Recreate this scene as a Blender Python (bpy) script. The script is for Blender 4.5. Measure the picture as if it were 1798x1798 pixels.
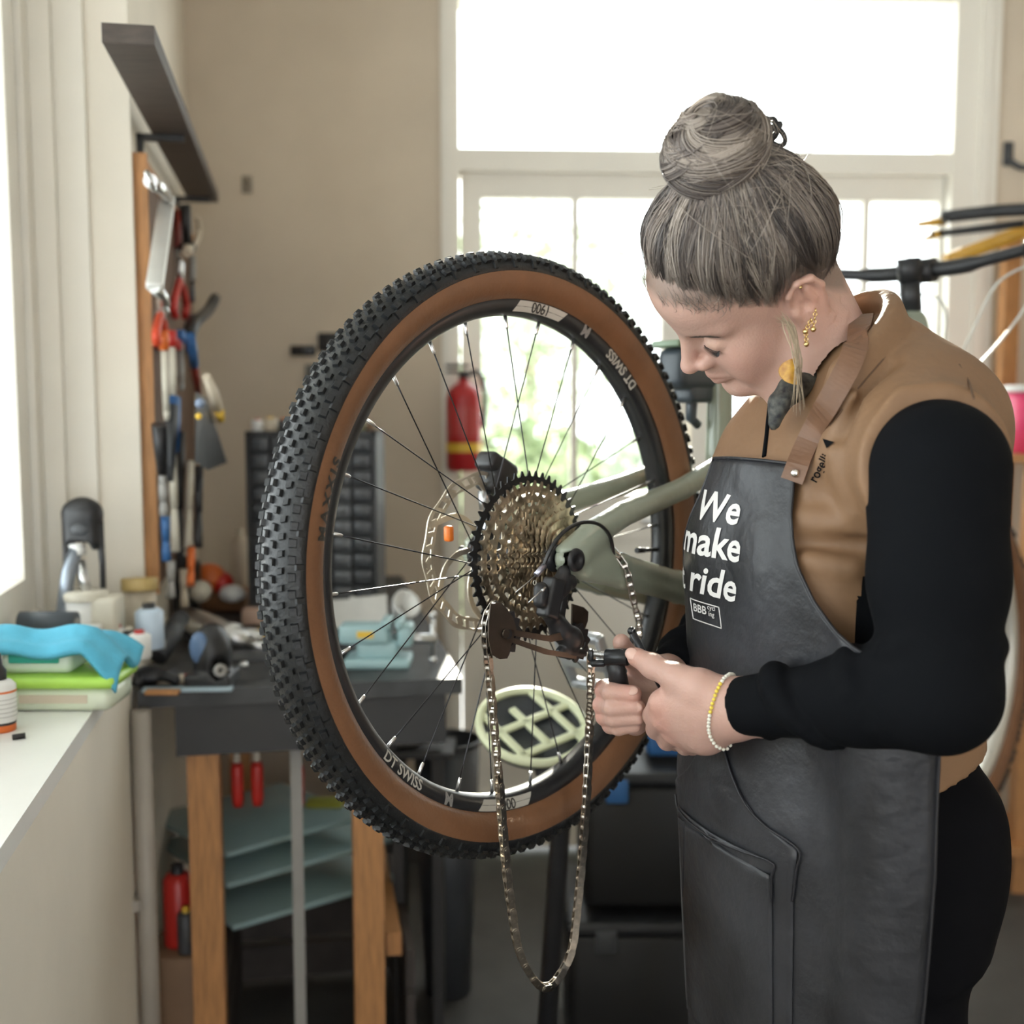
import bpy, bmesh, math, random
import numpy as np
from mathutils import Vector, Matrix
for o in list(bpy.data.objects): bpy.data.objects.remove(o, do_unlink=True)
S = bpy.context.scene
COL = S.collection
random.seed(7); rng = np.random.default_rng(7)
PI = math.pi

# ---------------------------------------------------------------- camera, sky, sun, exposure
CAM_Z, FPX, PITCH = 1.40, 2000.0, math.radians(5.4)
cam_d = bpy.data.cameras.new('camera'); cam = bpy.data.objects.new('camera', cam_d); COL.objects.link(cam)
cam.location = (0, 0, CAM_Z); cam.rotation_euler = (PI/2 - PITCH, 0, 0)
cam_d.sensor_width = 36; cam_d.lens = 36*FPX/1798
cam_d.dof.use_dof = True; cam_d.dof.focus_distance = 1.29; cam_d.dof.aperture_fstop = 3.0
cam_d.clip_start = 0.05
S.camera = cam
W = bpy.data.worlds.new('World'); S.world = W; W.use_nodes = True
W.node_tree.nodes['Background'].inputs[0].default_value = (0.93, 0.97, 1.0, 1)
W.node_tree.nodes['Background'].inputs[1].default_value = 3.6
sun_d = bpy.data.lights.new('sun', 'SUN'); sun = bpy.data.objects.new('sun', sun_d); COL.objects.link(sun)
sun_d.energy = 13.0; sun_d.color = (1.0, 0.93, 0.80); sun_d.angle = math.radians(0.6)
sun.rotation_euler = Vector((-0.04, -1.0, -0.36)).to_track_quat('-Z', 'Y').to_euler()
S.view_settings.view_transform = 'Standard'; S.view_settings.look = 'None'
S.view_settings.exposure = 0.55; S.view_settings.gamma = 1.0; S.view_settings.use_curve_mapping = False

# ---------------------------------------------------------------- layout helpers: a photo pixel and a distance give a place in the room
def ray(px, py):
    x, z = (px-899)/FPX, -(py-899)/FPX
    c, s = math.cos(PITCH), math.sin(PITCH)
    return Vector((x, c + z*s, -s + z*c))
def at(px, py, Y):
    r = ray(px, py); k = Y/r.y
    return Vector((r.x*k, Y, CAM_Z + r.z*k))
def onz(px, py, z):
    r = ray(px, py); k = (z-CAM_Z)/r.z
    return Vector((r.x*k, r.y*k, z))
def onplane(px, py, p, n):
    r = ray(px, py); o = Vector((0, 0, CAM_Z))
    k = (Vector(p)-o).dot(n)/r.dot(n)
    return o + r*k
V = Vector

# ---------------------------------------------------------------- materials
_m = {}
def mat(name, col, rough=0.5, metal=0.0, noise=0.0, nscale=20.0, bump=0.0, bscale=60.0, col2=None, spec=0.5, coat=0.0, sheen=0.0, attr=None, sss=0.0, aniso=0.0, stretch=None):
    if name in _m: return _m[name]
    m = bpy.data.materials.new(name); m.use_nodes = True
    nt = m.node_tree; b = nt.nodes['Principled BSDF']
    b.inputs['Roughness'].default_value = rough; b.inputs['Metallic'].default_value = metal
    b.inputs['Specular IOR Level'].default_value = spec
    b.inputs['Coat Weight'].default_value = coat; b.inputs['Sheen Weight'].default_value = sheen
    b.inputs['Anisotropic'].default_value = aniso
    c = (*col, 1)
    b.inputs['Base Color'].default_value = c
    def texco():
        tc = nt.nodes.new('ShaderNodeTexCoord')
        if stretch:
            mp = nt.nodes.new('ShaderNodeMapping'); mp.inputs['Scale'].default_value = stretch
            nt.links.new(tc.outputs['Object'], mp.inputs[0]); return mp.outputs[0]
        return tc.outputs['Object']
    if noise or col2:
        n = nt.nodes.new('ShaderNodeTexNoise'); n.inputs['Scale'].default_value = nscale; n.inputs['Detail'].default_value = 5
        nt.links.new(texco(), n.inputs['Vector'])
        r = nt.nodes.new('ShaderNodeValToRGB')
        r.color_ramp.elements[0].position = 0.32; r.color_ramp.elements[1].position = 0.68
        if col2: a1, a2 = c, (*col2, 1)
        else:
            a1 = tuple(min(1, x*(1-noise)) for x in col)+(1,); a2 = tuple(min(1, x*(1+noise)) for x in col)+(1,)
        r.color_ramp.elements[0].color = a1; r.color_ramp.elements[1].color = a2
        nt.links.new(n.outputs[0], r.inputs[0]); nt.links.new(r.outputs[0], b.inputs['Base Color'])
    if attr:
        a = nt.nodes.new('ShaderNodeAttribute'); a.attribute_name = attr
        nt.links.new(a.outputs['Color'], b.inputs['Base Color'])
    if bump:
        n2 = nt.nodes.new('ShaderNodeTexNoise'); n2.inputs['Scale'].default_value = bscale; n2.inputs['Detail'].default_value = 4
        nt.links.new(texco(), n2.inputs['Vector'])
        bp = nt.nodes.new('ShaderNodeBump'); bp.inputs['Strength'].default_value = bump; bp.inputs['Distance'].default_value = 0.01
        nt.links.new(n2.outputs[0], bp.inputs['Height']); nt.links.new(bp.outputs[0], b.inputs['Normal'])
    if sss:
        b.inputs['Subsurface Weight'].default_value = sss
        b.inputs['Subsurface Radius'].default_value = (0.010, 0.004, 0.002); b.inputs['Subsurface Scale'].default_value = 1.0
    _m[name] = m; return m
def glass_mat(name, tint=(1, 1, 1), refl=0.08, rough=0.02):
    if name in _m: return _m[name]
    m = bpy.data.materials.new(name); m.use_nodes = True; nt = m.node_tree; nt.nodes.clear()
    o = nt.nodes.new('ShaderNodeOutputMaterial'); mx = nt.nodes.new('ShaderNodeMixShader')
    t = nt.nodes.new('ShaderNodeBsdfTransparent'); g = nt.nodes.new('ShaderNodeBsdfGlossy')
    t.inputs[0].default_value = (*tint, 1); g.inputs['Roughness'].default_value = rough
    mx.inputs[0].default_value = refl
    nt.links.new(t.outputs[0], mx.inputs[1]); nt.links.new(g.outputs[0], mx.inputs[2]); nt.links.new(mx.outputs[0], o.inputs[0])
    _m[name] = m; return m

# ---------------------------------------------------------------- mesh helpers (all coordinates are world coordinates, made local to the parent on build)
_org = {}
def obj_from(name, me, parent=None, origin=None):
    o = bpy.data.objects.new(name, me); COL.objects.link(o)
    if parent is not None: o.parent = parent
    return o
class MB:
    """collects shapes into ONE mesh"""
    def __init__(s): s.v = []; s.f = []; s.sm = []
    def add(s, vs, fs, smooth=False):
        b = len(s.v); s.v += [tuple(x) for x in vs]
        s.f += [tuple(i+b for i in f) for f in fs]; s.sm += [smooth]*len(fs); return s
    def box(s, c, size, ax=None, bev=0.0):
        c = V(c); ax = ax or (V((1,0,0)), V((0,1,0)), V((0,0,1)))
        h = [x/2 for x in size]
        if bev <= 0:
            vs = [c + ax[0]*h[0]*i + ax[1]*h[1]*j + ax[2]*h[2]*k for i in (-1,1) for j in (-1,1) for k in (-1,1)]
            return s.add(vs, [(0,1,3,2),(4,6,7,5),(0,4,5,1),(2,3,7,6),(0,2,6,4),(1,5,7,3)])
        bm = bmesh.new(); bmesh.ops.create_cube(bm, size=1)
        for v in bm.verts: v.co = V((v.co.x*size[0], v.co.y*size[1], v.co.z*size[2]))
        bmesh.ops.bevel(bm, geom=bm.edges[:], offset=min(bev, min(size)*0.49), segments=2, affect='EDGES', profile=0.5)
        bm.verts.index_update()
        vs = [c + ax[0]*v.co.x + ax[1]*v.co.y + ax[2]*v.co.z for v in bm.verts]
        fs = [[v.index for v in f.verts] for f in bm.faces]; bm.free()
        return s.add(vs, fs, True)
    def quadbox(s, p, q, th):      # not used for cards: slab between two parallel quads
        return s
    def tube(s, pts, r, n=10, cap=True, smooth=True, up=None):
        pts = [V(p) for p in pts]; m = len(pts)
        rs = r if hasattr(r, '__len__') else [r]*m
        t = [(pts[min(i+1,m-1)]-pts[max(i-1,0)]).normalized() for i in range(m)]
        u = up or (V((0,0,1)) if abs(t[0].z) < 0.9 else V((1,0,0)))
        u = (u - t[0]*u.dot(t[0])).normalized()
        vs = []; 
        for i in range(m):
            u = (u - t[i]*u.dot(t[i])).normalized(); w = t[i].cross(u)
            for k in range(n):
                a = 2*PI*k/n; vs.append(pts[i] + (u*math.cos(a)+w*math.sin(a))*rs[i])
        fs = [(i*n+k, i*n+(k+1)%n, (i+1)*n+(k+1)%n, (i+1)*n+k) for i in range(m-1) for k in range(n)]
        s.add(vs, fs, smooth)
        if cap:
            b = len(s.v)-len(vs)
            s.f += [tuple(b+k for k in range(n))[::-1], tuple(b+(m-1)*n+k for k in range(n))]; s.sm += [False, False]
        return s
    def cyl(s, a, b, r, n=16, r2=None): return s.tube([a, b], [r, r if r2 is None else r2], n)
    def lathe(s, o, axis, prof, n=24, smooth=True, closed=False):   # prof: (radius, along)
        o = V(o); axis = V(axis).normalized()
        u = axis.orthogonal().normalized(); w = axis.cross(u)
        vs = [o + axis*h + (u*math.cos(2*PI*k/n)+w*math.sin(2*PI*k/n))*r for r, h in prof for k in range(n)]
        m = len(prof); rng_ = range(m) if closed else range(m-1)
        fs = [(i*n+k, i*n+(k+1)%n, ((i+1)%m)*n+(k+1)%n, ((i+1)%m)*n+k) for i in rng_ for k in range(n)]
        s.add(vs, fs, smooth)
        return s
    def prism(s, poly, d):         # polygon (world points) extruded by vector d
        d = V(d); n = len(poly); poly = [V(p) for p in poly]
        return s.add(poly + [p+d for p in poly], [tuple(range(n))[::-1], tuple(range(n, 2*n))] + [(i, (i+1)%n, n+(i+1)%n, n+i) for i in range(n)])
    def ellipsoid(s, c, r, ax=None, n=16, m=10):
        c = V(c); ax = ax or (V((1,0,0)), V((0,1,0)), V((0,0,1)))
        vs = []
        for i in range(m+1):
            th = PI*i/m
            for k in range(n):
                ph = 2*PI*k/n
                vs.append(c + ax[0]*r[0]*math.sin(th)*math.cos(ph) + ax[1]*r[1]*math.sin(th)*math.sin(ph) + ax[2]*r[2]*math.cos(th))
        return s.add(vs, [(i*n+k, (i+1)*n+k, (i+1)*n+(k+1)%n, i*n+(k+1)%n) for i in range(m) for k in range(n)], True)
    def torus(s, c, axis, R, r, n=32, m=8, a0=0.0, a1=2*PI, u=None):
        c = V(c); axis = V(axis).normalized(); u = V(u).normalized() if u else axis.orthogonal().normalized(); w = axis.cross(u)
        full = abs(a1-a0-2*PI) < 1e-6
        k_ = n if full else n+1
        vs = []
        for i in range(k_):
            a = a0+(a1-a0)*i/n; d = u*math.cos(a)+w*math.sin(a)
            for j in range(m):
                b = 2*PI*j/m; vs.append(c + d*(R+r*math.cos(b)) + axis*r*math.sin(b))
        fs = [(i*m+j, ((i+1)%k_)*m+j, ((i+1)%k_)*m+(j+1)%m, i*m+(j+1)%m) for i in range(n) for j in range(m)]
        return s.add(vs, fs, True)
    def build(s, name, m=None, parent=None, base=None, fix=True):
        vs = s.v
        if parent is not None: org = _org.get(parent.name, V((0,0,0)))
        elif base is not None: org = V(base)
        else:
            a = np.array(vs); lo, hi = a.min(0), a.max(0); org = V(((lo[0]+hi[0])/2, (lo[1]+hi[1])/2, lo[2]))
        me = bpy.data.meshes.new(name)
        me.from_pydata([(x-org[0], y-org[1], z-org[2]) for x, y, z in vs], [], s.f)
        me.polygons.foreach_set('use_smooth', s.sm)
        if fix:
            bm = bmesh.new(); bm.from_mesh(me); bmesh.ops.recalc_face_normals(bm, faces=bm.faces[:]); bm.to_mesh(me); bm.free()
        if m is not None: me.materials.append(m)
        o = obj_from(name, me, parent)
        if parent is None: o.location = org
        _org[o.name] = V(org) ; return o
def np_obj(name, Vs, F, m, parent=None, smooth=True, attrs=None, base=None):
    """numpy verts (N,3) and faces (M,3|4) -> object"""
    Vs = np.asarray(Vs, dtype=np.float32); F = np.asarray(F, dtype=np.int32)
    org = _org.get(parent.name, V((0,0,0))) if parent is not None else (V(base) if base is not None else V((*((Vs.min(0)+Vs.max(0))/2)[:2], Vs[:,2].min())))
    me = bpy.data.meshes.new(name); k = F.shape[1]
    me.vertices.add(len(Vs)); me.vertices.foreach_set('co', (Vs - np.array(org, dtype=np.float32)).ravel())
    me.loops.add(F.size); me.loops.foreach_set('vertex_index', F.ravel())
    me.polygons.add(len(F)); me.polygons.foreach_set('loop_start', np.arange(0, F.size, k, dtype=np.int32))
    me.update(calc_edges=True); me.validate()
    me.polygons.foreach_set('use_smooth', [smooth]*len(me.polygons))
    if attrs:
        for an, arr in attrs.items():
            a = me.color_attributes.new(an, 'FLOAT_COLOR', 'POINT'); a.data.foreach_set('color', np.asarray(arr, dtype=np.float32).ravel())
    for x in (m if isinstance(m, (list, tuple)) else [m]): me.materials.append(x)
    o = obj_from(name, me, parent)
    if parent is None: o.location = org
    _org[o.name] = V(org); return o
def thing(name, label, cat, loc, group=None):
    o = bpy.data.objects.new(name, None); COL.objects.link(o); o.location = loc; o.empty_display_size = 0.05
    _org[o.name] = V(loc); o['label'] = label; o['category'] = cat
    if group: o['group'] = group
    return o
def tag(o, label, cat, group=None):
    o['label'] = label; o['category'] = cat
    if group: o['group'] = group
    return o
def struct(o): o['kind'] = 'structure'; return o
def axes(z=None, x=None):
    z = V(z).normalized(); x = V(x); x = (x - z*x.dot(z)).normalized(); return (x, z.cross(x), z)
def smooth_path(pts, n=8):
    """Catmull-Rom through points"""
    P = [V(p) for p in pts]; P = [P[0]*2-P[1]] + P + [P[-1]*2-P[-2]]; out = []
    for i in range(1, len(P)-2):
        for k in range(n):
            t = k/n; a, b, c, d = P[i-1], P[i], P[i+1], P[i+2]
            out.append(0.5*((2*b)+(c-a)*t+(2*a-5*b+4*c-d)*t*t+(3*b-a-3*c+d)*t**3))
    return out + [P[-2]]
def text_mesh(txt, bold=0.0, shear=0.0, space=1.0):
    """built-in font text, 1 unit high, as (verts 2D centred on x, tris), finely cut so that it can be bent"""
    cu = bpy.data.curves.new('t', 'FONT'); cu.body = txt; cu.size = 1.0; cu.offset = bold; cu.shear = shear; cu.space_character = space
    cu.align_x = 'CENTER'; cu.resolution_u = 3
    o = bpy.data.objects.new('t', cu); COL.objects.link(o)
    bpy.context.view_layer.update()
    me = bpy.data.meshes.new_from_object(o.evaluated_get(bpy.context.evaluated_depsgraph_get()))
    bpy.data.objects.remove(o, do_unlink=True); bpy.data.curves.remove(cu)
    bm = bmesh.new(); bm.from_mesh(me); bpy.data.meshes.remove(me)
    bmesh.ops.triangulate(bm, faces=bm.faces[:])
    for _ in range(3):
        es = [e for e in bm.edges if e.calc_length() > 0.16]
        if not es: break
        bmesh.ops.subdivide_edges(bm, edges=es, cuts=1); bmesh.ops.triangulate(bm, faces=[f for f in bm.faces if len(f.verts) > 3])
    bm.verts.index_update()
    vs = [(v.co.x, v.co.y) for v in bm.verts]; fs = [[v.index for v in f.verts] for f in bm.faces]; bm.free()
    return vs, fs
# ================================================================ the setting
M_wall = mat('plaster_beige', (0.66, 0.565, 0.45), 0.9, noise=0.06, nscale=3, bump=0.10, bscale=25)
M_white = mat('white_paint', (0.87, 0.83, 0.75), 0.45, noise=0.02, nscale=6)
M_reveal = mat('white_plaster', (0.84, 0.78, 0.68), 0.8, noise=0.04, nscale=4, bump=0.08, bscale=30)
M_sill = mat('sill_white', (0.92, 0.92, 0.90), 0.35, noise=0.02, nscale=8)
M_floor = mat('floor_concrete', (0.075, 0.072, 0.068), 0.55, noise=0.25, nscale=5, bump=0.08, bscale=40)
M_ceil = mat('ceiling_white', (0.85, 0.84, 0.81), 0.9, noise=0.02)
M_glass = glass_mat('window_glass', (0.98, 1.0, 0.99), 0.05)
Z = V((0, 0, 1))
# left wall: its face line through two points of the sill front edge
WA, WB = onz(0, 1490, 0.95), onz(270, 1090, 0.95)
a_w = (WB-WA); a_w.z = 0; a_w.normalize()
r_w = V((a_w.y, -a_w.x, 0))                        # into the room
def lw(s, t, z): return V((WA.x, WA.y, 0)) + a_w*s + r_w*t + Z*z      # along the wall, out of it (+ room), height
# back wall plane
b_n = V((0.045, -1, 0)).normalized(); b_x = V((-b_n.y, b_n.x, 0)); B0 = V((0, 3.42, 0))
def bw(x, t, z): return B0 + b_x*x - b_n*t*-1 + Z*z if False else B0 + b_x*x + b_n*t + Z*z   # t towards the room
def onb(px, py, t=0.0):
    p = onplane(px, py, B0 + b_n*t, b_n); d = p-B0
    return d.dot(b_x), p.z
# corner of left and back wall
k = (B0-lw(0,0,0)).dot(b_n)/a_w.dot(b_n); S_CORNER = k; X_CORNER = (lw(k,0,0)-B0).dot(b_x)
H_C = 2.72
def lbox(m, s0, s1, t0, t1, z0, z1):
    return m.box(lw((s0+s1)/2, (t0+t1)/2, (z0+z1)/2), (s1-s0, t1-t0, z1-z0), (a_w, r_w, Z))
def bbox_(m, x0, x1, t0, t1, z0, z1, bev=0):
    return m.box(bw((x0+x1)/2, (t0+t1)/2, (z0+z1)/2), (x1-x0, t1-t0, z1-z0), (b_x, b_n, Z), bev)
# window niche in the left wall
def s_at(px):                                        # where the wall face is seen at column px
    k_ = (px-899)/FPX
    q = lw(0,0,0); return (k_*q.y-q.x)/(a_w.x-k_*a_w.y)
S_R = s_at(247)
def t_at(px, s):                                     # depth of the reveal seen at column px
    k_ = (px-899)/FPX; q = lw(s,0,0); return (k_*q.y-q.x)/(r_w.x-k_*r_w.y)
T_W = t_at(84, S_R); T_J = t_at(172, S_R); T_J2 = t_at(120, S_R)    # negative: plane of the window frame, edge of the jamb boards
T_OUT = T_W-0.16
S_0 = -3.2
m = MB()
lbox(m, S_0, S_R, T_OUT, 0, 0, 0.925); lbox(m, S_R, S_CORNER+0.15, T_OUT, 0, 0, H_C)
lbox(m, S_0, -2.3, T_OUT, 0, 0.925, H_C); lbox(m, -2.3, S_R, T_OUT, 0, 2.60, H_C)
struct(m.build('wall_left', M_reveal))
m = MB(); lbox(m, -2.3, S_R, T_W-0.02, 0.0, 0.925, 0.95); struct(m.build('trim_1', M_sill))          # window sill board
def s_win(px):                                       # along-wall place of column px on the window plane
    k_ = (px-899)/FPX; q = lw(0, T_W, 0); return (k_*q.y-q.x)/(a_w.x-k_*a_w.y)
w1 = MB()
sA, sB, sC = s_win(47), s_win(66), S_R
lbox(w1, sB, sC, T_W-0.09, T_W, 0.95, 2.60)                     # outer post
lbox(w1, sC-0.012, sC, T_W, T_J, 0.95, 2.60); lbox(w1, sC-0.034, sC-0.012, T_W, T_J2, 0.95, 2.60)       # jamb boards
lbox(w1, -2.25, sB, T_W-0.09, T_W-0.004, 0.95, 1.02); lbox(w1, -2.3, sC, T_W-0.09, T_W, 2.56, 2.60)
win1 = struct(w1.build('window_1', M_white))
zg = onplane(58, 1003, lw(0, T_W-0.02, 0), r_w).z
m = MB(); lbox(m, sA, sB-0.006, T_W-0.06, T_W-0.012, 1.02, 2.56); lbox(m, -2.25, sA, T_W-0.06, T_W-0.012, 1.02, zg); lbox(m, -2.25, sA, T_W-0.06, T_W-0.012, 2.5, 2.56); lbox(m, -0.32, -0.25, T_W-0.06, T_W-0.012, zg, 2.5)
m.build('sash', M_white, win1)
m = MB(); lbox(m, -2.25, -0.32, T_W-0.030, T_W-0.025, zg-0.01, 2.51); lbox(m, -0.25, sA+0.01, T_W-0.030, T_W-0.025, zg-0.01, 2.51); m.build('pane', M_glass, win1)
# back wall with the double door and its transom light
xl, _ = onb(776, 600); xg0, zt1 = onb(806, 262); _, zb = onb(1200, 275); xg1, _ = onb(1668, 275); xr, _ = onb(1745, 300)
_, z_d0 = onb(1000, 345)
X_END = 2.6
m = MB()
bbox_(m, X_CORNER-0.2, xl, -0.16, 0, 0, H_C); bbox_(m, xr, X_END, -0.16, 0, 0, H_C); bbox_(m, xl, xr, -0.16, 0, 2.64, H_C)
struct(m.build('wall_back', M_wall))
d1 = MB()
bbox_(d1, xl, xg0, -0.13, 0.02, 0, 2.64); bbox_(d1, xg1, xr, -0.13, 0.02, 0, 2.64)
bbox_(d1, xl+0.012, xl+0.032, 0.02, 0.032, 0, 2.64); bbox_(d1, xr-0.06, xr-0.03, 0.02, 0.032, 0, 2.64)
z_tr1 = zt1; z_tr0 = onb(1000, 302)[1]
bbox_(d1, xg0, xg1, -0.13, 0.015, z_tr0, z_tr1); bbox_(d1, xg0, xg1, -0.13, 0.015, 2.575, 2.64)
door = struct(d1.build('door_1', M_white))
m = MB(); bbox_(m, xg0, xg1, -0.07, -0.064, z_tr1, 2.58); m.build('transom_pane', M_glass, door)
# two door leaves, glazed
z_g0 = onb(1050, 868)[1]
xm0, xm1 = onb(1215, 500)[0], onb(1240, 500)[0]
def leaf(x0, x1, xa, xb, xmul):
    m = MB(); t0, t1 = -0.075, -0.03
    bbox_(m, x0, xa, t0, t1, 0.02, z_tr0); bbox_(m, xb, x1, t0, t1, 0.02, z_tr0)
    bbox_(m, xa, xb, t0, t1, z_d0, z_tr0); bbox_(m, xa, xb, t0, t1, z_g0-0.14, z_g0); bbox_(m, xa, xb, t0, t1, 0.02, 0.2)
    bbox_(m, xa, xb, -0.062, -0.045, 0.2, z_g0-0.14)
    o = m.build('door_leaf', M_white, door)
    m = MB(); bbox_(m, xmul-0.011, xmul+0.011, -0.068, -0.036, z_g0, z_d0); m.build('glazing_bar', M_white, o)
    m = MB(); bbox_(m, xa, xb, -0.056, -0.051, z_g0, z_d0); m.build('pane', M_glass, o)
    return o
xa1 = onb(846, 500)[0]; xm = onb(1011, 600)[0]
leaf(xg0+0.004, xm0, xa1, xm0-0.085, xm)
leaf(xm1-0.035, xg1-0.004, xm1+0.05, onb(1655, 420)[0], onb(1528, 420)[0])
m = MB(); m.cyl(bw(xm0-0.04, -0.02, 1.05), bw(xm0-0.04, 0.03, 1.05), 0.009); m.cyl(bw(xm0-0.04, 0.03, 1.05), bw(xm0-0.15, 0.03, 1.05), 0.008)
m.build('door_handle', mat('steel', (0.6, 0.6, 0.6), 0.3, 1.0), door)
m = MB(); m.box((0.4, 0.1, -0.05), (6.5, 7.4, 0.1)); struct(m.build('floor', M_floor))
m = MB(); m.box((0.4, 0.1, H_C+0.05), (6.5, 7.4, 0.1)); struct(m.build('ceiling', M_ceil))
m = MB(); m.box((2.75, 0.1, H_C/2), (0.12, 7.2, H_C)); struct(m.build('wall_right_unseen', M_wall))  # unseen wall, added to cut the light on the near side
m = MB(); m.box((-0.85, -3.4, H_C/2), (2.0, 0.14, H_C)); m.box((2.35, -3.4, H_C/2), (0.8, 0.14, H_C)); m.box((1.05, -3.4, 2.56), (1.8, 0.14, 0.32)); struct(m.build('wall_front_unseen', M_wall))  # unseen wall behind the camera, its gap sized to limit front light
m = MB(); bbox_(m, X_CORNER+0.02, xl, 0, 0.015, 0, 0.1); struct(m.build('baseboard_back', mat('dark_base', (0.08, 0.075, 0.07), 0.6)))
# outside: paving and loose shrubs in the sun, seen pale through the panes
M_yard = mat('yard_paving', (0.62, 0.62, 0.60), 0.9, noise=0.1, nscale=2)
m = MB(); m.box((0, 14, -0.06), (40, 20, 0.1)); struct(m.build('ground', M_yard))
M_leaf = mat('pale_leaf', (0.34, 0.42, 0.24), 0.6, noise=0.3, nscale=4)
M_bark = mat('bark', (0.22, 0.18, 0.14), 0.9, noise=0.2)
def shrub(name, c, r, h, n, label, cat, stem=0.0, group=None):
    o = thing(name, label, cat, c, group)
    m = MB()
    for i in range(4):
        a = 2*PI*i/4; m.tube([V(c), V(c)+V((0.05*math.cos(a), 0.05*math.sin(a), stem+h*0.3)), V(c)+V((r*0.5*math.cos(a), r*0.5*math.sin(a), stem+h*0.8))], [0.05, 0.035, 0.012], 6)
    m.build('stem', M_bark, o)
    vs = np.zeros((n*4, 3)); 
    p = rng.normal(size=(n, 3)); p /= np.linalg.norm(p, axis=1)[:, None]; p *= rng.random((n, 1))**0.45
    ctr = np.array(c)+p*np.array([r, r, h/2])+np.array([0, 0, stem+h/2])
    d1_ = rng.normal(size=(n, 3)); d1_ /= np.linalg.norm(d1_, axis=1)[:, None]; d2_ = np.cross(d1_, rng.normal(size=(n, 3))); d2_ /= np.linalg.norm(d2_, axis=1)[:, None]
    L = 0.05+0.05*rng.random((n, 1))
    for q, (i_, j_) in enumerate(((-1, 0), (0, -.45), (1, 0), (0, .45))): vs[q::4] = ctr+d1_*L*i_+d2_*L*j_
    f = np_obj('foliage', vs, np.arange(n*4).reshape(-1, 4), M_leaf, o, False); f['kind'] = 'stuff'
    return o
shrub('garden_shrub', (-0.15, 6.8, 0), 0.75, 1.5, 2600, 'pale green shrub outside behind the left door pane', 'shrub')
shrub('garden_shrub', (0.95, 8.2, 0), 1.0, 1.2, 2600, 'low pale shrub outside behind the middle of the glazed door', 'shrub')
shrub('garden_shrub', (2.9, 7.6, 0), 0.9, 1.35, 2400, 'pale shrub outside seen to the right of the head', 'shrub')
shrub('garden_tree', (0.2, 12.5, 0), 1.5, 2.4, 2600, 'bare pale tree far outside seen above the tyre', 'tree', 1.2)
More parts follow.
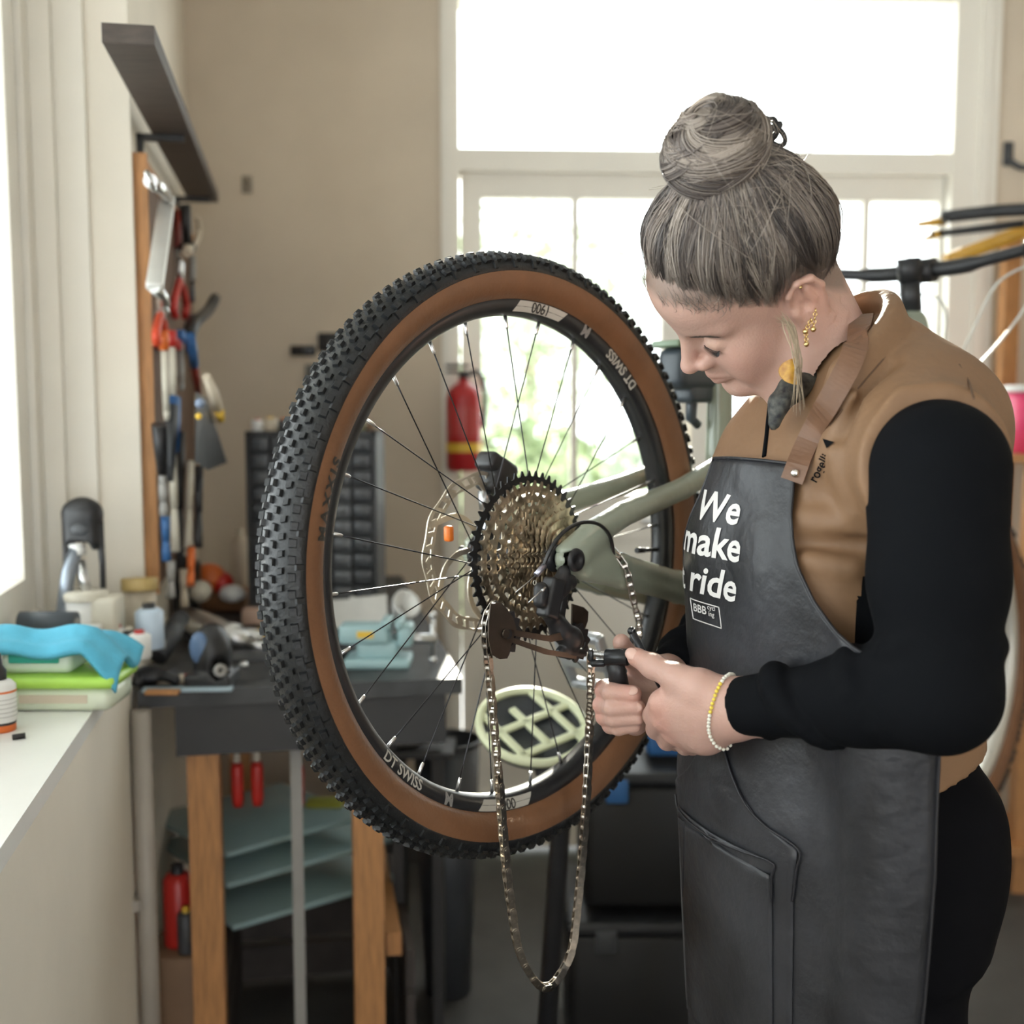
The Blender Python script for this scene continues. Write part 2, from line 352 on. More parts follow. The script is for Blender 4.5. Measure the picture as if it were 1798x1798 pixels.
# ================================================================ smooth solid modelling: signed distance on a grid, surface nets
class Sdf:
    def __init__(s, lo, hi, h):
        s.lo = np.array(lo, float); s.h = h
        s.n = np.ceil((np.array(hi)-s.lo)/h).astype(int)+1
        s.F = np.full(s.n, 1.0, np.float32)
    def sub(s, lo, hi):
        i0 = np.clip(np.floor((np.array(lo)-s.lo)/s.h).astype(int), 0, s.n); i1 = np.clip(np.ceil((np.array(hi)-s.lo)/s.h).astype(int)+1, 0, s.n)
        if (i1 <= i0).any(): return None
        sl = tuple(slice(a, b) for a, b in zip(i0, i1))
        ax = [(s.lo[d]+s.h*np.arange(i0[d], i1[d])).astype(np.float32) for d in range(3)]
        return sl, ax[0][:, None, None], ax[1][None, :, None], ax[2][None, None, :]
    def mix(s, sl, d, k, op):
        f = s.F[sl]
        if op == 'add':
            if k <= 0: s.F[sl] = np.minimum(f, d); return
            hh = np.maximum(k-np.abs(f-d), 0)/k; s.F[sl] = np.minimum(f, d)-hh*hh*k*0.25
        else:
            d = -d
            if k <= 0: s.F[sl] = np.maximum(f, d); return
            hh = np.maximum(k-np.abs(f-d), 0)/k; s.F[sl] = np.maximum(f, d)+hh*hh*k*0.25
    def capsule(s, a, b, ra, rb=None, k=0.0, op='add', flat=None, fax=None):
        """round cone; flat squeezes it along the unit axis fax"""
        rb = ra if rb is None else rb; a = np.array(a, float); b = np.array(b, float)
        if np.abs(b-a).max() < 1e-6: b = a+1e-5
        r = max(ra, rb)*(1 if not flat or flat > 1 else 1/flat if False else 1)*(1.0 if not flat else max(1, 1/flat)); mg = k+3*s.h+0.012
        q = s.sub(np.minimum(a, b)-r-mg, np.maximum(a, b)+r+mg)
        if q is None: return s
        sl, X, Y, Zz = q; ab = b-a; L2 = float(ab@ab)
        t = np.clip(((X-a[0])*ab[0]+(Y-a[1])*ab[1]+(Zz-a[2])*ab[2])/L2, 0, 1)
        dx, dy, dz = X-(a[0]+t*ab[0]), Y-(a[1]+t*ab[1]), Zz-(a[2]+t*ab[2])
        if flat:
            c = dx*fax[0]+dy*fax[1]+dz*fax[2]; g = 1/flat-1
            dx, dy, dz = dx+c*fax[0]*g, dy+c*fax[1]*g, dz+c*fax[2]*g
        d = np.sqrt(dx*dx+dy*dy+dz*dz)-(ra+(rb-ra)*t)
        s.mix(sl, d.astype(np.float32), k, op); return s
    def path(s, pts, rs, k=0.0, **kw):
        for i in range(len(pts)-1): s.capsule(pts[i], pts[i+1], rs[i] if hasattr(rs, '__len__') else rs, rs[i+1] if hasattr(rs, '__len__') else rs, k, **kw)
        return s
    def ell(s, c, r, ax=None, k=0.0, op='add'):
        c = np.array(c, float); r = np.array(r, float); R = max(r); mg = k+3*s.h+0.012
        q = s.sub(c-R-mg, c+R+mg)
        if q is None: return s
        sl, X, Y, Zz = q; X, Y, Zz = X-c[0], Y-c[1], Zz-c[2]
        if ax is not None:
            A = np.array(ax, float); X, Y, Zz = [X*A[i][0]+Y*A[i][1]+Zz*A[i][2] for i in range(3)]
        k0 = np.sqrt((X/r[0])**2+(Y/r[1])**2+(Zz/r[2])**2); k1 = np.sqrt((X/r[0]**2)**2+(Y/r[1]**2)**2+(Zz/r[2]**2)**2)+1e-9
        s.mix(sl, (k0*(k0-1)/k1).astype(np.float32), k, op); return s
    def box(s, c, half, ax=None, rd=0.0, k=0.0, op='add'):
        c = np.array(c, float); half = np.array(half, float)-rd; R = np.linalg.norm(half)+rd; mg = k+3*s.h+0.01
        q = s.sub(c-R-mg, c+R+mg)
        if q is None: return s
        sl, X, Y, Zz = q; X, Y, Zz = X-c[0], Y-c[1], Zz-c[2]
        if ax is not None:
            A = np.array(ax, float); X, Y, Zz = [X*A[i][0]+Y*A[i][1]+Zz*A[i][2] for i in range(3)]
        qx, qy, qz = np.abs(X)-half[0], np.abs(Y)-half[1], np.abs(Zz)-half[2]
        d = np.sqrt(np.maximum(qx, 0)**2+np.maximum(qy, 0)**2+np.maximum(qz, 0)**2)+np.minimum(np.maximum(np.maximum(qx, qy), qz), 0)-rd
        s.mix(sl, np.broadcast_to(d, s.F[sl].shape).astype(np.float32), k, op); return s
    def field(s, fn, lo=None, hi=None, k=0.0, op='add'):
        q = s.sub(s.lo if lo is None else lo, s.lo+s.h*s.n if hi is None else hi)
        sl, X, Y, Zz = q
        s.mix(sl, np.broadcast_to(fn(X, Y, Zz), s.F[sl].shape).astype(np.float32), k, op); return s
    def sample(s, P):
        """trilinear value at points (N,3)"""
        g = (np.asarray(P)-s.lo)/s.h; g = np.clip(g, 0, np.array(s.n)-1.001); i = g.astype(int); f = g-i; o = 0
        for a in (0, 1):
            for b in (0, 1):
                for c in (0, 1):
                    w = (f[:, 0] if a else 1-f[:, 0])*(f[:, 1] if b else 1-f[:, 1])*(f[:, 2] if c else 1-f[:, 2])
                    o = o+w*s.F[i[:, 0]+a, i[:, 1]+b, i[:, 2]+c]
        return o
    def grad(s, P, e=None):
        e = e or s.h; P = np.asarray(P); g = np.stack([s.sample(P+e*np.eye(3)[i])-s.sample(P-e*np.eye(3)[i]) for i in range(3)], 1)
        return g/(np.linalg.norm(g, axis=1)[:, None]+1e-9)
    def mesh(s, relax=1):
        F = s.F; n = F.shape; ins = F < 0
        cnt = np.zeros(tuple(x-1 for x in n), np.int8)
        for a in (0, 1):
            for b in (0, 1):
                for c in (0, 1): cnt += ins[a:n[0]-1+a, b:n[1]-1+b, c:n[2]-1+c]
        idx = np.argwhere((cnt > 0) & (cnt < 8)); N = len(idx)
        acc = np.zeros((N, 3)); w = np.zeros(N)
        for d in range(3):
            o = [x for x in range(3) if x != d]
            for p in (0, 1):
                for q in (0, 1):
                    off = np.zeros(3, int); off[o[0]] = p; off[o[1]] = q; e = np.eye(3, dtype=int)[d]
                    A = idx+off; B = A+e; fa = F[A[:, 0], A[:, 1], A[:, 2]]; fb = F[B[:, 0], B[:, 1], B[:, 2]]
                    cr = (fa < 0) != (fb < 0); t = np.where(cr, fa/(fa-fb+1e-20), 0)
                    acc += np.where(cr[:, None], off+e*t[:, None], 0); w += cr
        P = s.lo+s.h*(idx+acc/w[:, None])
        lut = np.full(cnt.shape, -1, np.int32); lut[idx[:, 0], idx[:, 1], idx[:, 2]] = np.arange(N)
        quads = []
        for d in range(3):
            sl = [slice(1, x-1) for x in n]; sl[d] = slice(0, n[d]-1); sl2 = list(sl); sl2[d] = slice(1, n[d])
            i0 = ins[tuple(sl)]; i1 = ins[tuple(sl2)]; e = np.argwhere(i0 != i1); st = i0[e[:, 0], e[:, 1], e[:, 2]]
            for x in range(3):
                if x != d: e[:, x] += 1
            o1, o2 = (d+1) % 3, (d+2) % 3; u = np.eye(3, dtype=int)[o1]; v = np.eye(3, dtype=int)[o2]
            q = np.stack([lut[tuple((e-u-v).T)], lut[tuple((e-v).T)], lut[tuple(e.T)], lut[tuple((e-u).T)]], 1)
            q[~st] = q[~st][:, ::-1]; quads.append(q)
        Q = np.concatenate(quads); Q = Q[(Q >= 0).all(1)]
        for _ in range(relax): P = lap(P, Q, 0.5)
        return P, Q
def lap(P, Q, f):
    acc = np.zeros_like(P); c = np.zeros(len(P))
    for i in range(4):
        a, b = Q[:, i], Q[:, (i+1) % 4]
        for x, y in ((a, b), (b, a)):
            for d in range(3): acc[:, d] += np.bincount(x, P[y, d], len(P))
            c += np.bincount(x, minlength=len(P))
    return P*(1-f)+f*acc/np.maximum(c, 1)[:, None]
# ================================================================ the green bicycle in the work stand
TH, EL = 0.81744, 0.02704
bn = V((math.cos(EL)*math.sin(TH), -math.cos(EL)*math.cos(TH), math.sin(EL)))      # axle direction, drive side
HUB = V((0.01703, 1.41421, CAM_Z-0.18868)) - bn*0.015
bu = Z.cross(bn).normalized(); bw0 = bn.cross(bu)                                     # forward, up in the wheel plane
def bk(u, d, w): return HUB + bu*u + bn*d + bw0*w
def pol(r, a, d): return HUB + bu*(r*math.cos(a)) + bw0*(r*math.sin(a)) + bn*d
def ond(px, py, D):
    return onplane(px, py, HUB+bn*D, bn)
def loc(px, py, D):
    q = ond(px, py, D)-HUB; return np.array([q.dot(bu), D, q.dot(bw0)])
BM = np.array([bu, bn, bw0])                                                        # rows
def bkn(P): return np.asarray(P)@BM + np.array(HUB)
bike = thing('bicycle', 'sage green mountain bicycle held in the work stand, rear wheel with tan sidewalls nearest', 'bicycle', HUB)
M_rubber = mat('tyre_rubber', (0.011, 0.012, 0.0135), 0.40, noise=0.3, nscale=60, bump=0.15, bscale=300)
M_tan = mat('tan_sidewall', (0.19, 0.088, 0.042), 0.40, noise=0.12, nscale=18, bump=0.10, bscale=200)
M_rim = mat('rim_black', (0.022, 0.022, 0.024), 0.28, noise=0.2, nscale=30)
M_print = mat('print_pale', (0.50, 0.48, 0.43), 0.5)
M_print_dark = mat('print_black', (0.03, 0.028, 0.025), 0.5)
M_spoke = mat('spoke_black', (0.05, 0.05, 0.055), 0.3, 0.9)
M_nip = mat('nipple_silver', (0.75, 0.75, 0.75), 0.3, 1.0)
M_black = mat('anodised_black', (0.02, 0.02, 0.022), 0.35, 0.3)
M_plastic = mat('black_plastic', (0.02, 0.02, 0.022), 0.42)
M_steel = mat('steel', (0.6, 0.6, 0.6), 0.3, 1.0)
M_frame = mat('frame_green', (0.29, 0.325, 0.255), 0.30, noise=0.03, nscale=8, coat=0.5)
M_chainm = mat('chain_steel', (0.48, 0.44, 0.39), 0.28, 1.0, noise=0.3, nscale=90)
M_cog = mat('sprocket_steel', (0.47, 0.40, 0.31), 0.40, 1.0, noise=0.5, nscale=70)
M_cogblk = mat('sprocket_black', (0.03, 0.03, 0.032), 0.4, 0.6)
M_rotor = mat('rotor_steel', (0.66, 0.60, 0.50), 0.38, 0.75, noise=0.15, nscale=50)
M_bronze = mat('cage_bronze', (0.09, 0.07, 0.055), 0.35, 0.7, noise=0.2, nscale=40)

def make_rim(ctr, name, ax_u, ax_n, ax_w, parent, m_=None):
    m = MB()
    prof = [(0.3185, 0.0165), (0.3175, 0.0178), (0.309, 0.0165), (0.3015, 0.0125), (0.2985, 0.007), (0.2978, 0.0), (0.2985, -0.007), (0.3015, -0.0125), (0.309, -0.0165), (0.3175, -0.0178), (0.3185, -0.0165), (0.312, -0.0145), (0.310, 0.0), (0.312, 0.0145)]
    m.lathe(ctr, ax_n, prof, 128, closed=True); return m.build(name, m_ or M_rim, parent)
rim = make_rim(HUB, 'rear_rim', bu, bn, bw0, bike)
# tyre: casing with the knobs as sub-parts, tan sidewalls on both flanks
def tyre_parts(ctr, ax_n, parent, nm='rear_tyre'):
    side = [(0.3165, 0.0165), (0.3205, 0.0225), (0.3265, 0.0272), (0.334, 0.0308), (0.342, 0.0325), (0.3497, 0.0325)]
    tread = [(0.3497, 0.0325), (0.3512, 0.0332), (0.3570, 0.0318), (0.3630, 0.0280), (0.3682, 0.0205), (0.3712, 0.011), (0.3722, 0.0), (0.3712, -0.011), (0.3682, -0.0205), (0.3630, -0.0280), (0.3570, -0.0318), (0.3512, -0.0332), (0.3497, -0.0325)]
    m = MB(); m.lathe(ctr, ax_n, tread, 180); t = m.build(nm, M_rubber, parent)
    for s in (1, -1):
        m = MB(); m.lathe(ctr, ax_n, [(r, h*s) for r, h in side], 144); m.build('tyre_sidewall', M_tan, parent)['label'] = 'tan brown sidewall'
    return t
tyre = tyre_parts(HUB, bn, bike)
_NR = 132
def knob_mesh(nm, l, w, h, skew):
    bm = bmesh.new(); bmesh.ops.create_cube(bm, size=1)
    for v in bm.verts:
        k_ = 0.82 if v.co.z > 0 else 1.06
        v.co = V((v.co.x*l*k_+skew*v.co.y*w, v.co.y*w*k_, (v.co.z+0.5)*h-0.0008))
    me = bpy.data.meshes.new(nm); bm.to_mesh(me); bm.free(); me.materials.append(M_rubber); return me
KN = {'c': knob_mesh('knob', 0.0080, 0.0066, 0.0050, 0.12), 'm': knob_mesh('knob', 0.0070, 0.0070, 0.0048, -0.2), 's': knob_mesh('knob', 0.0092, 0.0084, 0.0056, 0.0), 't': knob_mesh('knob', 0.0065, 0.010, 0.003, 0.0)}
kn = []
for i in range(_NR):
    a = 2*PI*i/_NR
    for sgn in (1, -1):
        off = 0.5 if sgn < 0 else 0.0
        spec_ = [('c', 0.0062, 0.3718, 0.35+off*0.8), ('m', 0.0172, 0.3695, 0.85+off*0.6), ('s', 0.0272, 0.3638, 0.2+off)]
        if i % 2 == 0: spec_.append(('t', 0.0318, 0.3575, 0.6))
        for ty, h, r, ph in spec_:
            aa = a+ph*2*PI/_NR
            tilt = {'c': 0.14, 'm': 0.42, 's': 0.95, 't': 1.35}[ty]
            rad = bu*math.cos(aa)+bw0*math.sin(aa)
            up = (rad*math.cos(tilt)+bn*(sgn*math.sin(tilt))); tan_ = bn.cross(rad)
            p = HUB+rad*r+bn*(h*sgn)
            kn.append((p, tan_, up.cross(tan_), up, ty))
eye = V((0, 0, CAM_Z))
def kscore(k_):
    d = (eye-k_[0]); return max(0.02, k_[3].dot(d.normalized())+0.35)/d.length_squared
kn.sort(key=kscore, reverse=True)
kx = MB()
for i, (p, x, y, z, ty) in enumerate(kn):
    if i < 296:
        o = bpy.data.objects.new('knob', KN[ty]); COL.objects.link(o); o.parent = tyre
        o.matrix_local = Matrix.Translation(p-_org[tyre.name]) @ Matrix((x, y, z)).transposed().to_4x4()
    else:
        R3 = Matrix((x, y, z)).transposed()
        kx.add([p+R3@v.co for v in KN[ty].vertices], [tuple(f.vertices) for f in KN[ty].polygons])
o = kx.build('tread_knobs', M_rubber, tyre, fix=False); o['kind'] = 'stuff'
# print on the rim and on the tyre
def rim_text(txt, a_mid, h, r0, m_, name, parent, inward=True, bold=0.02, space=1.0, surf=None, lift=0.0006, sh=0.0):
    vs, fs = text_mesh(txt, bold, sh, space)
    out = []
    ymid = 0.35
    for x, y in vs:
        dy = (y-ymid)*h
        if inward: r = r0-dy; a = a_mid + x*h/r0
        else: r = r0+dy; a = a_mid - x*h/r0
        out.append(pol(r, a, surf(r)+lift))
    mb = MB(); mb.add(out, fs); return mb.build(name, m_, parent, fix=False)
def rim_face(r): return float(np.interp(r, [0.2985, 0.3015, 0.309, 0.3175, 0.3185], [0.007, 0.0125, 0.0165, 0.0178, 0.0165]))
def wall_face(r): return float(np.interp(r, [0.3165, 0.3205, 0.3265, 0.334, 0.342, 0.3497], [0.0165, 0.0225, 0.0272, 0.0308, 0.0325, 0.0325]))
D2R = math.radians
for a_dt, a_m, a_n in ((50.0, 66.5, 83.5), (-133.5, -117.5, -98.5)):
    rim_text('DT SWISS', D2R(a_dt), 0.0172, 0.3093, M_print, 'rim_lettering', rim, surf=rim_face)
    rim_text('M', D2R(a_m), 0.0185, 0.3095, mat('print_grey', (0.26, 0.25, 0.24), 0.5), 'rim_lettering', rim, bold=0.05, surf=rim_face)
    mb = MB(); n_ = 24; vs = []
    for i in range(n_+1):
        for j in range(4):
            r = 0.3025+0.0135*j/3; a = D2R(a_n-8.2+16.4*i/n_) + (0.5-j/3)*D2R(2.0)*(1 if i in (0, n_) else 1)
            vs.append(pol(r, a, rim_face(r)+0.0004))
    mb.add(vs, [(i*4+j, i*4+j+1, i*4+j+5, i*4+j+4) for i in range(n_) for j in range(3)], True)
    mb.build('rim_decal', M_print, rim, fix=False)
    rim_text('1900', D2R(a_n), 0.0175, 0.3092, M_print_dark, 'rim_lettering', rim, bold=0.015, surf=rim_face, lift=0.0008, space=0.95)
rim_text('MAXXIS', D2R(164.0), 0.0200, 0.3290, M_print_dark, 'tyre_lettering', bike.children[1] if False else tyre, inward=False, bold=0.04, space=1.35, surf=wall_face, lift=0.0007)
# valve and hub
m = MB(); m.cyl(pol(0.2985, D2R(-4), 0), pol(0.262, D2R(-4), 0), 0.003, 8); m.cyl(pol(0.268, D2R(-4), 0), pol(0.25, D2R(-4), 0), 0.0042, 8); m.build('valve', M_black, rim)
m = MB(); m.lathe(HUB, bn, [(0.009, -0.07), (0.02, -0.068), (0.02, -0.05), (0.029, -0.044), (0.029, -0.038), (0.018, -0.03), (0.016, 0.0), (0.019, 0.008), (0.028, 0.014), (0.028, 0.019), (0.017, 0.021), (0.017, 0.066), (0.008, 0.068)], 32)
hub = m.build('rear_hub', M_black, bike)
for i in range(28):
    a = D2R(92.85)+i*2*PI/28; side = 1 if i % 2 == 0 else -1
    rr = (i//2) % 2; ha = a + D2R(62 if rr else -62)
    p0 = pol(0.297, a, 0.002*side); p1 = pol(0.0262, ha, 0.0165*(1 if side > 0 else -2.45))
    q = p0+(p1-p0)*0.045
    m = MB(); m.tube([q, p0+(p1-p0)*0.12, p0+(p1-p0)*0.9, p1], [0.00095, 0.0008, 0.0008, 0.001], 6); m.build('spoke', M_spoke, rim)
    m = MB(); m.tube([p0-(p1-p0).normalized()*0.001, q, p0+(p1-p0)*0.052], [0.0023, 0.0021, 0.0016], 8); m.build('spoke_nipple', M_nip, rim)
# cassette: twelve sprockets
m = MB(); m.cyl(pol(0, 0, 0.021), pol(0, 0, 0.064), 0.0165, 24); cas = m.build('cassette', M_cog, bike)
def sprocket(T, h, ring, arms, mat_, skew, rh):
    r = T*0.0127/(2*PI); rt = r+0.0038; rr = r-0.0035; ri = max(0.0168, r-ring) if arms else 0.0165
    mb = MB(); th_ = 0.0009
    cont = []
    for i in range(T):
        a0 = 2*PI*i/T
        for da, rad in ((0.0, rr), (0.22, rr+0.0006), (0.42, rt-0.0006), (0.56, rt), (0.78, rr+0.0008)): cont.append((a0+da*2*PI/T, rad))
    n_ = len(cont); vs = []
    for s_ in (-1, 1):
        for a, rad in cont: vs.append(pol(rad, a, h+th_*s_))
        for a, rad in cont: vs.append(pol(ri, a, h+th_*s_))
    fs = []
    for i in range(n_):
        j = (i+1) % n_
        fs += [(i, j, n_+j, n_+i), (2*n_+i, 3*n_+i, 3*n_+j, 2*n_+j), (i, 2*n_+i, 2*n_+j, j), (n_+i, n_+j, 3*n_+j, 3*n_+i)]
    mb.add(vs, fs)
    for i in range(arms):
        a = 2*PI*i/arms+skew*0.3; b = a+skew
        pr = [pol(ri+0.002, a-0.05, h), pol(ri+0.002, a+0.07, h), pol(rh, b+0.09*r/rh*0.6, h), pol(rh, b-0.09*r/rh*0.6, h)]
        mb.prism([p-bn*th_ for p in pr], bn*(2*th_))
    mb.build('sprocket', mat_, cas)
TE = [51, 45, 39, 33, 28, 24, 21, 18, 16, 14, 12, 10]
for i, T in enumerate(TE):
    h = 0.0205+0.00375*i; nxt = TE[min(i+1, 11)]*0.0127/(2*PI)
    sprocket(T, h, 0.0115, 0 if T < 19 else (14 if T > 40 else 11), M_cogblk if i == 0 else M_cog, 0.35 if i % 2 else 0.5, max(0.017, nxt-0.010) if i < 6 else 0.0165)
m = MB()
for k_ in range(7):
    a = 2*PI*k_/7; m.cyl(pol(0.040, a, 0.022), pol(0.036, a+0.1, 0.034), 0.004, 8)
m.build('spider', M_cog, cas)
# brake rotor on the far side, brake caliper
RH = -0.062
def ring_pts(r0, r1, n_, wav=0.0, k_=0):
    return [(2*PI*i/n_, r0, r1+wav*(math.cos(k_*2*PI*i/n_) > 0.2)) for i in range(n_)]
m = MB(); N_ = 144
def flat_ring(mb, r0f, r1f, n_, h, th_):
    vs = []
    for s_ in (-1, 1):
        vs += [pol(r0f(2*PI*i/n_), 2*PI*i/n_, h+s_*th_) for i in range(n_)] + [pol(r1f(2*PI*i/n_), 2*PI*i/n_, h+s_*th_) for i in range(n_)]
    fs = []
    for i in range(n_):
        j = (i+1) % n_
        fs += [(i, n_+i, n_+j, j), (2*n_+i, 2*n_+j, 3*n_+j, 3*n_+i), (n_+i, 3*n_+i, 3*n_+j, n_+j), (i, j, 2*n_+j, 2*n_+i)]
    mb.add(vs, fs)
flat_ring(m, lambda a: 0.0995, lambda a: 0.1035+0.0016*math.cos(12*a), N_, RH, 0.0009)
flat_ring(m, lambda a: 0.0868+0.0012*math.cos(12*a), lambda a: 0.0905, N_, RH, 0.0009)
for i in range(36):
    a = 2*PI*i/36; p, q = pol(0.0900, a, RH), pol(0.1000, a+(0.05 if i % 3 else 0.10), RH); d = (q-p); 
    m.box((p+q)/2, (d.length, 0.0062 if i % 3 else 0.009, 0.0018), (d.normalized(), bn.cross(d.normalized()), bn))
rot = m.build('brake_rotor', M_rotor, bike)
for i in range(6):
    a = 2*PI*i/6+0.3; m = MB()
    pts = [pol(0.021, a-0.5, RH), pol(0.045, a-0.32, RH), pol(0.068, a-0.08, RH), pol(0.089, a+0.22, RH)]
    pts = smooth_path(pts, 4)
    for j in range(len(pts)-1):
        d = pts[j+1]-pts[j]; m.box((pts[j]+pts[j+1])/2, (d.length*1.1, 0.0075, 0.0019), (d.normalized(), bn.cross(d.normalized()), bn))
    m.build('rotor_arm', M_rotor, rot)
m = MB(); m.cyl(pol(0, 0, RH-0.004), pol(0, 0, RH+0.006), 0.024, 24); m.build('rotor_carrier', M_black, rot)
cc = ond(872, 838, -0.064)
m = MB(); m.box(cc, (0.040, 0.038, 0.048), axes(bw0*0.9+bu*0.5, bn), 0.008); m.box(cc-bu*0.012+bw0*0.02, (0.034, 0.026, 0.024), axes(bw0*0.9+bu*0.5, bn), 0.006)
cal = m.build('brake_caliper', M_plastic, bike)
m = MB(); p = ond(852, 895, -0.064); q = ond(850, 862, -0.066); m.tube([p, q], [0.0075, 0.0085], 14); m.cyl(ond(858, 905, -0.066), ond(852, 940, -0.066), 0.006, 10); m.build('caliper_adapter', mat('bare_alloy', (0.55, 0.58, 0.62), 0.3, 1.0), cal)
m = MB(); m.box(ond(788, 937, -0.058), (0.011, 0.010, 0.020), axes(bw0, bn), 0.003); m.build('pad_spacer', mat('orange_plastic', (0.85, 0.20, 0.02), 0.4), cal)['label'] = 'orange tab'
# frame
fs_ = Sdf((-0.06, -0.11, -0.20), (1.24, 0.11, 0.46), 0.0045)
BBu, BBw = 0.455, -0.115
for sd in (1, -1):
    A = (0.008, 0.080*sd, 0.0)
    fs_.path([A, (0.055, 0.082*sd, 0.028), (0.12, 0.074*sd, 0.045), (0.28, 0.058*sd, 0.070), (0.42, 0.036*sd, 0.10)], [0.021, 0.018, 0.0165, 0.0155, 0.0155], 0.002)
    for o_ in (-0.010, 0.010):
        fs_.path([(0.03, 0.082*sd, -0.012+o_*0.5), (0.11, 0.080*sd, -0.026+o_), (0.25, 0.068*sd, -0.064+o_), (0.43, 0.040*sd, BBw+o_)], [0.013, 0.0125, 0.0125, 0.013], 0.008)
    fs_.capsule((0.055, 0.081*sd, 0.010), (0.085, 0.081*sd, -0.002), 0.014, 0.011, 0.012)
fs_.capsule((BBu, -0.042, BBw), (BBu, 0.042, BBw), 0.024, 0.024, 0.015)
fs_.path([(BBu, 0, BBw), (0.470, 0, 0.325)], [0.023, 0.0185], 0.015)
fs_.path([(0.470, 0, 0.285), (0.80, 0, 0.315), (1.150, 0, 0.340)], [0.019, 0.021, 0.024], 0.02)
fs_.path([(BBu, 0, BBw+0.01), (0.80, 0, 0.115), (1.16, 0, 0.315)], [0.028, 0.029, 0.027], 0.025)
fs_.capsule((1.155, 0, 0.352), (1.168, 0, 0.275), 0.027, 0.029, 0.02)
fs_.capsule((0, -0.12, 0), (0, 0.12, 0), 0.0095, 0.0095, 0.0, 'sub')
P, Q = fs_.mesh(1); frame = np_obj('frame', bkn(P), Q, M_frame, bike)
m = MB(); ax = loc(998, 981, 0.104)
m.lathe(bk(0, 0.0, 0), bn, [(0.006, -0.10), (0.0065, 0.094), (0.0130, 0.0945), (0.0145, 0.0965), (0.0135, 0.1000), (0.0075, 0.1010), (0.0065, 0.0985), (0.0005, 0.0985)], 28)
m.build('through_axle', M_plastic, frame)
m = MB(); m.cyl(bk(0.469, 0, 0.30), bk(0.474, 0, 0.415), 0.0155, 20); m.lathe(bk(0.470, 0, 0.318), bw0, [(0.0215, 0), (0.0225, 0.002), (0.0225, 0.014), (0.0215, 0.016), (0.0157, 0.016)], 20)
m.build('seat_post', M_plastic, bike)
sd_ = Sdf((0.36, -0.09, 0.36), (0.70, 0.09, 0.50), 0.005)
sd_.path([(0.42, 0, 0.447), (0.50, 0, 0.442), (0.58, 0, 0.437), (0.66, 0, 0.432)], [0.05, 0.045, 0.028, 0.018], 0.03, flat=0.4, fax=(0, 0, 1))
sd_.ell((0.43, 0, 0.449), (0.05, 0.07, 0.02), k=0.03)
P, Q = sd_.mesh(2); np_obj('saddle', bkn(P), Q, mat('saddle_black', (0.025, 0.025, 0.027), 0.5), bike)
m = MB()
for s in (1, -1): m.tube([bk(0.44, 0.022*s, 0.437), bk(0.46, 0.02*s, 0.414), bk(0.54, 0.02*s, 0.414), bk(0.62, 0.012*s, 0.428)], 0.0035, 8)
m.box(bk(0.474, 0, 0.412), (0.04, 0.05, 0.014), (bu, bn, bw0), 0.004); m.build('saddle_rails', M_steel, bike)
# front end: stem, bar, grips, levers, fork and front wheel
m = MB(); st = bk(1.153, 0, 0.372); m.cyl(st, bk(1.1435, 0, 0.432), 0.0205, 20); m.cyl(bk(1.1435, 0, 0.430), bk(1.137, 0, 0.474), 0.0225, 20); m.tube([bk(1.139, 0, 0.455), bk(1.185, 0, 0.452)], [0.021, 0.019], 16)
m.tube([bk(1.187, -0.032, 0.452), bk(1.187, 0.032, 0.452)], 0.0245, 18); m.build('stem', M_plastic, bike)
cb = bk(1.187, 0, 0.452)
m = MB(); bp_ = smooth_path([cb-bn*0.39+bw0*0.020-bu*0.05, cb-bn*0.24+bw0*0.018-bu*0.025, cb-bn*0.10+bw0*0.003, cb-bn*0.03, cb+bn*0.03, cb+bn*0.10+bw0*0.003, cb+bn*0.24+bw0*0.018-bu*0.025, cb+bn*0.39+bw0*0.020-bu*0.05], 5)
m.tube(bp_, [0.0115 if abs((p-cb).dot(bn)) > 0.12 else 0.0155 for p in bp_], 14); hb = m.build('handlebar', M_plastic, bike)
for s in (1, -1):
    e = cb+bn*(0.39*s)+bw0*0.020-bu*0.05; i_ = cb+bn*(0.26*s)+bw0*0.018-bu*0.029
    m = MB(); m.tube([i_, e], 0.0165, 16); m.build('grip', M_rubber, hb)
    l0 = cb+bn*(0.225*s)+bw0*0.016-bu*0.022
    m = MB(); m.tube([l0-bn*0.012*s, l0+bn*0.012*s], 0.019, 14); m.box(l0+bu*0.03-bw0*0.012, (0.045, 0.03, 0.022), (bu, bn, bw0), 0.006)
    m.tube(smooth_path([l0+bu*0.045-bw0*0.015, l0+bu*0.06+bn*0.03*s-bw0*0.02, l0+bu*0.05+bn*0.11*s-bw0*0.022], 4), 0.006, 8); m.build('brake_lever', M_plastic, hb)
M_cable = mat('pale_housing', (0.72, 0.72, 0.66), 0.4)
def cable(pts, r=0.0026, m_=M_cable, par=None, nm='cable_housing'):
    m = MB(); m.tube(smooth_path(pts, 8), r, 8); return m.build(nm, m_, par or bike)
l0 = cb+bn*0.225+bw0*0.004+bu*0.035
cable([l0, l0-bn*0.10+bu*0.05-bw0*0.03, bk(1.24, 0.09, 0.34), bk(1.20, 0.05, 0.22)])
cable([l0-bn*0.004-bw0*0.01, l0-bn*0.05+bu*0.04-bw0*0.09, bk(1.25, 0.10, 0.27), bk(1.21, 0.04, 0.215)])
l1 = cb-bn*0.225+bw0*0.004+bu*0.035
cable([l1, l1+bn*0.09+bu*0.05-bw0*0.03, bk(1.235, 0.02, 0.40), bk(1.21, 0.042, 0.30), bk(1.20, 0.03, 0.22)])
FA = bk(1.395, 0, -0.375)
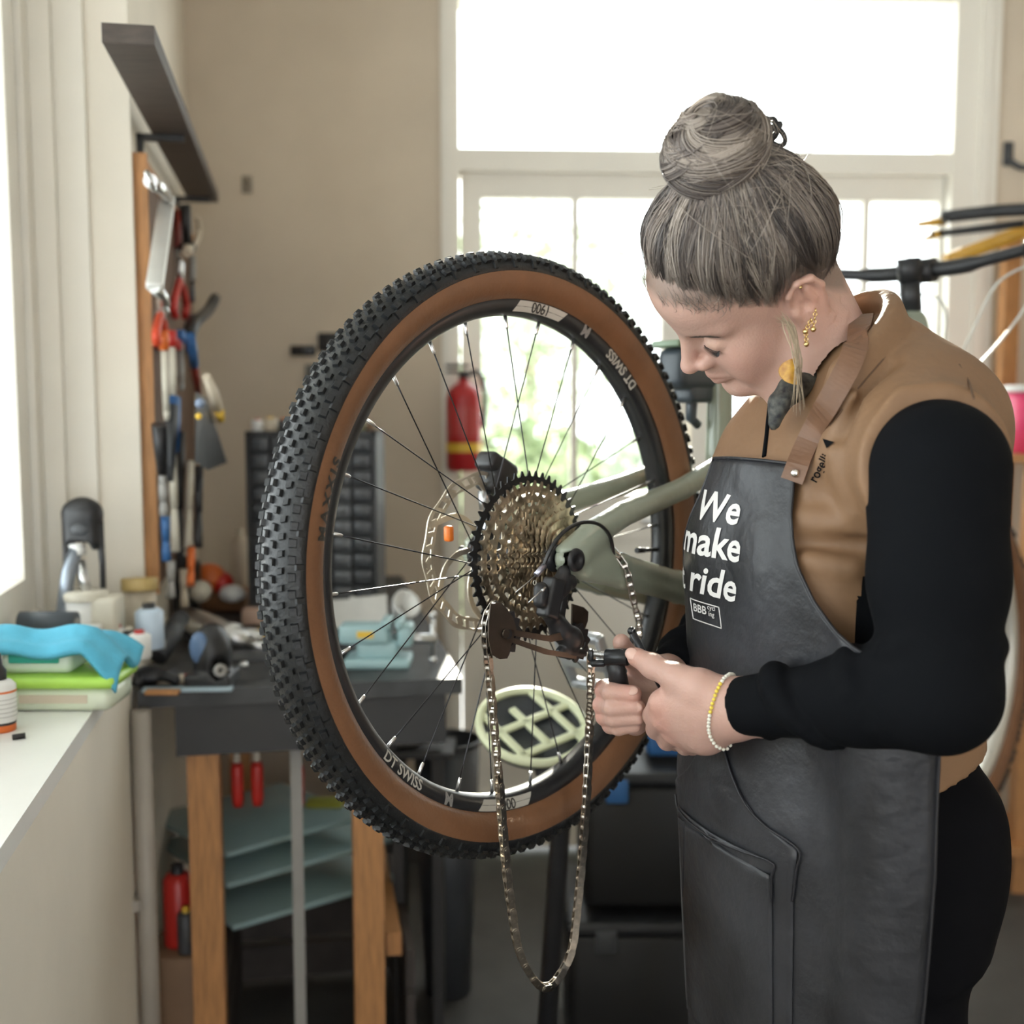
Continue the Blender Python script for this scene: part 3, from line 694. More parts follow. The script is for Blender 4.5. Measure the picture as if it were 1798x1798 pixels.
m = MB(); m.tube([bk(1.168, 0, 0.27), bk(1.175, 0, 0.235)], [0.028, 0.026], 16); m.box(bk(1.178, 0, 0.215), (0.055, 0.15, 0.05), (bu, bn, bw0), 0.016)
for s in (1, -1):
    m.tube([bk(1.178, 0.064*s, 0.225), bk(1.198, 0.064*s, 0.0)], 0.0165, 16); m.tube([bk(1.205, 0.064*s, 0.05), bk(1.365, 0.064*s, -0.34), FA+bn*0.062*s], [0.0215, 0.020, 0.016], 16)
m.tube([bk(1.185, 0.064, 0.06), bk(1.16, 0.055, 0.13), bk(1.155, 0, 0.155), bk(1.16, -0.055, 0.13), bk(1.185, -0.064, 0.06)], 0.012, 10)
m.build('fork', mat('fork_black', (0.02, 0.02, 0.022), 0.3), bike)
fr = make_rim(FA, 'front_rim', bu, bn, bw0, bike, mat('rim_lit_pale', (0.62, 0.60, 0.55), 0.35, 0.5)); ft = tyre_parts(FA, bn, bike, 'front_tyre')  # pale rim colour stands in for sun and sky glare
mm = Matrix((bu, bn, bw0)).transposed().to_4x4()
kx = MB()
for (p, x, y, z, ty) in kn[::2]:
    R3 = Matrix((x, y, z)).transposed(); pp = FA+(p-HUB); kx.add([pp+R3@v.co*1.3 for v in KN[ty].vertices], [tuple(f.vertices) for f in KN[ty].polygons])
o = kx.build('tread_knobs', M_rubber, ft, fix=False); o['kind'] = 'stuff'
m = MB(); m.lathe(FA, bn, [(0.008, -0.055), (0.027, -0.04), (0.016, -0.02), (0.016, 0.02), (0.027, 0.04), (0.008, 0.055)], 24); m.build('front_hub', M_black, bike)
M_fsp = mat('spoke_silver', (0.8, 0.8, 0.78), 0.35, 1.0)
for i in range(28):
    a = i*2*PI/28; side = 1 if i % 2 == 0 else -1; ha = a+D2R(62 if (i//2) % 2 else -62)
    p0 = FA+(pol(0.298, a, 0.002*side)-HUB); p1 = FA+(pol(0.025, ha, 0.037*side)-HUB)
    m = MB(); m.tube([p0, p1], 0.0012, 6); m.build('spoke', M_fsp, fr)
# crank set and pedals
BB = bk(BBu, 0, BBw)
m = MB(); m.cyl(BB-bn*0.075, BB+bn*0.075, 0.012, 16)
crank = m.build('crank_axle', M_black, bike)
m = MB(); N_ = 32*4; vs = []
for s_ in (-1, 1):
    for i in range(N_): vs.append(BB+(pol(0.0645+0.0028*math.cos(32*2*PI*i/N_), 2*PI*i/N_, 0.052+0.0012*s_)-HUB))
    for i in range(N_): vs.append(BB+(pol(0.044, 2*PI*i/N_, 0.052+0.0012*s_)-HUB))
f_ = []
for i in range(N_):
    j = (i+1) % N_; f_ += [(i, j, N_+j, N_+i), (2*N_+i, 3*N_+i, 3*N_+j, 2*N_+j), (i, 2*N_+i, 2*N_+j, j), (N_+i, N_+j, 3*N_+j, 3*N_+i)]
m.add(vs, f_)
for i in range(4):
    a = i*PI/2+0.4; d = bu*math.cos(a)+bw0*math.sin(a); m.box(BB+bn*0.052+d*0.028, (0.045, 0.016, 0.004), (d, bn.cross(d), bn))
m.build('chainring', M_cogblk, crank)
pd = ond(968, 1222, -0.16)                                # far pedal, platform
pdir = (pd-BB); pdir = (pdir-bn*pdir.dot(bn)).normalized()
for s, dr in ((-1, pdir), (1, -pdir)):
    m = MB(); a_, b_ = BB+bn*(0.078*s), BB+bn*(0.088*s)+dr*0.17
    m.tube([a_, (a_+b_)/2, b_], [0.017, 0.0135, 0.0125], 12); m.tube([b_-bn*0.008*s, b_+bn*0.008*s], 0.0145, 14); m.build('crank_arm', M_black, crank)
    c = b_+bn*(0.060*s); x_, y_, z_ = bn, (Z*0.92+dr*0.38).normalized(), None
    y_ = (y_-x_*y_.dot(x_)).normalized(); z_ = x_.cross(y_)
    m = MB(); m.cyl(b_, c+bn*0.045*s, 0.0065, 10)
    for t in (-1, 1):
        m.box(c+y_*0.046*t, (0.088, 0.013, 0.017), (x_, y_, z_), 0.003); m.box(c+x_*0.042*t, (0.012, 0.100, 0.017), (x_, y_, z_), 0.003)
    m.box(c, (0.09, 0.022, 0.020), (x_, y_, z_), 0.004)
    for i in range(-1, 2):
        for t in (-1, 1):
            for q in (-1, 1): m.cyl(c+x_*0.03*i+y_*0.046*t, c+x_*0.03*i+y_*0.046*t+z_*0.012*q, 0.0018, 6)
    m.build('pedal', mat('pedal_alloy', (0.42, 0.44, 0.47), 0.4, 0.6), crank)
# rear derailleur with its swung-back cage
DD = 0.088
def ld(px, py, D=DD): return loc(px, py, D)
g = Sdf(ld(905, 1150)-np.array([0.03, 0.035, 0.02]), ld(1050, 985)+np.array([0.03, 0.035, 0.02]), 0.0012)
g.path([ld(990, 1005), ld(985, 1030), ld(972, 1052)], [0.0085, 0.011, 0.010], 0.006)                       # knuckle at the hanger
g.path([ld(950, 1035, 0.094), ld(948, 1056, 0.094)], [0.009, 0.008], 0.006)
g.box(ld(967, 1050, 0.092), (0.0115, 0.010, 0.024), [(0.94, 0, -0.34), (0, 1, 0), (0.34, 0, 0.94)], 0.004, 0.006)   # outer link
g.box(ld(984, 1052, 0.080), (0.006, 0.008, 0.026), [(0.96, 0, -0.26), (0, 1, 0), (0.26, 0, 0.96)], 0.003, 0.004)
g.path([ld(1000, 1022), ld(984, 1022)], [0.0095, 0.0095], 0.004)
g.path([ld(970, 1085), ld(985, 1108), ld(1002, 1126)], [0.010, 0.012, 0.0125], 0.008)                       # lower knuckle
g.ell(ld(1003, 1122, 0.092), (0.016, 0.014, 0.016), k=0.005)
g.capsule(ld(985, 1145, 0.09), ld(1020, 1150, 0.09), 0.007, 0.008, 0.005)
P, Q = g.mesh(1); der = np_obj('rear_derailleur', bkn(P), Q, M_plastic, bike)
def plate(poly, D, th_, m_, nm):
    m = MB(); m.prism([ond(x, y, D) for x, y in poly], bn*th_); return m.build(nm, m_, der)
plate([(1003, 1060), (1023, 1066), (1031, 1074), (1030, 1090), (1025, 1104), (1012, 1104), (1002, 1096)], 0.075, 0.0022, M_bronze, 'guard_plate')
for D in (0.082, 0.0955):                                  # cage: two plates, each an end shield and two rails
    plate([(860, 1060), (877, 1057), (889, 1070), (900, 1085), (905, 1104), (898, 1126), (889, 1156), (876, 1157), (862, 1149), (856, 1120), (857, 1088)], D, 0.0017, M_bronze, 'cage_plate')
    plate([(893, 1104), (962, 1116), (990, 1108), (998, 1121), (966, 1127), (893, 1115)], D, 0.0017, M_bronze, 'cage_rail')
    plate([(893, 1117), (960, 1140), (1012, 1149), (1010, 1157), (956, 1149), (891, 1126)], D, 0.0017, M_bronze, 'cage_rail')
def jockey(px, py, T, nm):
    c = ond(px, py, 0.0896); m = MB(); n_ = T*4
    vs = []
    for s_ in (-1, 1):
        for i in range(n_): vs.append(c+(pol(T*0.0127/(2*PI)+0.0026*math.cos(T*2*PI*i/n_), 2*PI*i/n_, 0.0022*s_)-HUB))
        for i in range(n_): vs.append(c+(pol(T*0.0127/(2*PI)*0.72, 2*PI*i/n_, 0.0022*s_)-HUB))
    f_ = []
    for i in range(n_):
        j = (i+1) % n_; f_ += [(i, j, n_+j, n_+i), (2*n_+i, 3*n_+i, 3*n_+j, 2*n_+j), (i, 2*n_+i, 2*n_+j, j), (n_+i, n_+j, 3*n_+j, 3*n_+i)]
    m.add(vs, f_); m.cyl(c-bn*0.009, c+bn*0.0085, 0.0055, 14)
    for i in range(5):
        a = i*2*PI/5; d = bu*math.cos(a)+bw0*math.sin(a); m.box(c+d*0.011, (0.014, 0.004, 0.003), (d, bn.cross(d), bn))
    m.build(nm, M_plastic, der)
jockey(884, 1112, 13, 'jockey_wheel'); jockey(1012, 1128, 11, 'jockey_wheel')
m = MB(); c = ond(886, 1112, 0.0972); m.cyl(c, c+bn*0.003, 0.0052, 16); c = ond(1036, 1150, 0.09); m.build('pulley_bolt', M_bronze, der)
M_hous = mat('housing_black', (0.02, 0.02, 0.02), 0.28)
cable([ond(954, 994, 0.10), ond(968, 962, 0.106), ond(990, 934, 0.11), ond(1020, 918, 0.112), ond(1050, 920, 0.108), ond(1070, 940, 0.100), ond(1077, 972, 0.092), ond(1077, 1002, 0.084)], 0.0024, M_hous, der)
m = MB(); m.cyl(ond(941, 1010, 0.098), ond(956, 992, 0.100), 0.0036, 12); m.build('ferrule', mat('ferrule_grey', (0.42, 0.42, 0.5), 0.3, 0.9), der)
m = MB(); m.tube([ond(942, 1009, 0.098), ond(925, 1024, 0.099), ond(905, 1040, 0.099)], 0.0008, 6); m.tube([ond(928, 1058, 0.102), ond(945, 1042, 0.103), ond(957, 1033, 0.104)], 0.0008, 6); m.cyl(ond(951, 1038, 0.1035), ond(958, 1032, 0.104), 0.0018, 8)
m.build('inner_cable', M_steel, der)
m = MB(); c = ond(939, 1023, 0.1035); m.torus(c, bn, 0.0024, 0.0006, 16, 6); m.build('lettering', M_print, der)
# the bicycle stands in the clamp of a work stand
ws = thing('work_stand', 'black work stand clamping the green bicycle by its seat tube', 'work stand', (0.50, 2.00, 0.0))
col_x, col_y = 0.50, 2.00
m = MB(); m.cyl((col_x, col_y, 0.05), (col_x, col_y, 1.58), 0.022, 18); m.build('column', mat('stand_black', (0.025, 0.025, 0.027), 0.4), ws)
cj = bk(0.473, 0, 0.375)
m = MB(); m.cyl((col_x, col_y, 1.52), cj+bn*-0.10+Z*0.0, 0.019, 16); m.box((col_x, col_y, 1.52), (0.07, 0.07, 0.10), None, 0.01); m.build('clamp_arm', M_plastic, ws)
cl = ond(1205, 648, -0.02)
m = MB(); m.box(cl+bu*0.015, (0.115, 0.05, 0.062), axes(bw0, bu), 0.012); m.box(cl-bw0*0.036+bu*0.02, (0.06, 0.04, 0.03), axes(bw0, bu), 0.008)
m.tube([cl-bw0*0.03+bu*0.015, cl-bw0*0.075+bu*0.012, cl-bw0*0.085+bu*0.03], [0.010, 0.0085, 0.007], 10); m.build('clamp_jaw', mat('clamp_slate', (0.06, 0.075, 0.09), 0.35), ws)
m = MB(); m.box(cl+bw0*0.036+bu*0.01, (0.13, 0.05, 0.010), axes(bw0, bu), 0.003); m.build('clamp_pad', mat('clamp_green', (0.25, 0.34, 0.24), 0.4), ws)
for i, e in enumerate(((0.36, 1.60), (0.98, 2.0), (0.80, 2.45))):
    m = MB(); m.tube([(col_x, col_y, 0.72), (e[0], e[1], 0.018)], 0.018, 14); m.build('leg', mat('stand_black', (0.025, 0.025, 0.027), 0.4), ws)
# ================================================================ the mechanic
per = thing('person', 'woman with ash blonde bun, brown vest and dark leather apron bending over the bicycle chain', 'person', (0.36, 1.27, 0.0))
M_skin = mat('skin', (0.60, 0.39, 0.31), 0.48, attr='Col', sss=0.12, bump=0.10, bscale=350)
M_hair = mat('hair', (0.3, 0.25, 0.2), 0.42, attr='Col')
M_vest = mat('vest_brown', (0.225, 0.125, 0.064), 0.6, noise=0.06, nscale=6, bump=0.5, bscale=13)
M_vblk = mat('shirt_black', (0.004, 0.0046, 0.006), 0.85, bump=0.12, bscale=18, spec=0.10)
M_apron = mat('apron_leather', (0.028, 0.029, 0.034), 0.42, noise=0.55, nscale=7, bump=0.22, bscale=45)
M_edge = mat('apron_edge', (0.018, 0.018, 0.022), 0.45)
M_strap = mat('strap_leather', (0.155, 0.078, 0.043), 0.5, noise=0.18, nscale=25, bump=0.1, bscale=90)
M_trous = mat('trousers_black', (0.0045, 0.0046, 0.006), 0.9, bump=0.08, bscale=30, spec=0.08)
npv = lambda p: np.array(p, float)
# --- frames: head (forward, left, up) and torso
hF = V((-0.7117, 0.0432, -0.7012)).normalized(); hU = V((-0.5836, -0.5920, 0.5559)); hU = (hU-hF*hU.dot(hF)).normalized(); hL = hU.cross(hF)
HC = V((0.2717, 1.280, 1.5312))
HM = np.array([hF, hL, hU])
def hw(p): return HC + hF*p[0] + hL*p[1] + hU*p[2]
def hl(p):
    d = V(p)-HC; return np.array([d.dot(hF), d.dot(hL), d.dot(hU)])
tF = V((-0.92, -0.39, 0)).normalized(); tL = Z.cross(tF)
TCY = 1.315
ZT = [0.55, 0.70, 0.80, 0.86, 0.937, 1.0, 1.09, 1.2, 1.27, 1.33, 1.37, 1.41, 1.44, 1.48]
TX = [0.383, 0.383, 0.383, 0.383, 0.382, 0.378, 0.374, 0.374, 0.376, 0.379, 0.383, 0.386, 0.389, 0.392]
TA = [0.146, 0.149, 0.152, 0.155, 0.156, 0.148, 0.138, 0.129, 0.124, 0.118, 0.100, 0.076, 0.055, 0.03]
TB = [0.175, 0.178, 0.18, 0.182, 0.182, 0.168, 0.158, 0.160, 0.162, 0.156, 0.140, 0.108, 0.070, 0.03]
def torso_f(X, Y, Zz, grow=0.0):
    z = Zz.ravel(); cx, a, b = [np.interp(z, ZT, q).astype(np.float32)[None, None, :] for q in (TX, TA, TB)]
    dx, dy = X-cx, Y-TCY
    f = dx*tF.x+dy*tF.y; l = dx*tL.x+dy*tL.y
    fe = np.where(f > 0, 2.6, 2.2)
    q = (np.abs(f)/a)**2.4+(np.abs(l)/b)**2.4
    return np.maximum((q**(1/2.4)-1)*np.minimum(a, b)*0.92-grow, Zz-1.45)
SL = at(1645, 825, 1.09); EL_ = at(1648, 1217, 1.045); WL = at(1288, 1241, 1.165)        # left shoulder, elbow, wrist
SR = V((0.330, 1.405, 1.330)); ER = at(1310, 1075, 1.52); WR = at(1168, 1192, 1.335)
NB = V((0.392, 1.285, 1.415))
# --- vest (body warmer) with stand-up collar
vs_ = Sdf((0.14, 0.99, 0.93), (0.62, 1.60, 1.57), 0.0042)
vs_.field(lambda X, Y, Zz: torso_f(X, Y, Zz, 0.004))
vs_.path([NB-Z*0.01, V((0.412, 1.20, 1.375)), SL+Z*0.004], [0.056, 0.068, 0.0765], 0.05)
vs_.path([NB-Z*0.01, V((0.365, 1.365, 1.365)), SR], [0.056, 0.062, 0.064], 0.05)
vs_.path([at(1560, 650, 1.27), at(1640, 745, 1.22), at(1640, 870, 1.24)], [0.052, 0.055, 0.052], 0.06)                             # rounded upper back
for sd, yy in ((1, -0.055), (-1, 0.05)):
    c_ = V((0.374, TCY, 1.225))+tF*0.082+tL*(0.062*sd); vs_.ell(c_, (0.047, 0.056, 0.056), k=0.05)          # bust
# folds
for (x0, y0, Y0, x1, y1, Y1, r, op) in ((1410, 905, 1.13, 1520, 925, 1.10, 0.007, 'add'), (1400, 955, 1.13, 1515, 960, 1.09, 0.006, 'sub'), (1470, 800, 1.13, 1500, 900, 1.085, 0.008, 'add'), (1420, 985, 1.13, 1500, 1000, 1.10, 0.005, 'add'), (1500, 700, 1.14, 1420, 860, 1.13, 0.008, 'add'), (1560, 640, 1.17, 1480, 760, 1.13, 0.007, 'sub'), (1590, 690, 1.12, 1530, 800, 1.09, 0.007, 'add')):
    p, q = at(x0, y0, Y0), at(x1, y1, Y1)
    def pull(pt, x, y):
        for k_ in range(80):
            yv = 0.96+k_*0.005; w = at(x, y, yv)
            if vs_.sample(np.array([w]))[0] < 0: return w
        return pt
    p, q = pull(p, x0, y0), pull(q, x1, y1); vs_.capsule(p, q, r, r*0.6, 0.018, op)
cA0 = at(1480, 662, 1.27)
colA = at(1540, 535, 1.285)-at(1395, 705, 1.255)
cb_ = (at(1556, 598, 1.30)+at(1350, 735, 1.22))*0.5; A_b = (at(1556, 598, 1.30)-at(1350, 735, 1.22))*0.5
ct_ = (at(1536, 525, 1.30)+at(1375, 690, 1.20))*0.5; A_t = (at(1536, 525, 1.30)-at(1375, 690, 1.20))*0.5
def ringp(c, A, rb, th): return c + A*math.cos(th) + tL*(rb*math.sin(th))
for t in np.linspace(0, 1, 8):
    c = cb_.lerp(ct_, t); A = A_b.lerp(A_t, t); rb = 0.086-0.018*t
    ths = np.linspace(-PI*(0.60-0.05*t), PI*(0.74-0.05*t), 64)
    vs_.path([ringp(c, A, rb, th) for th in ths], 0.0085, 0.006)
vs_.capsule(cb_, NB-Z*0.08, 0.055, 0.06, 0.0, 'sub') if False else None
vest_full = vs_.F.copy()
vs_.field(lambda X, Y, Zz: -((0.990-0.10*(X-0.45))-Zz+0*Y) if False else (Zz-(0.994-0.22*(X-0.50)))*1.0+0*X+0*Y, op='sub') if False else None
vs_.field(lambda X, Y, Zz: Zz-(1.010+0.30*(X-0.50))+0*Y, op='sub')                                           # hem
cutn = V((0.05, -1.0, 0.06)).normalized(); c0 = SL.dot(cutn)+0.002
q_ = vs_.sub((0.25, 1.0, 0.95), (0.62, 1.20, 1.56))
vs_.field(lambda X, Y, Zz: c0-(X*cutn.x+Y*cutn.y+Zz*cutn.z), op='sub', k=0.004)                              # armhole, near side

c1 = (SR).dot(-tL)+0.022
vs_.field(lambda X, Y, Zz: c1+(X*tL.x+Y*tL.y), op='sub', k=0.004)
P, Q = vs_.mesh(1)
vest = np_obj('vest', P, Q, [M_vest, M_vblk], per)
pc = P[Q].mean(1); dd_ = pc-np.array([0, 0, CAM_Z]); dep_ = dd_[:, 1]*math.cos(PITCH)-dd_[:, 2]*math.sin(PITCH)
lf = (pc-np.array([0.374, TCY, 0]))@np.array(tL)
fx = 899+FPX*pc[:, 0]/dep_; fy = 899-FPX*(dd_[:, 1]*math.sin(PITCH)+dd_[:, 2]*math.cos(PITCH))/dep_
ffv = (pc-np.array([0.374, TCY, 0]))@np.array(tF)
blk = (lf > 0.05) & (ffv > -0.05) & (fy > 975) & (fy < 1170) & (fx > np.interp(fy, [970, 1030, 1080, 1200], [1532, 1512, 1500, 1494]))
if len(vest.data.polygons) == len(Q): vest.data.polygons.foreach_set('material_index', blk.astype(np.int32))
# --- black sleeves of the shirt
def sleeve(S_, E_, W_, r0, r1, r2, name, wr):
    P_ = [S_, S_.lerp(E_, 0.5), E_, E_.lerp(W_, 0.5), W_]; lo = np.min([npv(p) for p in P_], 0)-0.1; hi = np.max([npv(p) for p in P_], 0)+0.1
    g = Sdf(lo, hi, 0.0032)
    g.path([S_, S_.lerp(E_, 0.5), E_], [r0, (r0+r1)/2+0.002, r1], 0.02)
    g.path([E_, E_.lerp(W_, 0.35), W_+(W_-E_).normalized()*0.03], [r1, (r1*0.6+r2*0.4), r2], 0.03)
    ax = (W_-E_).normalized(); n_ = 9
    for i in range(n_):                                      # gathered folds of the forearm
        t = 0.28+0.62*i/n_+0.02*math.sin(i*2.3); c = E_.lerp(W_, t); rr = (r1*(1-t)+r2*t)*1.0
        x_ = ax.orthogonal().normalized(); y_ = ax.cross(x_)
        ph = i*1.1; pts = []
        for j in range(9):
            a = ph+j*0.36; pts.append(c+(x_*math.cos(a)+y_*math.sin(a))*(rr*1.0)+ax*(0.012*math.sin(a*1.0)+0.004*j-0.016))
        g.path(pts, 0.0055*wr, 0.010)
    u_ = (E_-S_).normalized()
    for i, (t, a0) in enumerate(((0.80, 0.2), (0.88, 1.0), (0.95, 2.0), (0.7, 3.1))):
        c = S_.lerp(E_, t); x_ = u_.orthogonal().normalized(); y_ = u_.cross(x_)
        g.path([c+(x_*math.cos(a0+j*0.4)+y_*math.sin(a0+j*0.4))*r1*1.0+u_*0.006*j for j in range(5)], 0.006*wr, 0.014)
    cw = W_.dot(ax)
    g.field(lambda X, Y, Zz: cw-(X*ax.x+Y*ax.y+Zz*ax.z), op='sub', k=0.002)
    P, Q = g.mesh(1); return np_obj(name, P, Q, M_vblk, per), g
sl_l, gl = sleeve(SL, EL_, WL+(EL_-WL).normalized()*0.004, 0.0675, 0.0505, 0.0275, 'sleeve', 1.0)
sl_r, gr_ = sleeve(SR, ER, WR+(ER-WR).normalized()*0.02, 0.062, 0.048, 0.0305, 'sleeve', 1.0)
# --- trousers and shoes
g = Sdf((0.10, 1.0, 0.03), (0.66, 1.66, 1.05), 0.0075)
g.field(lambda X, Y, Zz: np.maximum(torso_f(X, Y, Zz, -0.004-0.010*np.clip((Zz-0.96)/0.03, 0, 1)), 0.80-Zz), lo=(0.10, 0.98, 0.75), k=0.0)
for sd in (1, -1):
    h_ = V((0.386, TCY, 0.84))+tL*(0.088*sd); kn_ = V((0.375, TCY, 0.46))+tL*(0.095*sd); an = V((0.395, TCY, 0.08))+tL*(0.10*sd)
    g.path([h_, h_.lerp(kn_, 0.5), kn_, kn_.lerp(an, 0.4), an], [0.098, 0.085, 0.062, 0.058, 0.045], 0.05)
    g.ell(V((0.385, TCY, 0.90))+tL*(0.085*sd)-tF*0.058, (0.080, 0.082, 0.10), k=0.05)
g.field(lambda X, Y, Zz: (0.055-Zz)*-1+0*X+0*Y, op='sub', k=0.0)
g.field(lambda X, Y, Zz: (1.02-Zz)+0*X+0*Y, op='sub', k=0.0)
trg = g; P, Q = g.mesh(1); np_obj('trousers', P, Q, M_trous, per)
for sd in (1, -1):
    an = V((0.395, TCY, 0.0))+tL*(0.10*sd); s_ = Sdf(npv(an)-[0.25, 0.25, 0.01], npv(an)+[0.15, 0.2, 0.16], 0.006)
    s_.path([an-tF*0.03+Z*0.045, an+tF*0.08+Z*0.045, an+tF*0.16+Z*0.038], [0.042, 0.040, 0.034], 0.03); s_.capsule(an-tF*0.01+Z*0.05, an-tF*0.005+Z*0.10, 0.044, 0.042, 0.03)
    s_.field(lambda X, Y, Zz: (Zz-0.001)+0*X+0*Y, op='sub'); P, Q = s_.mesh(1); np_obj('shoe', P, Q, mat('shoe_dark', (0.03, 0.03, 0.035), 0.6), per)
# --- apron: hangs from the chest; angle psi round the trunk, height z
NZ, NP = 120, 81
zz = np.linspace(0.60, 1.40, NZ); psi = np.linspace(-1.75, 1.75, NP)
vs_full = Sdf.__new__(Sdf); vs_full.lo, vs_full.h, vs_full.n, vs_full.F = vs_.lo, vs_.h, vs_.n, vest_full
RR = np.zeros((NZ, NP)); rs_ = np.linspace(0.02, 0.30, 141)
for i, z in enumerate(zz):
    cx = np.interp(z, ZT, TX)
    for j, a in enumerate(psi):
        d = tF*math.cos(a)+tL*math.sin(a)
        pts = np.stack([cx+d.x*rs_, TCY+d.y*rs_, np.full_like(rs_, z)], 1)
        f = vs_full.sample(pts) if z > 0.95 else trg.sample(pts)
        ins = np.nonzero(f < 0.002)[0]; ins = ins[ins < 118]
        RR[i, j] = rs_[ins[-1]] if len(ins) else 0.05
for i in range(NZ-2, -1, -1): RR[i] = np.maximum(RR[i], RR[i+1]-0.0004)
def blur(A, n_):
    for _ in range(n_):
        A = np.pad(A, 1, 'edge'); A = (A[1:-1, 1:-1]*2+A[:-2, 1:-1]+A[2:, 1:-1]+A[1:-1, :-2]+A[1:-1, 2:])/6
    return A
RR = np.maximum(blur(RR, 14), RR*0.5+0.5*blur(RR, 6))+0.009
def ap_pt(a, z, lift=0.0):
    i = np.clip((z-zz[0])/(zz[1]-zz[0]), 0, NZ-1.001); j = np.clip((a-psi[0])/(psi[1]-psi[0]), 0, NP-1.001); i0, j0 = int(i), int(j); fi, fj = i-i0, j-j0
    r = (RR[i0, j0]*(1-fi)*(1-fj)+RR[i0+1, j0]*fi*(1-fj)+RR[i0, j0+1]*(1-fi)*fj+RR[i0+1, j0+1]*fi*fj)+lift
    cx = np.interp(z, ZT, TX); d = tF*math.cos(a)+tL*math.sin(a)
    return V((cx+d.x*r, TCY+d.y*r, z))
def proj(p):
    d = V(p)-V((0, 0, CAM_Z)); c, s = math.cos(PITCH), math.sin(PITCH); dep = d.y*c-d.z*s; up = d.y*s+d.z*c
    return 899+FPX*d.x/dep, 899-FPX*up/dep
_g = [(a, z, *proj(ap_pt(a, z))) for z in np.linspace(0.62, 1.39, 155) for a in np.linspace(-0.6, 1.7, 140)]
_g = np.array(_g)
def ap_inv(px, py):                                         # place on the apron seen at a pixel
    d = (_g[:, 2]-px)**2+(_g[:, 3]-py)**2; k_ = np.argsort(d)[:4]; w = 1/(d[k_]+0.5)
    return float((_g[k_, 0]*w).sum()/w.sum()), float((_g[k_, 1]*w).sum()/w.sum())
edge = [ap_inv(x, y) for x, y in ((1393, 838), (1388, 900), (1391, 950), (1402, 1000), (1428, 1055), (1468, 1110), (1515, 1160))]
ea = [e[0] for e in edge]; ez = [e[1] for e in edge]
e_top = ez[0]+0.012
sid = [ap_inv(1650, 1310), ap_inv(1646, 1420), ap_inv(1640, 1560)]
Zk = [0.60, sid[2][1], sid[1][1], sid[0][1], ez[6], ez[5], ez[4], ez[3], ez[2], ez[1], ez[0], e_top]
Ak = [sid[2][0]-0.03, sid[2][0], sid[1][0], sid[0][0], ea[6]+0.05, ea[5], ea[4], ea[3], ea[2], ea[1], ea[0], ea[0]]
o_ = np.argsort(Zk); Zk = np.array(Zk)[o_]; Ak = np.array(Ak)[o_]
def amax(z): return float(np.interp(z, Zk, Ak))
z_top_c = ap_inv(1262, 798)[1]
nr, nc = 110, 61; VS = []
for i in range(nr):
    for j in range(nc):
        s = -1+2*j/(nc-1); zt = z_top_c+(e_top-z_top_c)*min(1, abs(s))**2; z = 0.60+(zt-0.60)*i/(nr-1)
        a = amax(z)*s; lift = 0.006*max(0, (i/(nr-1)-0.93)/0.07)*(1-abs(s))
        VS.append(ap_pt(a, z, lift))
VS = np.array(VS); idx = np.arange(nr*nc).reshape(nr, nc)
FQ = np.stack([idx[:-1, :-1], idx[:-1, 1:], idx[1:, 1:], idx[1:, :-1]], -1).reshape(-1, 4)
apron = np_obj('apron', VS, FQ, M_apron, per)
sm_ = apron.modifiers.new('thick', 'SOLIDIFY'); sm_.thickness = 0.0028; sm_.offset = -1
eg = [V(VS[idx[i, nc-1]]) for i in range(nr)]+[V(VS[idx[nr-1, j]]) for j in range(nc-1, -1, -1)]+[V(VS[idx[i, 0]]) for i in range(nr-1, -1, -1)]
m = MB(); m.tube(eg[::1], 0.0019, 6); m.build('edge_binding', M_edge, apron)
def seam(pts, r=0.0013, nm='pocket_seam', lift=0.0022):
    q = smooth_path([V((*ap_inv(x, y), 0)) for x, y in pts], 6); m = MB(); m.tube([ap_pt(p.x, p.y, lift) for p in q], r, 6); return m.build(nm, M_edge, apron)
def patch(bpts, z0, nm, lift):
    """panel symmetric about the centre line, its edge given by photo places (psi, z)"""
    q = [ap_inv(x, y) for x, y in bpts]; q.sort(key=lambda t: t[1]); zs = [t[1] for t in q]; as_ = [t[0] for t in q]
    vs = []; n1, n2 = 30, 29; zt = zs[-1]
    for i in range(n1):
        z = z0+(zt-z0)*i/(n1-1); am = float(np.interp(z, zs, as_))
        for j in range(n2): vs.append(ap_pt(am*(-1+2*j/(n2-1)), z, lift))
    ix = np.arange(n1*n2).reshape(n1, n2)
    o = np_obj(nm, np.array(vs), np.stack([ix[:-1, :-1], ix[:-1, 1:], ix[1:, 1:], ix[1:, :-1]], -1).reshape(-1, 4), M_apron, apron)
    s = o.modifiers.new('thick', 'SOLIDIFY'); s.thickness = 0.0022; s.offset = -1; return o
patch([(1272, 1302), (1288, 1360), (1312, 1410), (1345, 1450), (1400, 1490), (1399, 1520), (1393, 1572)], 0.66, 'pocket_panel', 0.003)
patch([(1200, 1415), (1230, 1452), (1290, 1485), (1355, 1510), (1357, 1530), (1358, 1572)], 0.66, 'lower_pocket', 0.0058)
seam([(1270, 1295), (1288, 1360), (1312, 1410), (1345, 1450), (1401, 1490), (1399, 1530), (1393, 1580)], 0.0014, 'pocket_seam', 0.0032)
seam([(1192, 1395), (1200, 1420), (1230, 1452), (1290, 1485), (1356, 1510), (1358, 1540), (1358, 1580)], 0.0014, 'pocket_seam', 0.006)
seam([(1196, 1150), (1206, 1166), (1240, 1180), (1286, 1193)], 0.0015, 'pocket_seam', 0.0015)
seam([(1210, 1442), (1209, 1500), (1208, 1575)], 0.0006, 'stitching', 0.006)
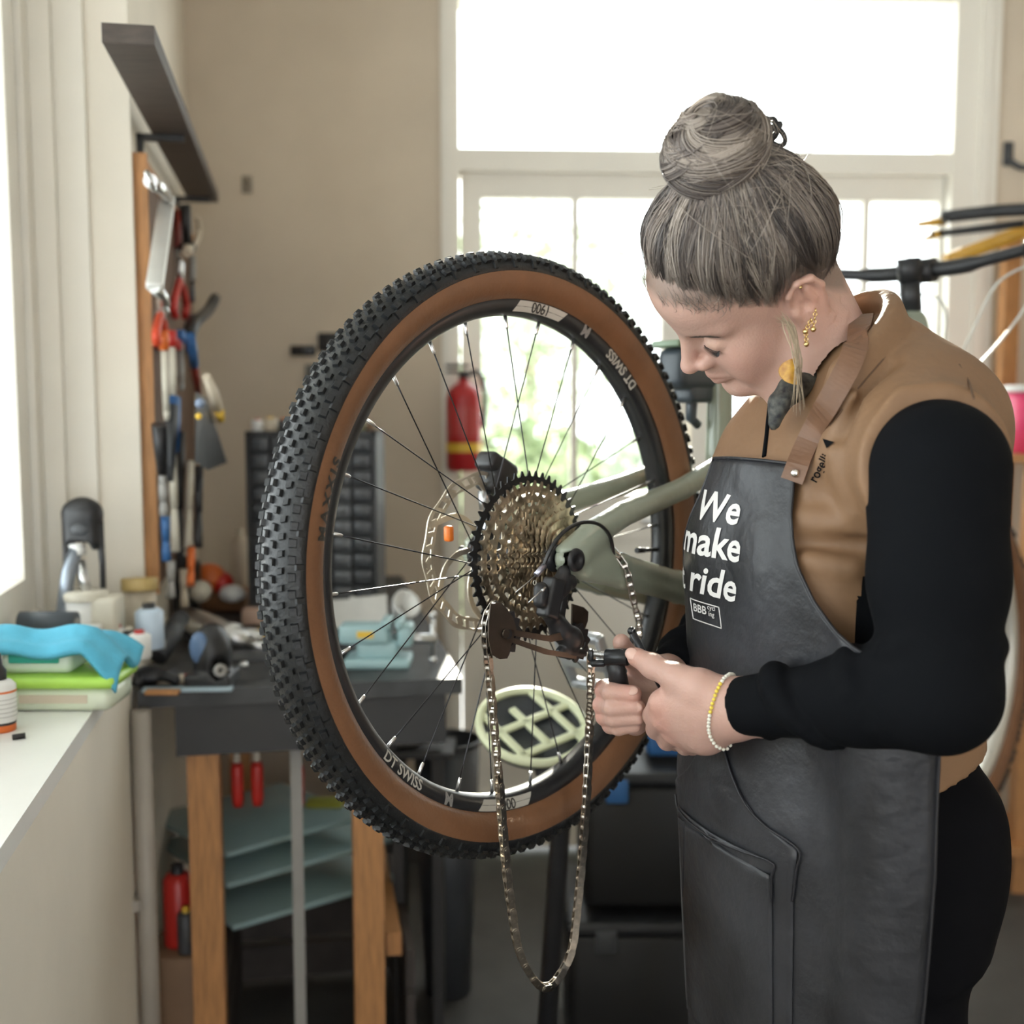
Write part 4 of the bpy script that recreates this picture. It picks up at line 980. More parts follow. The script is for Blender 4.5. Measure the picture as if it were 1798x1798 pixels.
# lettering on the bib
M_let = mat('print_white', (0.74, 0.72, 0.70), 0.55)
def apron_text(txt, px, py, em, shear=0.0, bold=0.02, name='lettering', ac=None, lift=0.0010, space=1.0, rot=0.0):
    a0, z0 = ap_inv(px, py); a0 = a0 if ac is None else ac
    vs, fs = text_mesh(txt, bold*0.65, shear, space); vs = [(x*1.24, y) for x, y in vs]; cr, sr = math.cos(rot), math.sin(rot); out = []
    for x, y in vs:
        y -= 0.35; x, y = x*cr-y*sr, x*sr+y*cr; z = z0+y*em; r = (ap_pt(a0, z)-V((np.interp(z, ZT, TX), TCY, z))).length; out.append(ap_pt(a0+x*em/r, z, lift))
    m = MB(); m.add(out, fs); return m.build(name, M_let, apron, fix=False)
AC = ap_inv(1258, 893)[0]
apron_text('We', 1258, 891, 0.046, bold=0.035, ac=AC+0.03)
apron_text('make', 1250, 950, 0.047, bold=0.035, ac=AC+0.02)
apron_text('it', 1208, 1013, 0.044, 0.0, 0.03, ac=AC-0.40)
apron_text('ride', 1252, 1020, 0.046, 0.22, 0.03, ac=AC+0.09)
apron_text('BBB', 1222, 1068, 0.013, 0, 0.02, ac=AC-0.06); apron_text('cycl', 1242, 1067, 0.0078, 0, 0.01, ac=AC+0.085); apron_text('ing', 1242, 1076, 0.0078, 0, 0.01, ac=AC+0.085)
lg = [ap_inv(x, y) for x, y in ((1209, 1050), (1247, 1065), (1252, 1094), (1214, 1078))]
m = MB(); zc = sum(l[1] for l in lg)/4
fr_ = [(AC-0.195, zc+0.0115), (AC+0.175, zc+0.0105), (AC+0.215, zc-0.0125), (AC-0.155, zc-0.0115), (AC-0.195, zc+0.0115)]
for (a0, z0), (a1, z1) in zip(fr_[:-1], fr_[1:]): m.tube([ap_pt(a0+(a1-a0)*t, z0+(z1-z0)*t, 0.0008) for t in np.linspace(0, 1, 8)], 0.0007, 5)
m.build('logo_frame', M_let, apron)
# --- strap over the shoulder, rivet
def surf(px, py, off=0.004):
    for k_ in range(400):
        Y = 0.96+k_*0.0015; w = at(px, py, Y)
        if vs_full.sample(np.array([w]))[0] < 0: return w+(V((0, 0, CAM_Z))-w).normalized()*off
    return at(px, py, 1.14)
def ribbon(pts, wdt, th_, m_, nm, parent, off=0.004):
    q = smooth_path([V((x, y, 0)) for x, y in pts], 7); c = [surf(p.x, p.y, off) for p in q]
    for _ in range(10): c = [c[0]]+[(c[i-1]+c[i]*2+c[i+1])/4 for i in range(1, len(c)-1)]+[c[-1]]
    for i_ in range(len(c)):
        vd = (V((0, 0, CAM_Z))-c[i_]).normalized()
        for k_ in range(40):
            if vs_full.sample(np.array([c[i_]]))[0] > 0.0055: break
            c[i_] = c[i_]+vd*0.001
    for _ in range(3): c = [c[0]]+[(c[i-1]+c[i]*2+c[i+1])/4 for i in range(1, len(c)-1)]+[c[-1]]
    c = [p+(V((0, 0, CAM_Z))-p).normalized()*(0.001+0.013*min(1, max(0, i/(len(c)-1)-0.75)/0.15)) for i, p in enumerate(c)]
    vs = []; n_ = len(c)
    for i in range(n_):
        t = (c[min(i+1, n_-1)]-c[max(i-1, 0)]).normalized(); g_ = (V(vs_full.grad(np.array([c[i]]), 0.02)[0])+(V((0, 0, CAM_Z))-c[i]).normalized()*2.0).normalized(); s_ = t.cross(g_).normalized(); nn = s_.cross(t).normalized()
        nn = nn if nn.dot(g_) > 0 else -nn
        for a, b in ((-1, 0), (1, 0), (1, 1), (-1, 1)): vs.append(c[i]+s_*(a*wdt/2)+nn*(b*th_))
    global strap_c; strap_c = c; m = MB(); m.add(vs, [(i*4+k_, i*4+(k_+1) % 4, i*4+4+(k_+1) % 4, i*4+4+k_) for i in range(n_-1) for k_ in range(4)]+[(3, 2, 1, 0), tuple((n_-1)*4+k_ for k_ in range(4))])
    return m.build(nm, m_, parent)
strap = ribbon([(1514, 556), (1503, 610), (1484, 655), (1459, 700), (1434, 745), (1410, 795), (1391, 845)], 0.024, 0.0028, M_strap, 'strap', apron, 0.009)
rv = strap_c[-3]+(V((0, 0, CAM_Z))-strap_c[-3]).normalized()*0.0042; m = MB(); rn = (V((0, 0, CAM_Z))-rv).normalized(); m.lathe(rv, rn, [(0.0, -0.004), (0.0045, -0.003), (0.0045, 0.001), (0.0025, 0.0025), (0.0004, 0.0028)], 16); m.build('rivet', mat('rivet', (0.85, 0.84, 0.8), 0.2, 1.0), apron)
m = MB(); zp = [surf(x, y, 0.001) for x, y in ((1352, 712), (1349, 740), (1346, 770), (1342, 802))]; m.tube(smooth_path(zp, 4), 0.0028, 8); m.build('zip', M_vblk, vest)
M_seam_shade = mat('seam_shade_brown', (0.10, 0.055, 0.03), 0.7)
for sp_ in (((1582, 596), (1548, 634), (1512, 676), (1478, 720), (1458, 748)), ((1684, 640), (1700, 668), (1710, 700))):  # first path paints the strap's shadow edge dark, second is a seam
    m = MB(); m.tube(smooth_path([surf(x, y, 0.0003) for x, y in sp_], 5), 0.0010, 6); m.build('seam', M_seam_shade, vest)
# vest print
def vest_text(txt, p0, p1, em, m_, nm, bold=0.02):
    vs, fs = text_mesh(txt, bold); out = []; mid = ((p0[0]+p1[0])/2, (p0[1]+p1[1])/2); dx, dy = p1[0]-p0[0], p1[1]-p0[1]; L = math.hypot(dx, dy); ux, uy = dx/L, dy/L
    o_ = surf(*mid, 0.0045); u_ = (surf(*p1, 0.0045)-surf(*p0, 0.0045)); sc = u_.length/L; u_.normalize(); n_ = (V((0, 0, CAM_Z))-o_).normalized(); v_ = n_.cross(u_).normalized()
    for x, y in vs: out.append(o_+u_*(x*em*sc)+v_*((y-0.35)*em*sc))
    m = MB(); m.add(out, fs); m.build(nm, m_, vest, fix=False)
vest_text('rogelli', (1420, 854), (1456, 790), 21, M_vblk, 'lettering')
tri = [surf(x, y, 0.0045) for x, y in ((1444, 770), (1465, 776), (1451, 787))]; m = MB(); m.prism(tri, (tri[0]-V((0, 0, CAM_Z))).normalized()*0.001); m.build('logo_mark', M_vblk, vest)
# --- skin: head, neck and hands as one mesh with a plain trunk under the clothes
nb_l = hl(NB+Z*0.0-V((0.0, 0, 0.05)))
g = Sdf((-0.16, -0.10, -0.17), (0.135, 0.10, 0.145), 0.0019)
g.ell((0.0, 0, 0.045), (0.094, 0.0735, 0.083))
g.ell((0.038, 0, -0.022), (0.055, 0.056, 0.072), k=0.03)
g.ell((0.052, 0, 0.068), (0.043, 0.056, 0.040), k=0.035)
for s in (1, -1):
    g.capsule((0.0, 0.047*s, -0.050), (0.074, 0.012*s, -0.084), 0.017, 0.014, 0.022)
    g.ell((0.060, 0.044*s, -0.012), (0.020, 0.018, 0.020), k=0.025)
    g.capsule((0.086, 0.010*s, 0.037), (0.066, 0.048*s, 0.036), 0.008, 0.008, 0.014)
    g.ell((0.062, 0.038*s, -0.042), (0.020, 0.018, 0.024), k=0.025)
g.ell((0.084, 0, -0.084), (0.014, 0.018, 0.014), k=0.016)
g.capsule((0.091, 0, -0.030), (0.091, 0, -0.050), 0.011, 0.012, 0.016)
for s in (1, -1):
    g.ell((0.093, 0.031*s, 0.015), (0.015, 0.019, 0.0125), k=0.012, op='sub')
    g.ell((0.0752, 0.0325*s, 0.0135), (0.0140, 0.0165, 0.0130), k=0.003)
    g.capsule((0.0880, 0.019*s, 0.0035), (0.079, 0.046*s, 0.0045), 0.0020, 0.0016, 0.004)
g.capsule((0.091, 0, 0.026), (0.112, 0, -0.013), 0.0068, 0.0085, 0.012)
g.ell((0.1135, 0, -0.0155), (0.0092, 0.0098, 0.0088), k=0.006)
g.capsule((0.110, 0, -0.021), (0.097, 0, -0.027), 0.0048, 0.005, 0.006)
for s in (1, -1):
    g.ell((0.0985, 0.0130*s, -0.0185), (0.0110, 0.0066, 0.0082), k=0.006)
    g.ell((0.103, 0.0070*s, -0.0262), (0.0050, 0.0030, 0.0032), k=0.002, op='sub')
    g.capsule((0.0985, 0, -0.0460), (0.087, 0.021*s, -0.050), 0.0058, 0.0030, 0.005)
    g.capsule((0.0965, 0, -0.0575), (0.085, 0.019*s, -0.0535), 0.0066, 0.0030, 0.005)
    g.capsule((0.110, 0, -0.0515), (0.0895, 0.025*s, -0.0518), 0.0024, 0.0012, 0.003, 'sub')
    # ear
    E_ = lambda x, y, z: (x, y*s, z)
    g.ell(E_(-0.014, 0.0715, 0.004), (0.017, 0.006, 0.027), k=0.006)
    hx = [E_(0.001, 0.0715, 0.010), E_(-0.001, 0.079, 0.027), E_(-0.013, 0.085, 0.037), E_(-0.028, 0.087, 0.031), E_(-0.034, 0.086, 0.014), E_(-0.029, 0.083, -0.004), E_(-0.020, 0.078, -0.018)]
    g.path(hx, [0.0036, 0.004, 0.0042, 0.0042, 0.004, 0.0036, 0.004], 0.003)
    g.ell(E_(-0.024, 0.081, 0.012), (0.010, 0.004, 0.022), k=0.005)
    g.ell(E_(-0.011, 0.0755, -0.024), (0.0075, 0.0048, 0.0095), k=0.006)
    g.path([E_(-0.019, 0.084, 0.022), E_(-0.021, 0.0835, 0.006), E_(-0.015, 0.081, -0.008)], [0.0030, 0.0034, 0.0032], 0.003)
    g.ell(E_(-0.009, 0.082, 0.001), (0.0078, 0.008, 0.0095), k=0.003, op='sub')
    g.ell(E_(-0.014, 0.0865, 0.029), (0.008, 0.005, 0.0045), k=0.003, op='sub')
    g.ell(E_(0.0015, 0.0735, -0.002), (0.0045, 0.0045, 0.0065), k=0.003)
g.capsule((-0.030, 0, -0.02), nb_l, 0.056, 0.060, 0.030)
g.capsule((0.0, 0, -0.06), nb_l+(np.array([0.03, 0, 0])), 0.042, 0.052, 0.03)
P1, Q1 = g.mesh(2); headg = g
lp = P1.copy()
base = np.array([0.52, 0.325, 0.262]); Cc = np.tile(base, (len(P1), 1))
def tint(P, c, r, col, w):
    k_ = np.exp(-(((P-np.array(c))/np.array(r))**2).sum(1)); return k_[:, None]*w, np.array(col)
for c, r, col, w in (((0.10, 0, -0.0515), (0.020, 0.021, 0.0085), (0.50, 0.27, 0.22), 0.6), ((0.07, 0.045, -0.02), (0.03, 0.025, 0.03), (0.62, 0.32, 0.25), 0.45), ((0.11, 0, -0.018), (0.018, 0.018, 0.015), (0.62, 0.33, 0.27), 0.45), ((-0.02, 0.085, 0.01), (0.03, 0.014, 0.04), (0.62, 0.32, 0.24), 0.5), ((0.080, 0.034, 0.032), (0.014, 0.022, 0.0055), (0.20, 0.14, 0.11), 0.55), ((0.08, 0.034, 0.018), (0.012, 0.018, 0.008), (0.66, 0.44, 0.33), 0.4)):
    k_, cc_ = tint(P1, c, r, col, w); Cc = Cc*(1-k_)+cc_*k_
hz_ = np.interp(P1[:, 0], [-0.11, -0.085, -0.06, -0.045, -0.02, 0.0, 0.012, 0.03, 0.05, 0.07, 0.085, 0.11], [-0.045, -0.055, -0.052, -0.030, 0.030, 0.030, 0.018, 0.042, 0.057, 0.066, 0.076, 0.088])
kh = np.clip((P1[:, 2]-hz_-0.004)/0.014, 0, 1)[:, None]*(np.abs(P1[:, 1])<0.079)[:, None]*0.72; Cc = Cc*(1-kh)+np.array([0.15, 0.115, 0.09])*kh
W1 = P1@HM+np.array(HC)
# left hand (near)
def hand(segs, lo, hi, h=0.0015):
    g = Sdf(lo, hi, h)
    for pts, rr, k_ in segs: g.path([at(*p) for p in pts], rr, k_)
    return g
LH = [
 ([(1420, 1236, 1.145), (1340, 1240, 1.155), (1285, 1242, 1.168)], [0.031, 0.028, 0.0255], 0.02),
 ([(1285, 1236, 1.168), (1225, 1228, 1.185), (1172, 1230, 1.208)], [0.023, 0.019, 0.0150], 0.018),
 ([(1285, 1246, 1.168), (1225, 1250, 1.19), (1168, 1256, 1.215)], [0.023, 0.019, 0.0150], 0.018),
 ([(1285, 1252, 1.172), (1230, 1272, 1.195), (1186, 1281, 1.222)], [0.022, 0.019, 0.0148], 0.018),
 ([(1285, 1258, 1.176), (1240, 1287, 1.20), (1214, 1298, 1.222)], [0.021, 0.0185, 0.0140], 0.018),
 ([(1160, 1234, 1.208), (1147, 1256, 1.248), (1162, 1264, 1.268), (1186, 1257, 1.256)], [0.0135, 0.0112, 0.0100, 0.0088], 0.005),
 ([(1163, 1260, 1.218), (1153, 1280, 1.254), (1170, 1288, 1.272), (1193, 1280, 1.258)], [0.0138, 0.0114, 0.0100, 0.0088], 0.005),
 ([(1183, 1285, 1.224), (1172, 1300, 1.256), (1188, 1303, 1.272), (1208, 1294, 1.258)], [0.0132, 0.0108, 0.0095, 0.0084], 0.005),
 ([(1212, 1300, 1.222), (1203, 1310, 1.246), (1216, 1312, 1.260), (1232, 1303, 1.252)], [0.0122, 0.0095, 0.0084, 0.0076], 0.005),
 ([(1262, 1222, 1.170), (1228, 1207, 1.178), (1188, 1190, 1.195), (1147, 1170, 1.218), (1118, 1154, 1.238)], [0.020, 0.0185, 0.0142, 0.0122, 0.0108], 0.010),
 ([(1205, 1205, 1.19), (1188, 1228, 1.205)], [0.011, 0.012], 0.012),
]
gL = hand(LH, npv(at(1100, 1330, 1.27))+[-0.02, -0.15, -0.02], npv(at(1430, 1120, 1.15))+[0.02, 0.16, 0.02])
P2, Q2 = gL.mesh(1)
RHs = [
 ([(1200, 1164, 1.380), (1165, 1192, 1.335)], [0.023, 0.0235], 0.02),
 ([(1165, 1190, 1.335), (1108, 1205, 1.322)], [0.023, 0.0145], 0.016),
 ([(1165, 1200, 1.335), (1108, 1232, 1.322)], [0.023, 0.0150], 0.016),
 ([(1165, 1208, 1.337), (1110, 1254, 1.322)], [0.022, 0.0145], 0.016),
 ([(1165, 1214, 1.340), (1116, 1272, 1.322)], [0.021, 0.0130], 0.016),
 ([(1104, 1203, 1.322), (1062, 1211, 1.296), (1074, 1216, 1.268), (1112, 1218, 1.256)], [0.0130, 0.0115, 0.0108, 0.0095], 0.004),
 ([(1104, 1230, 1.322), (1058, 1238, 1.294), (1076, 1243, 1.264), (1118, 1241, 1.257)], [0.0132, 0.0112, 0.0106, 0.0095], 0.003),
 ([(1106, 1253, 1.322), (1062, 1258, 1.294), (1080, 1262, 1.266), (1118, 1260, 1.260)], [0.0125, 0.0106, 0.0100, 0.0090], 0.003),
 ([(1112, 1271, 1.322), (1072, 1274, 1.294), (1086, 1278, 1.270), (1114, 1275, 1.265)], [0.0112, 0.0094, 0.0088, 0.0078], 0.003),
 ([(1160, 1188, 1.330), (1128, 1172, 1.322), (1098, 1148, 1.308), (1091, 1128, 1.300)], [0.018, 0.0138, 0.0118, 0.0102], 0.008),
]
gR = hand(RHs, npv(at(1030, 1305, 1.31))+[-0.01, -0.09, -0.02], npv(at(1240, 1100, 1.33))+[0.03, 0.12, 0.02])
P3, Q3 = gR.mesh(1)
# plain trunk and arms inside the clothes
gb = Sdf((0.12, 0.96, 0.70), (0.64, 1.62, 1.46), 0.010)
gb.field(lambda X, Y, Zz: np.maximum(torso_f(X, Y, Zz, -0.022), 0.76-Zz)); gb.path([SL, EL_, EL_.lerp(WL, 0.6)], [0.048, 0.040, 0.034], 0.02); gb.path([SR, ER, ER.lerp(WR, 0.6)], [0.048, 0.038, 0.032], 0.02); gb.capsule(NB-Z*0.06, NB, 0.05, 0.05, 0.03)
P4, Q4 = gb.mesh(1)
PA = np.concatenate([W1, P2, P3, P4]); o1, o2, o3 = len(W1), len(W1)+len(P2), len(W1)+len(P2)+len(P3)
QA = np.concatenate([Q1, Q2+o1, Q3+o2, Q4+o3])
CA = np.ones((len(PA), 4)); CA[:, :3] = np.array([0.54, 0.335, 0.275]); CA[:len(W1), :3] = Cc
def pinken(c, r, w):
    k_ = np.exp(-(((PA[o1:o3]-npv(c))/r)**2).sum(1))[:, None]*w; CA[o1:o3, :3] = CA[o1:o3, :3]*(1-k_)+np.array([0.62, 0.29, 0.23])*k_
for p in ((1110, 1216, 1.256), (1062, 1211, 1.29), (1060, 1240, 1.29), (1062, 1260, 1.29), (1118, 1154, 1.238), (1160, 1240, 1.205), (1170, 1268, 1.21), (1195, 1290, 1.22)): pinken(at(*p), 0.016, 0.6)
body = np_obj('body', PA, QA, M_skin, per, attrs={'Col': CA})
# nails
M_nail = mat('nail', (0.66, 0.42, 0.35), 0.25)
def nail(tip, prev, face, r, nm='fingernail'):
    t = (tip-prev).normalized(); f = (face-t*face.dot(t)).normalized(); s_ = t.cross(f); c = tip+t*r*0.15+f*(r*0.93); m = MB()
    m.ellipsoid(c, (r*0.95, r*0.72, r*0.26), (t, s_, f), 14, 8); m.build(nm, M_nail, body)
cv = V((0, -1, 0))
nail(at(1118, 1154, 1.238), at(1147, 1170, 1.218), V((0.1, -1, 0.15)), 0.0098)
nail(at(1112, 1218, 1.256), at(1074, 1216, 1.268), V((0.5, -1, 0.6)), 0.0080)
nail(at(1118, 1241, 1.257), at(1076, 1243, 1.264), V((0.6, -1, 0.2)), 0.0076)
# --- hair
hb_c = np.array([-0.006, 0, 0.047]); hb_r = np.array([0.0985, 0.0805, 0.0905])
XH = [-0.11, -0.085, -0.06, -0.045, -0.024, 0.004, 0.014, 0.03, 0.05, 0.07, 0.085, 0.11]
ZH = [-0.045, -0.055, -0.052, -0.025, 0.040, 0.040, 0.020, 0.042, 0.057, 0.066, 0.076, 0.088]
def hline(x): return np.interp(x, XH, ZH)
g = Sdf((-0.125, -0.10, -0.085), (0.115, 0.10, 0.155), 0.0028)
g.ell(hb_c, hb_r-0.003); g.ell((-0.022, 0, 0.052), (0.078, 0.076, 0.080), k=0.03)
g.capsule((-0.030, 0, 0.110), (-0.045, 0, 0.150), 0.044, 0.030, 0.03)
g.field(lambda X, Y, Zz: (Zz-0.022-np.interp(X.ravel(), XH, ZH).astype(np.float32)[:, None, None])*0.6+0*Y, op='sub', k=0.022)
P, Q = g.mesh(2); hg = g
hn = np.clip(0.5+0.5*np.sin(P[:, 0]*160+P[:, 1]*60), 0, 1)[:, None]
HCc = np.concatenate([np.array([0.105, 0.085, 0.070])*(1-hn)+np.array([0.20, 0.165, 0.135])*hn, np.ones((len(P), 1))], 1)
hair = np_obj('hair', P@HM+np.array(HC), Q, M_hair, per, attrs={'Col': HCc})
HCOL = np.array([[0.32, 0.265, 0.22], [0.52, 0.45, 0.37], [0.17, 0.14, 0.12], [0.085, 0.072, 0.066], [0.22, 0.185, 0.16], [0.13, 0.11, 0.098], [0.40, 0.345, 0.29]])*np.array([0.76, 0.74, 0.76])
def strands(paths, rad, name, parent, cols, sides=3, taper=0.06):
    """paths: list of (n,3) world arrays"""
    VV, FF, CCc = [], [], []; b = 0
    for p, r, c in zip(paths, rad, cols):
        n_ = len(p); t = np.gradient(p, axis=0); t /= np.linalg.norm(t, axis=1)[:, None]+1e-9
        u = np.cross(t, np.array([0.3, 0.5, 0.8])); u /= np.linalg.norm(u, axis=1)[:, None]+1e-9; w = np.cross(t, u)
        rr = r*np.clip(np.linspace(taper, 3.0, n_), 0.04, 1)*np.clip(np.linspace(n_*0.28, 0.25, n_), 0, 1)
        for k_ in range(sides):
            a = 2*PI*k_/sides; VV.append(p+(u*math.cos(a)+w*math.sin(a))*rr[:, None])
        i = np.arange(n_-1)
        for k_ in range(sides):
            k2 = (k_+1) % sides; FF.append(np.stack([b+k_*n_+i, b+k2*n_+i, b+k2*n_+i+1, b+k_*n_+i+1], 1))
        b += n_*sides; CCc.append(np.tile(np.append(c, 1.0), (n_*sides, 1)))
    return np_obj(name, np.concatenate(VV), np.concatenate(FF), M_hair, parent, attrs={'Col': np.concatenate(CCc)})
def slerp(a, b, t):
    om = math.acos(max(-1, min(1, float(a@b)))); so = math.sin(om)+1e-9
    return np.sin((1-t)*om)[:, None]/so*a+np.sin(t*om)[:, None]/so*b
bdir = np.array([-0.36, 0, 0.93]); BcL = np.array([-0.044, 0, 0.147]); bdir /= np.linalg.norm(bdir)
paths, rads, cols = [], [], []
def cap_r(dirs):
    """distance from the cap centre to the hair surface along directions"""
    lo = np.zeros(len(dirs)); hi = np.full(len(dirs), 0.135)
    for _ in range(14):
        mid = (lo+hi)/2; f = np.minimum(0, 0)+capf(hb_c+dirs*mid[:, None]); lo = np.where(f < 0, mid, lo); hi = np.where(f < 0, hi, mid)
    return lo
def capf(P): 
    q = (P-hb_c)/hb_r; k0 = np.linalg.norm(q, axis=1); d1 = (k0-1)*0.085
    q = (P-np.array([-0.022, 0, 0.052]))/np.array([0.078, 0.076, 0.080]); d2 = (np.linalg.norm(q, axis=1)-1)*0.08
    h = np.maximum(0.03-np.abs(d1-d2), 0)/0.03; return np.minimum(d1, d2)-h*h*0.03/4
NS = 9000
roots, isline = [], []
while len(roots) < NS:
    if rng.random() < 0.64:                                 # roots along the hairline
        x = float(hb_c[0]+0.0962*math.cos(rng.uniform(0.0, PI))); s = 1 if rng.random() < 0.74 else -1; fr_x = max(0, min(1, (x-0.02)/0.05)); z = float(hline(x))+abs(rng.normal(0, 0.009))-0.005
        q2 = 1-((x-hb_c[0])/hb_r[0])**2-((z-hb_c[2])/hb_r[2])**2
        if q2 < 0.0: continue
        roots.append((x, s*hb_r[1]*math.sqrt(q2), z)); isline.append(True)
    else:
        d = rng.normal(size=3); d /= np.linalg.norm(d); p0 = hb_c+d*hb_r
        if p0[2] < hline(p0[0])+0.012: continue
        roots.append(tuple(p0)); isline.append(False)
roots = np.array(roots); sk = roots.copy()
for _ in range(10): sk = sk-headg.grad(sk, 0.003)*np.clip(headg.sample(sk), -0.01, 0.01)[:, None]
for p0, ps, il in zip(roots, sk, isline):
    gap = max(0.0, float(np.linalg.norm(p0-hb_c)-np.linalg.norm(ps-hb_c)))+0.0012 if il else 0.006
    d0 = (p0-hb_c); d0 /= np.linalg.norm(d0)
    rv_ = d0-bdir*(d0@bdir); rv_ /= np.linalg.norm(rv_)+1e-9; rv_ = rv_+rng.normal(0, 0.28, 3); rv_ -= bdir*(rv_@bdir); rv_ /= np.linalg.norm(rv_)+1e-9
    Ee = BcL+rv_*rng.uniform(0.026, 0.031)+bdir*rng.uniform(-0.004, 0.012); db = Ee-hb_c; rE = np.linalg.norm(db); db /= rE
    n_ = 16; t = np.linspace(0, 1.0, n_); D = slerp(d0, db, t)
    front = max(0.0, min(1.0, (p0[0]-0.01)/0.06)); u0_ = np.clip(t/(0.42 if il else 0.15), 0, 1); off = -gap*(1-u0_*u0_*(3-2*u0_))-0.0004+(0.001+abs(rng.normal(0, 0.0016))+rng.uniform(0.0, 0.004+0.012*front)*np.sin(PI*t)**1.5)*np.clip(t*9, 0, 1)
    u_ = np.clip((t-0.55)/0.45, 0, 1); u_ = u_*u_*(3-2*u_); cr_ = cap_r(D); r = np.maximum(cr_+off, cr_*(1-u_)+rE*u_) ; r = (cr_+off)*(1-u_)+rE*u_; p = hb_c+D*r[:, None]
    side = np.cross(d0, db); side /= np.linalg.norm(side)+1e-9
    cl = math.floor(math.atan2(d0[1], d0[0])*24); lr = np.random.default_rng(cl % 97)
    p = p+side*(((lr.normal(0, 0.009)+0.010*front)*np.sin(PI*t)+0.0045*lr.random()*np.sin(PI*t)*np.sin(t*lr.uniform(4, 9)+lr.random()*6))[:, None])
    paths.append(p@HM+np.array(HC)); rads.append(rng.uniform(0.0004, 0.00085))
    cols.append(HCOL[lr.integers(0, len(HCOL))]*0.78+HCOL[rng.integers(0, len(HCOL))]*0.22*rng.uniform(0.7, 1.2))
strands(paths, rads, 'hair_strands', hair, cols, taper=-0.45)['kind'] = 'stuff'
def hsurf(x, y, z, off=0.0):
    p = np.array([[x, y, z]])
    for _ in range(8): p = p-headg.grad(p, 0.003)*headg.sample(p)[:, None]
    return (p+headg.grad(p, 0.003)*off)[0]
# loose wavy locks and fly-aways
paths, rads, cols = [], [], []
for i in range(170):
    a = rng.uniform(-0.5, 3.0); d0 = np.array([math.cos(a)*0.9, abs(math.sin(a))*(1 if rng.random() < 0.7 else -1), rng.uniform(-0.1, 0.9)]); d0 /= np.linalg.norm(d0)
    if (hb_c+d0*hb_r)[2] < hline((hb_c+d0*hb_r)[0])+0.01+(0.03 if d0[0] > 0.3 else 0): continue
    db = bdir+rng.normal(0, 0.35, 3); db /= np.linalg.norm(db); t = np.linspace(0, 1, 16); D = slerp(d0, db, t)
    r = cap_r(D)+0.003+rng.uniform(0.004, 0.020)*np.sin(PI*t)+0.002*np.sin(t*rng.uniform(5, 14)+i)
    p = hb_c+D*r[:, None]; sd = np.cross(d0, db); sd /= np.linalg.norm(sd)+1e-9
    p += sd*(rng.uniform(0.002, 0.010)*np.sin(t*rng.uniform(4, 9)+i))[:, None]
    paths.append(p@HM+np.array(HC)); rads.append(rng.uniform(0.0002, 0.00055)); cols.append(HCOL[rng.integers(0, 2)])
for i in range(30):                                          # lock falling in front of the ear
    p0 = hw((0.018+rng.normal(0, 0.004), 0.076, 0.014+rng.normal(0, 0.004))); e = at(1398+rng.normal(0, 5)+i*0.2, 690+rng.uniform(-40, 45), 1.19)
    c1_ = at(1388+rng.normal(0, 4), 575, 1.205); c2_ = at(1400+rng.normal(0, 4), 630, 1.198)
    q = smooth_path([p0, c1_, c2_, e], 7); paths.append(np.array(q)); rads.append(rng.uniform(0.0003, 0.0007)); cols.append(np.array([0.40, 0.31, 0.21])*rng.uniform(0.75, 1.15))
for i in range(520):                                          # baby hairs along the hairline
    x = float(hb_c[0]+0.096*math.cos(rng.uniform(0.0, PI*0.8))); z = float(hline(x))+rng.normal(0.008, 0.0045); q2 = 1-((x-hb_c[0])/hb_r[0])**2-((z-hb_c[2])/hb_r[2])**2
    if q2 < 0.02: continue
    p0 = hsurf(x, hb_r[1]*math.sqrt(q2)*0.95*(1 if rng.random() < 0.75 else -1), z, -0.001); g0 = headg.grad(p0[None], 0.003)[0]; d = np.array([rng.normal(-0.5, 0.5), rng.normal(0, 0.3), 0.9]); d -= g0*(d@g0); d /= np.linalg.norm(d)+1e-9; t = np.linspace(0, 1, 8)[:, None]; L = rng.uniform(0.008, 0.024)
    p = p0+d*L*t+g0*(0.0012+0.003*t)+np.cross(d, g0)*0.003*np.sin(t*rng.uniform(2, 5)); paths.append(p@HM+np.array(HC)); rads.append(0.00028); cols.append(HCOL[rng.integers(0, len(HCOL))]*1.1)
strands(paths, rads, 'loose_strands', hair, cols)['kind'] = 'stuff'
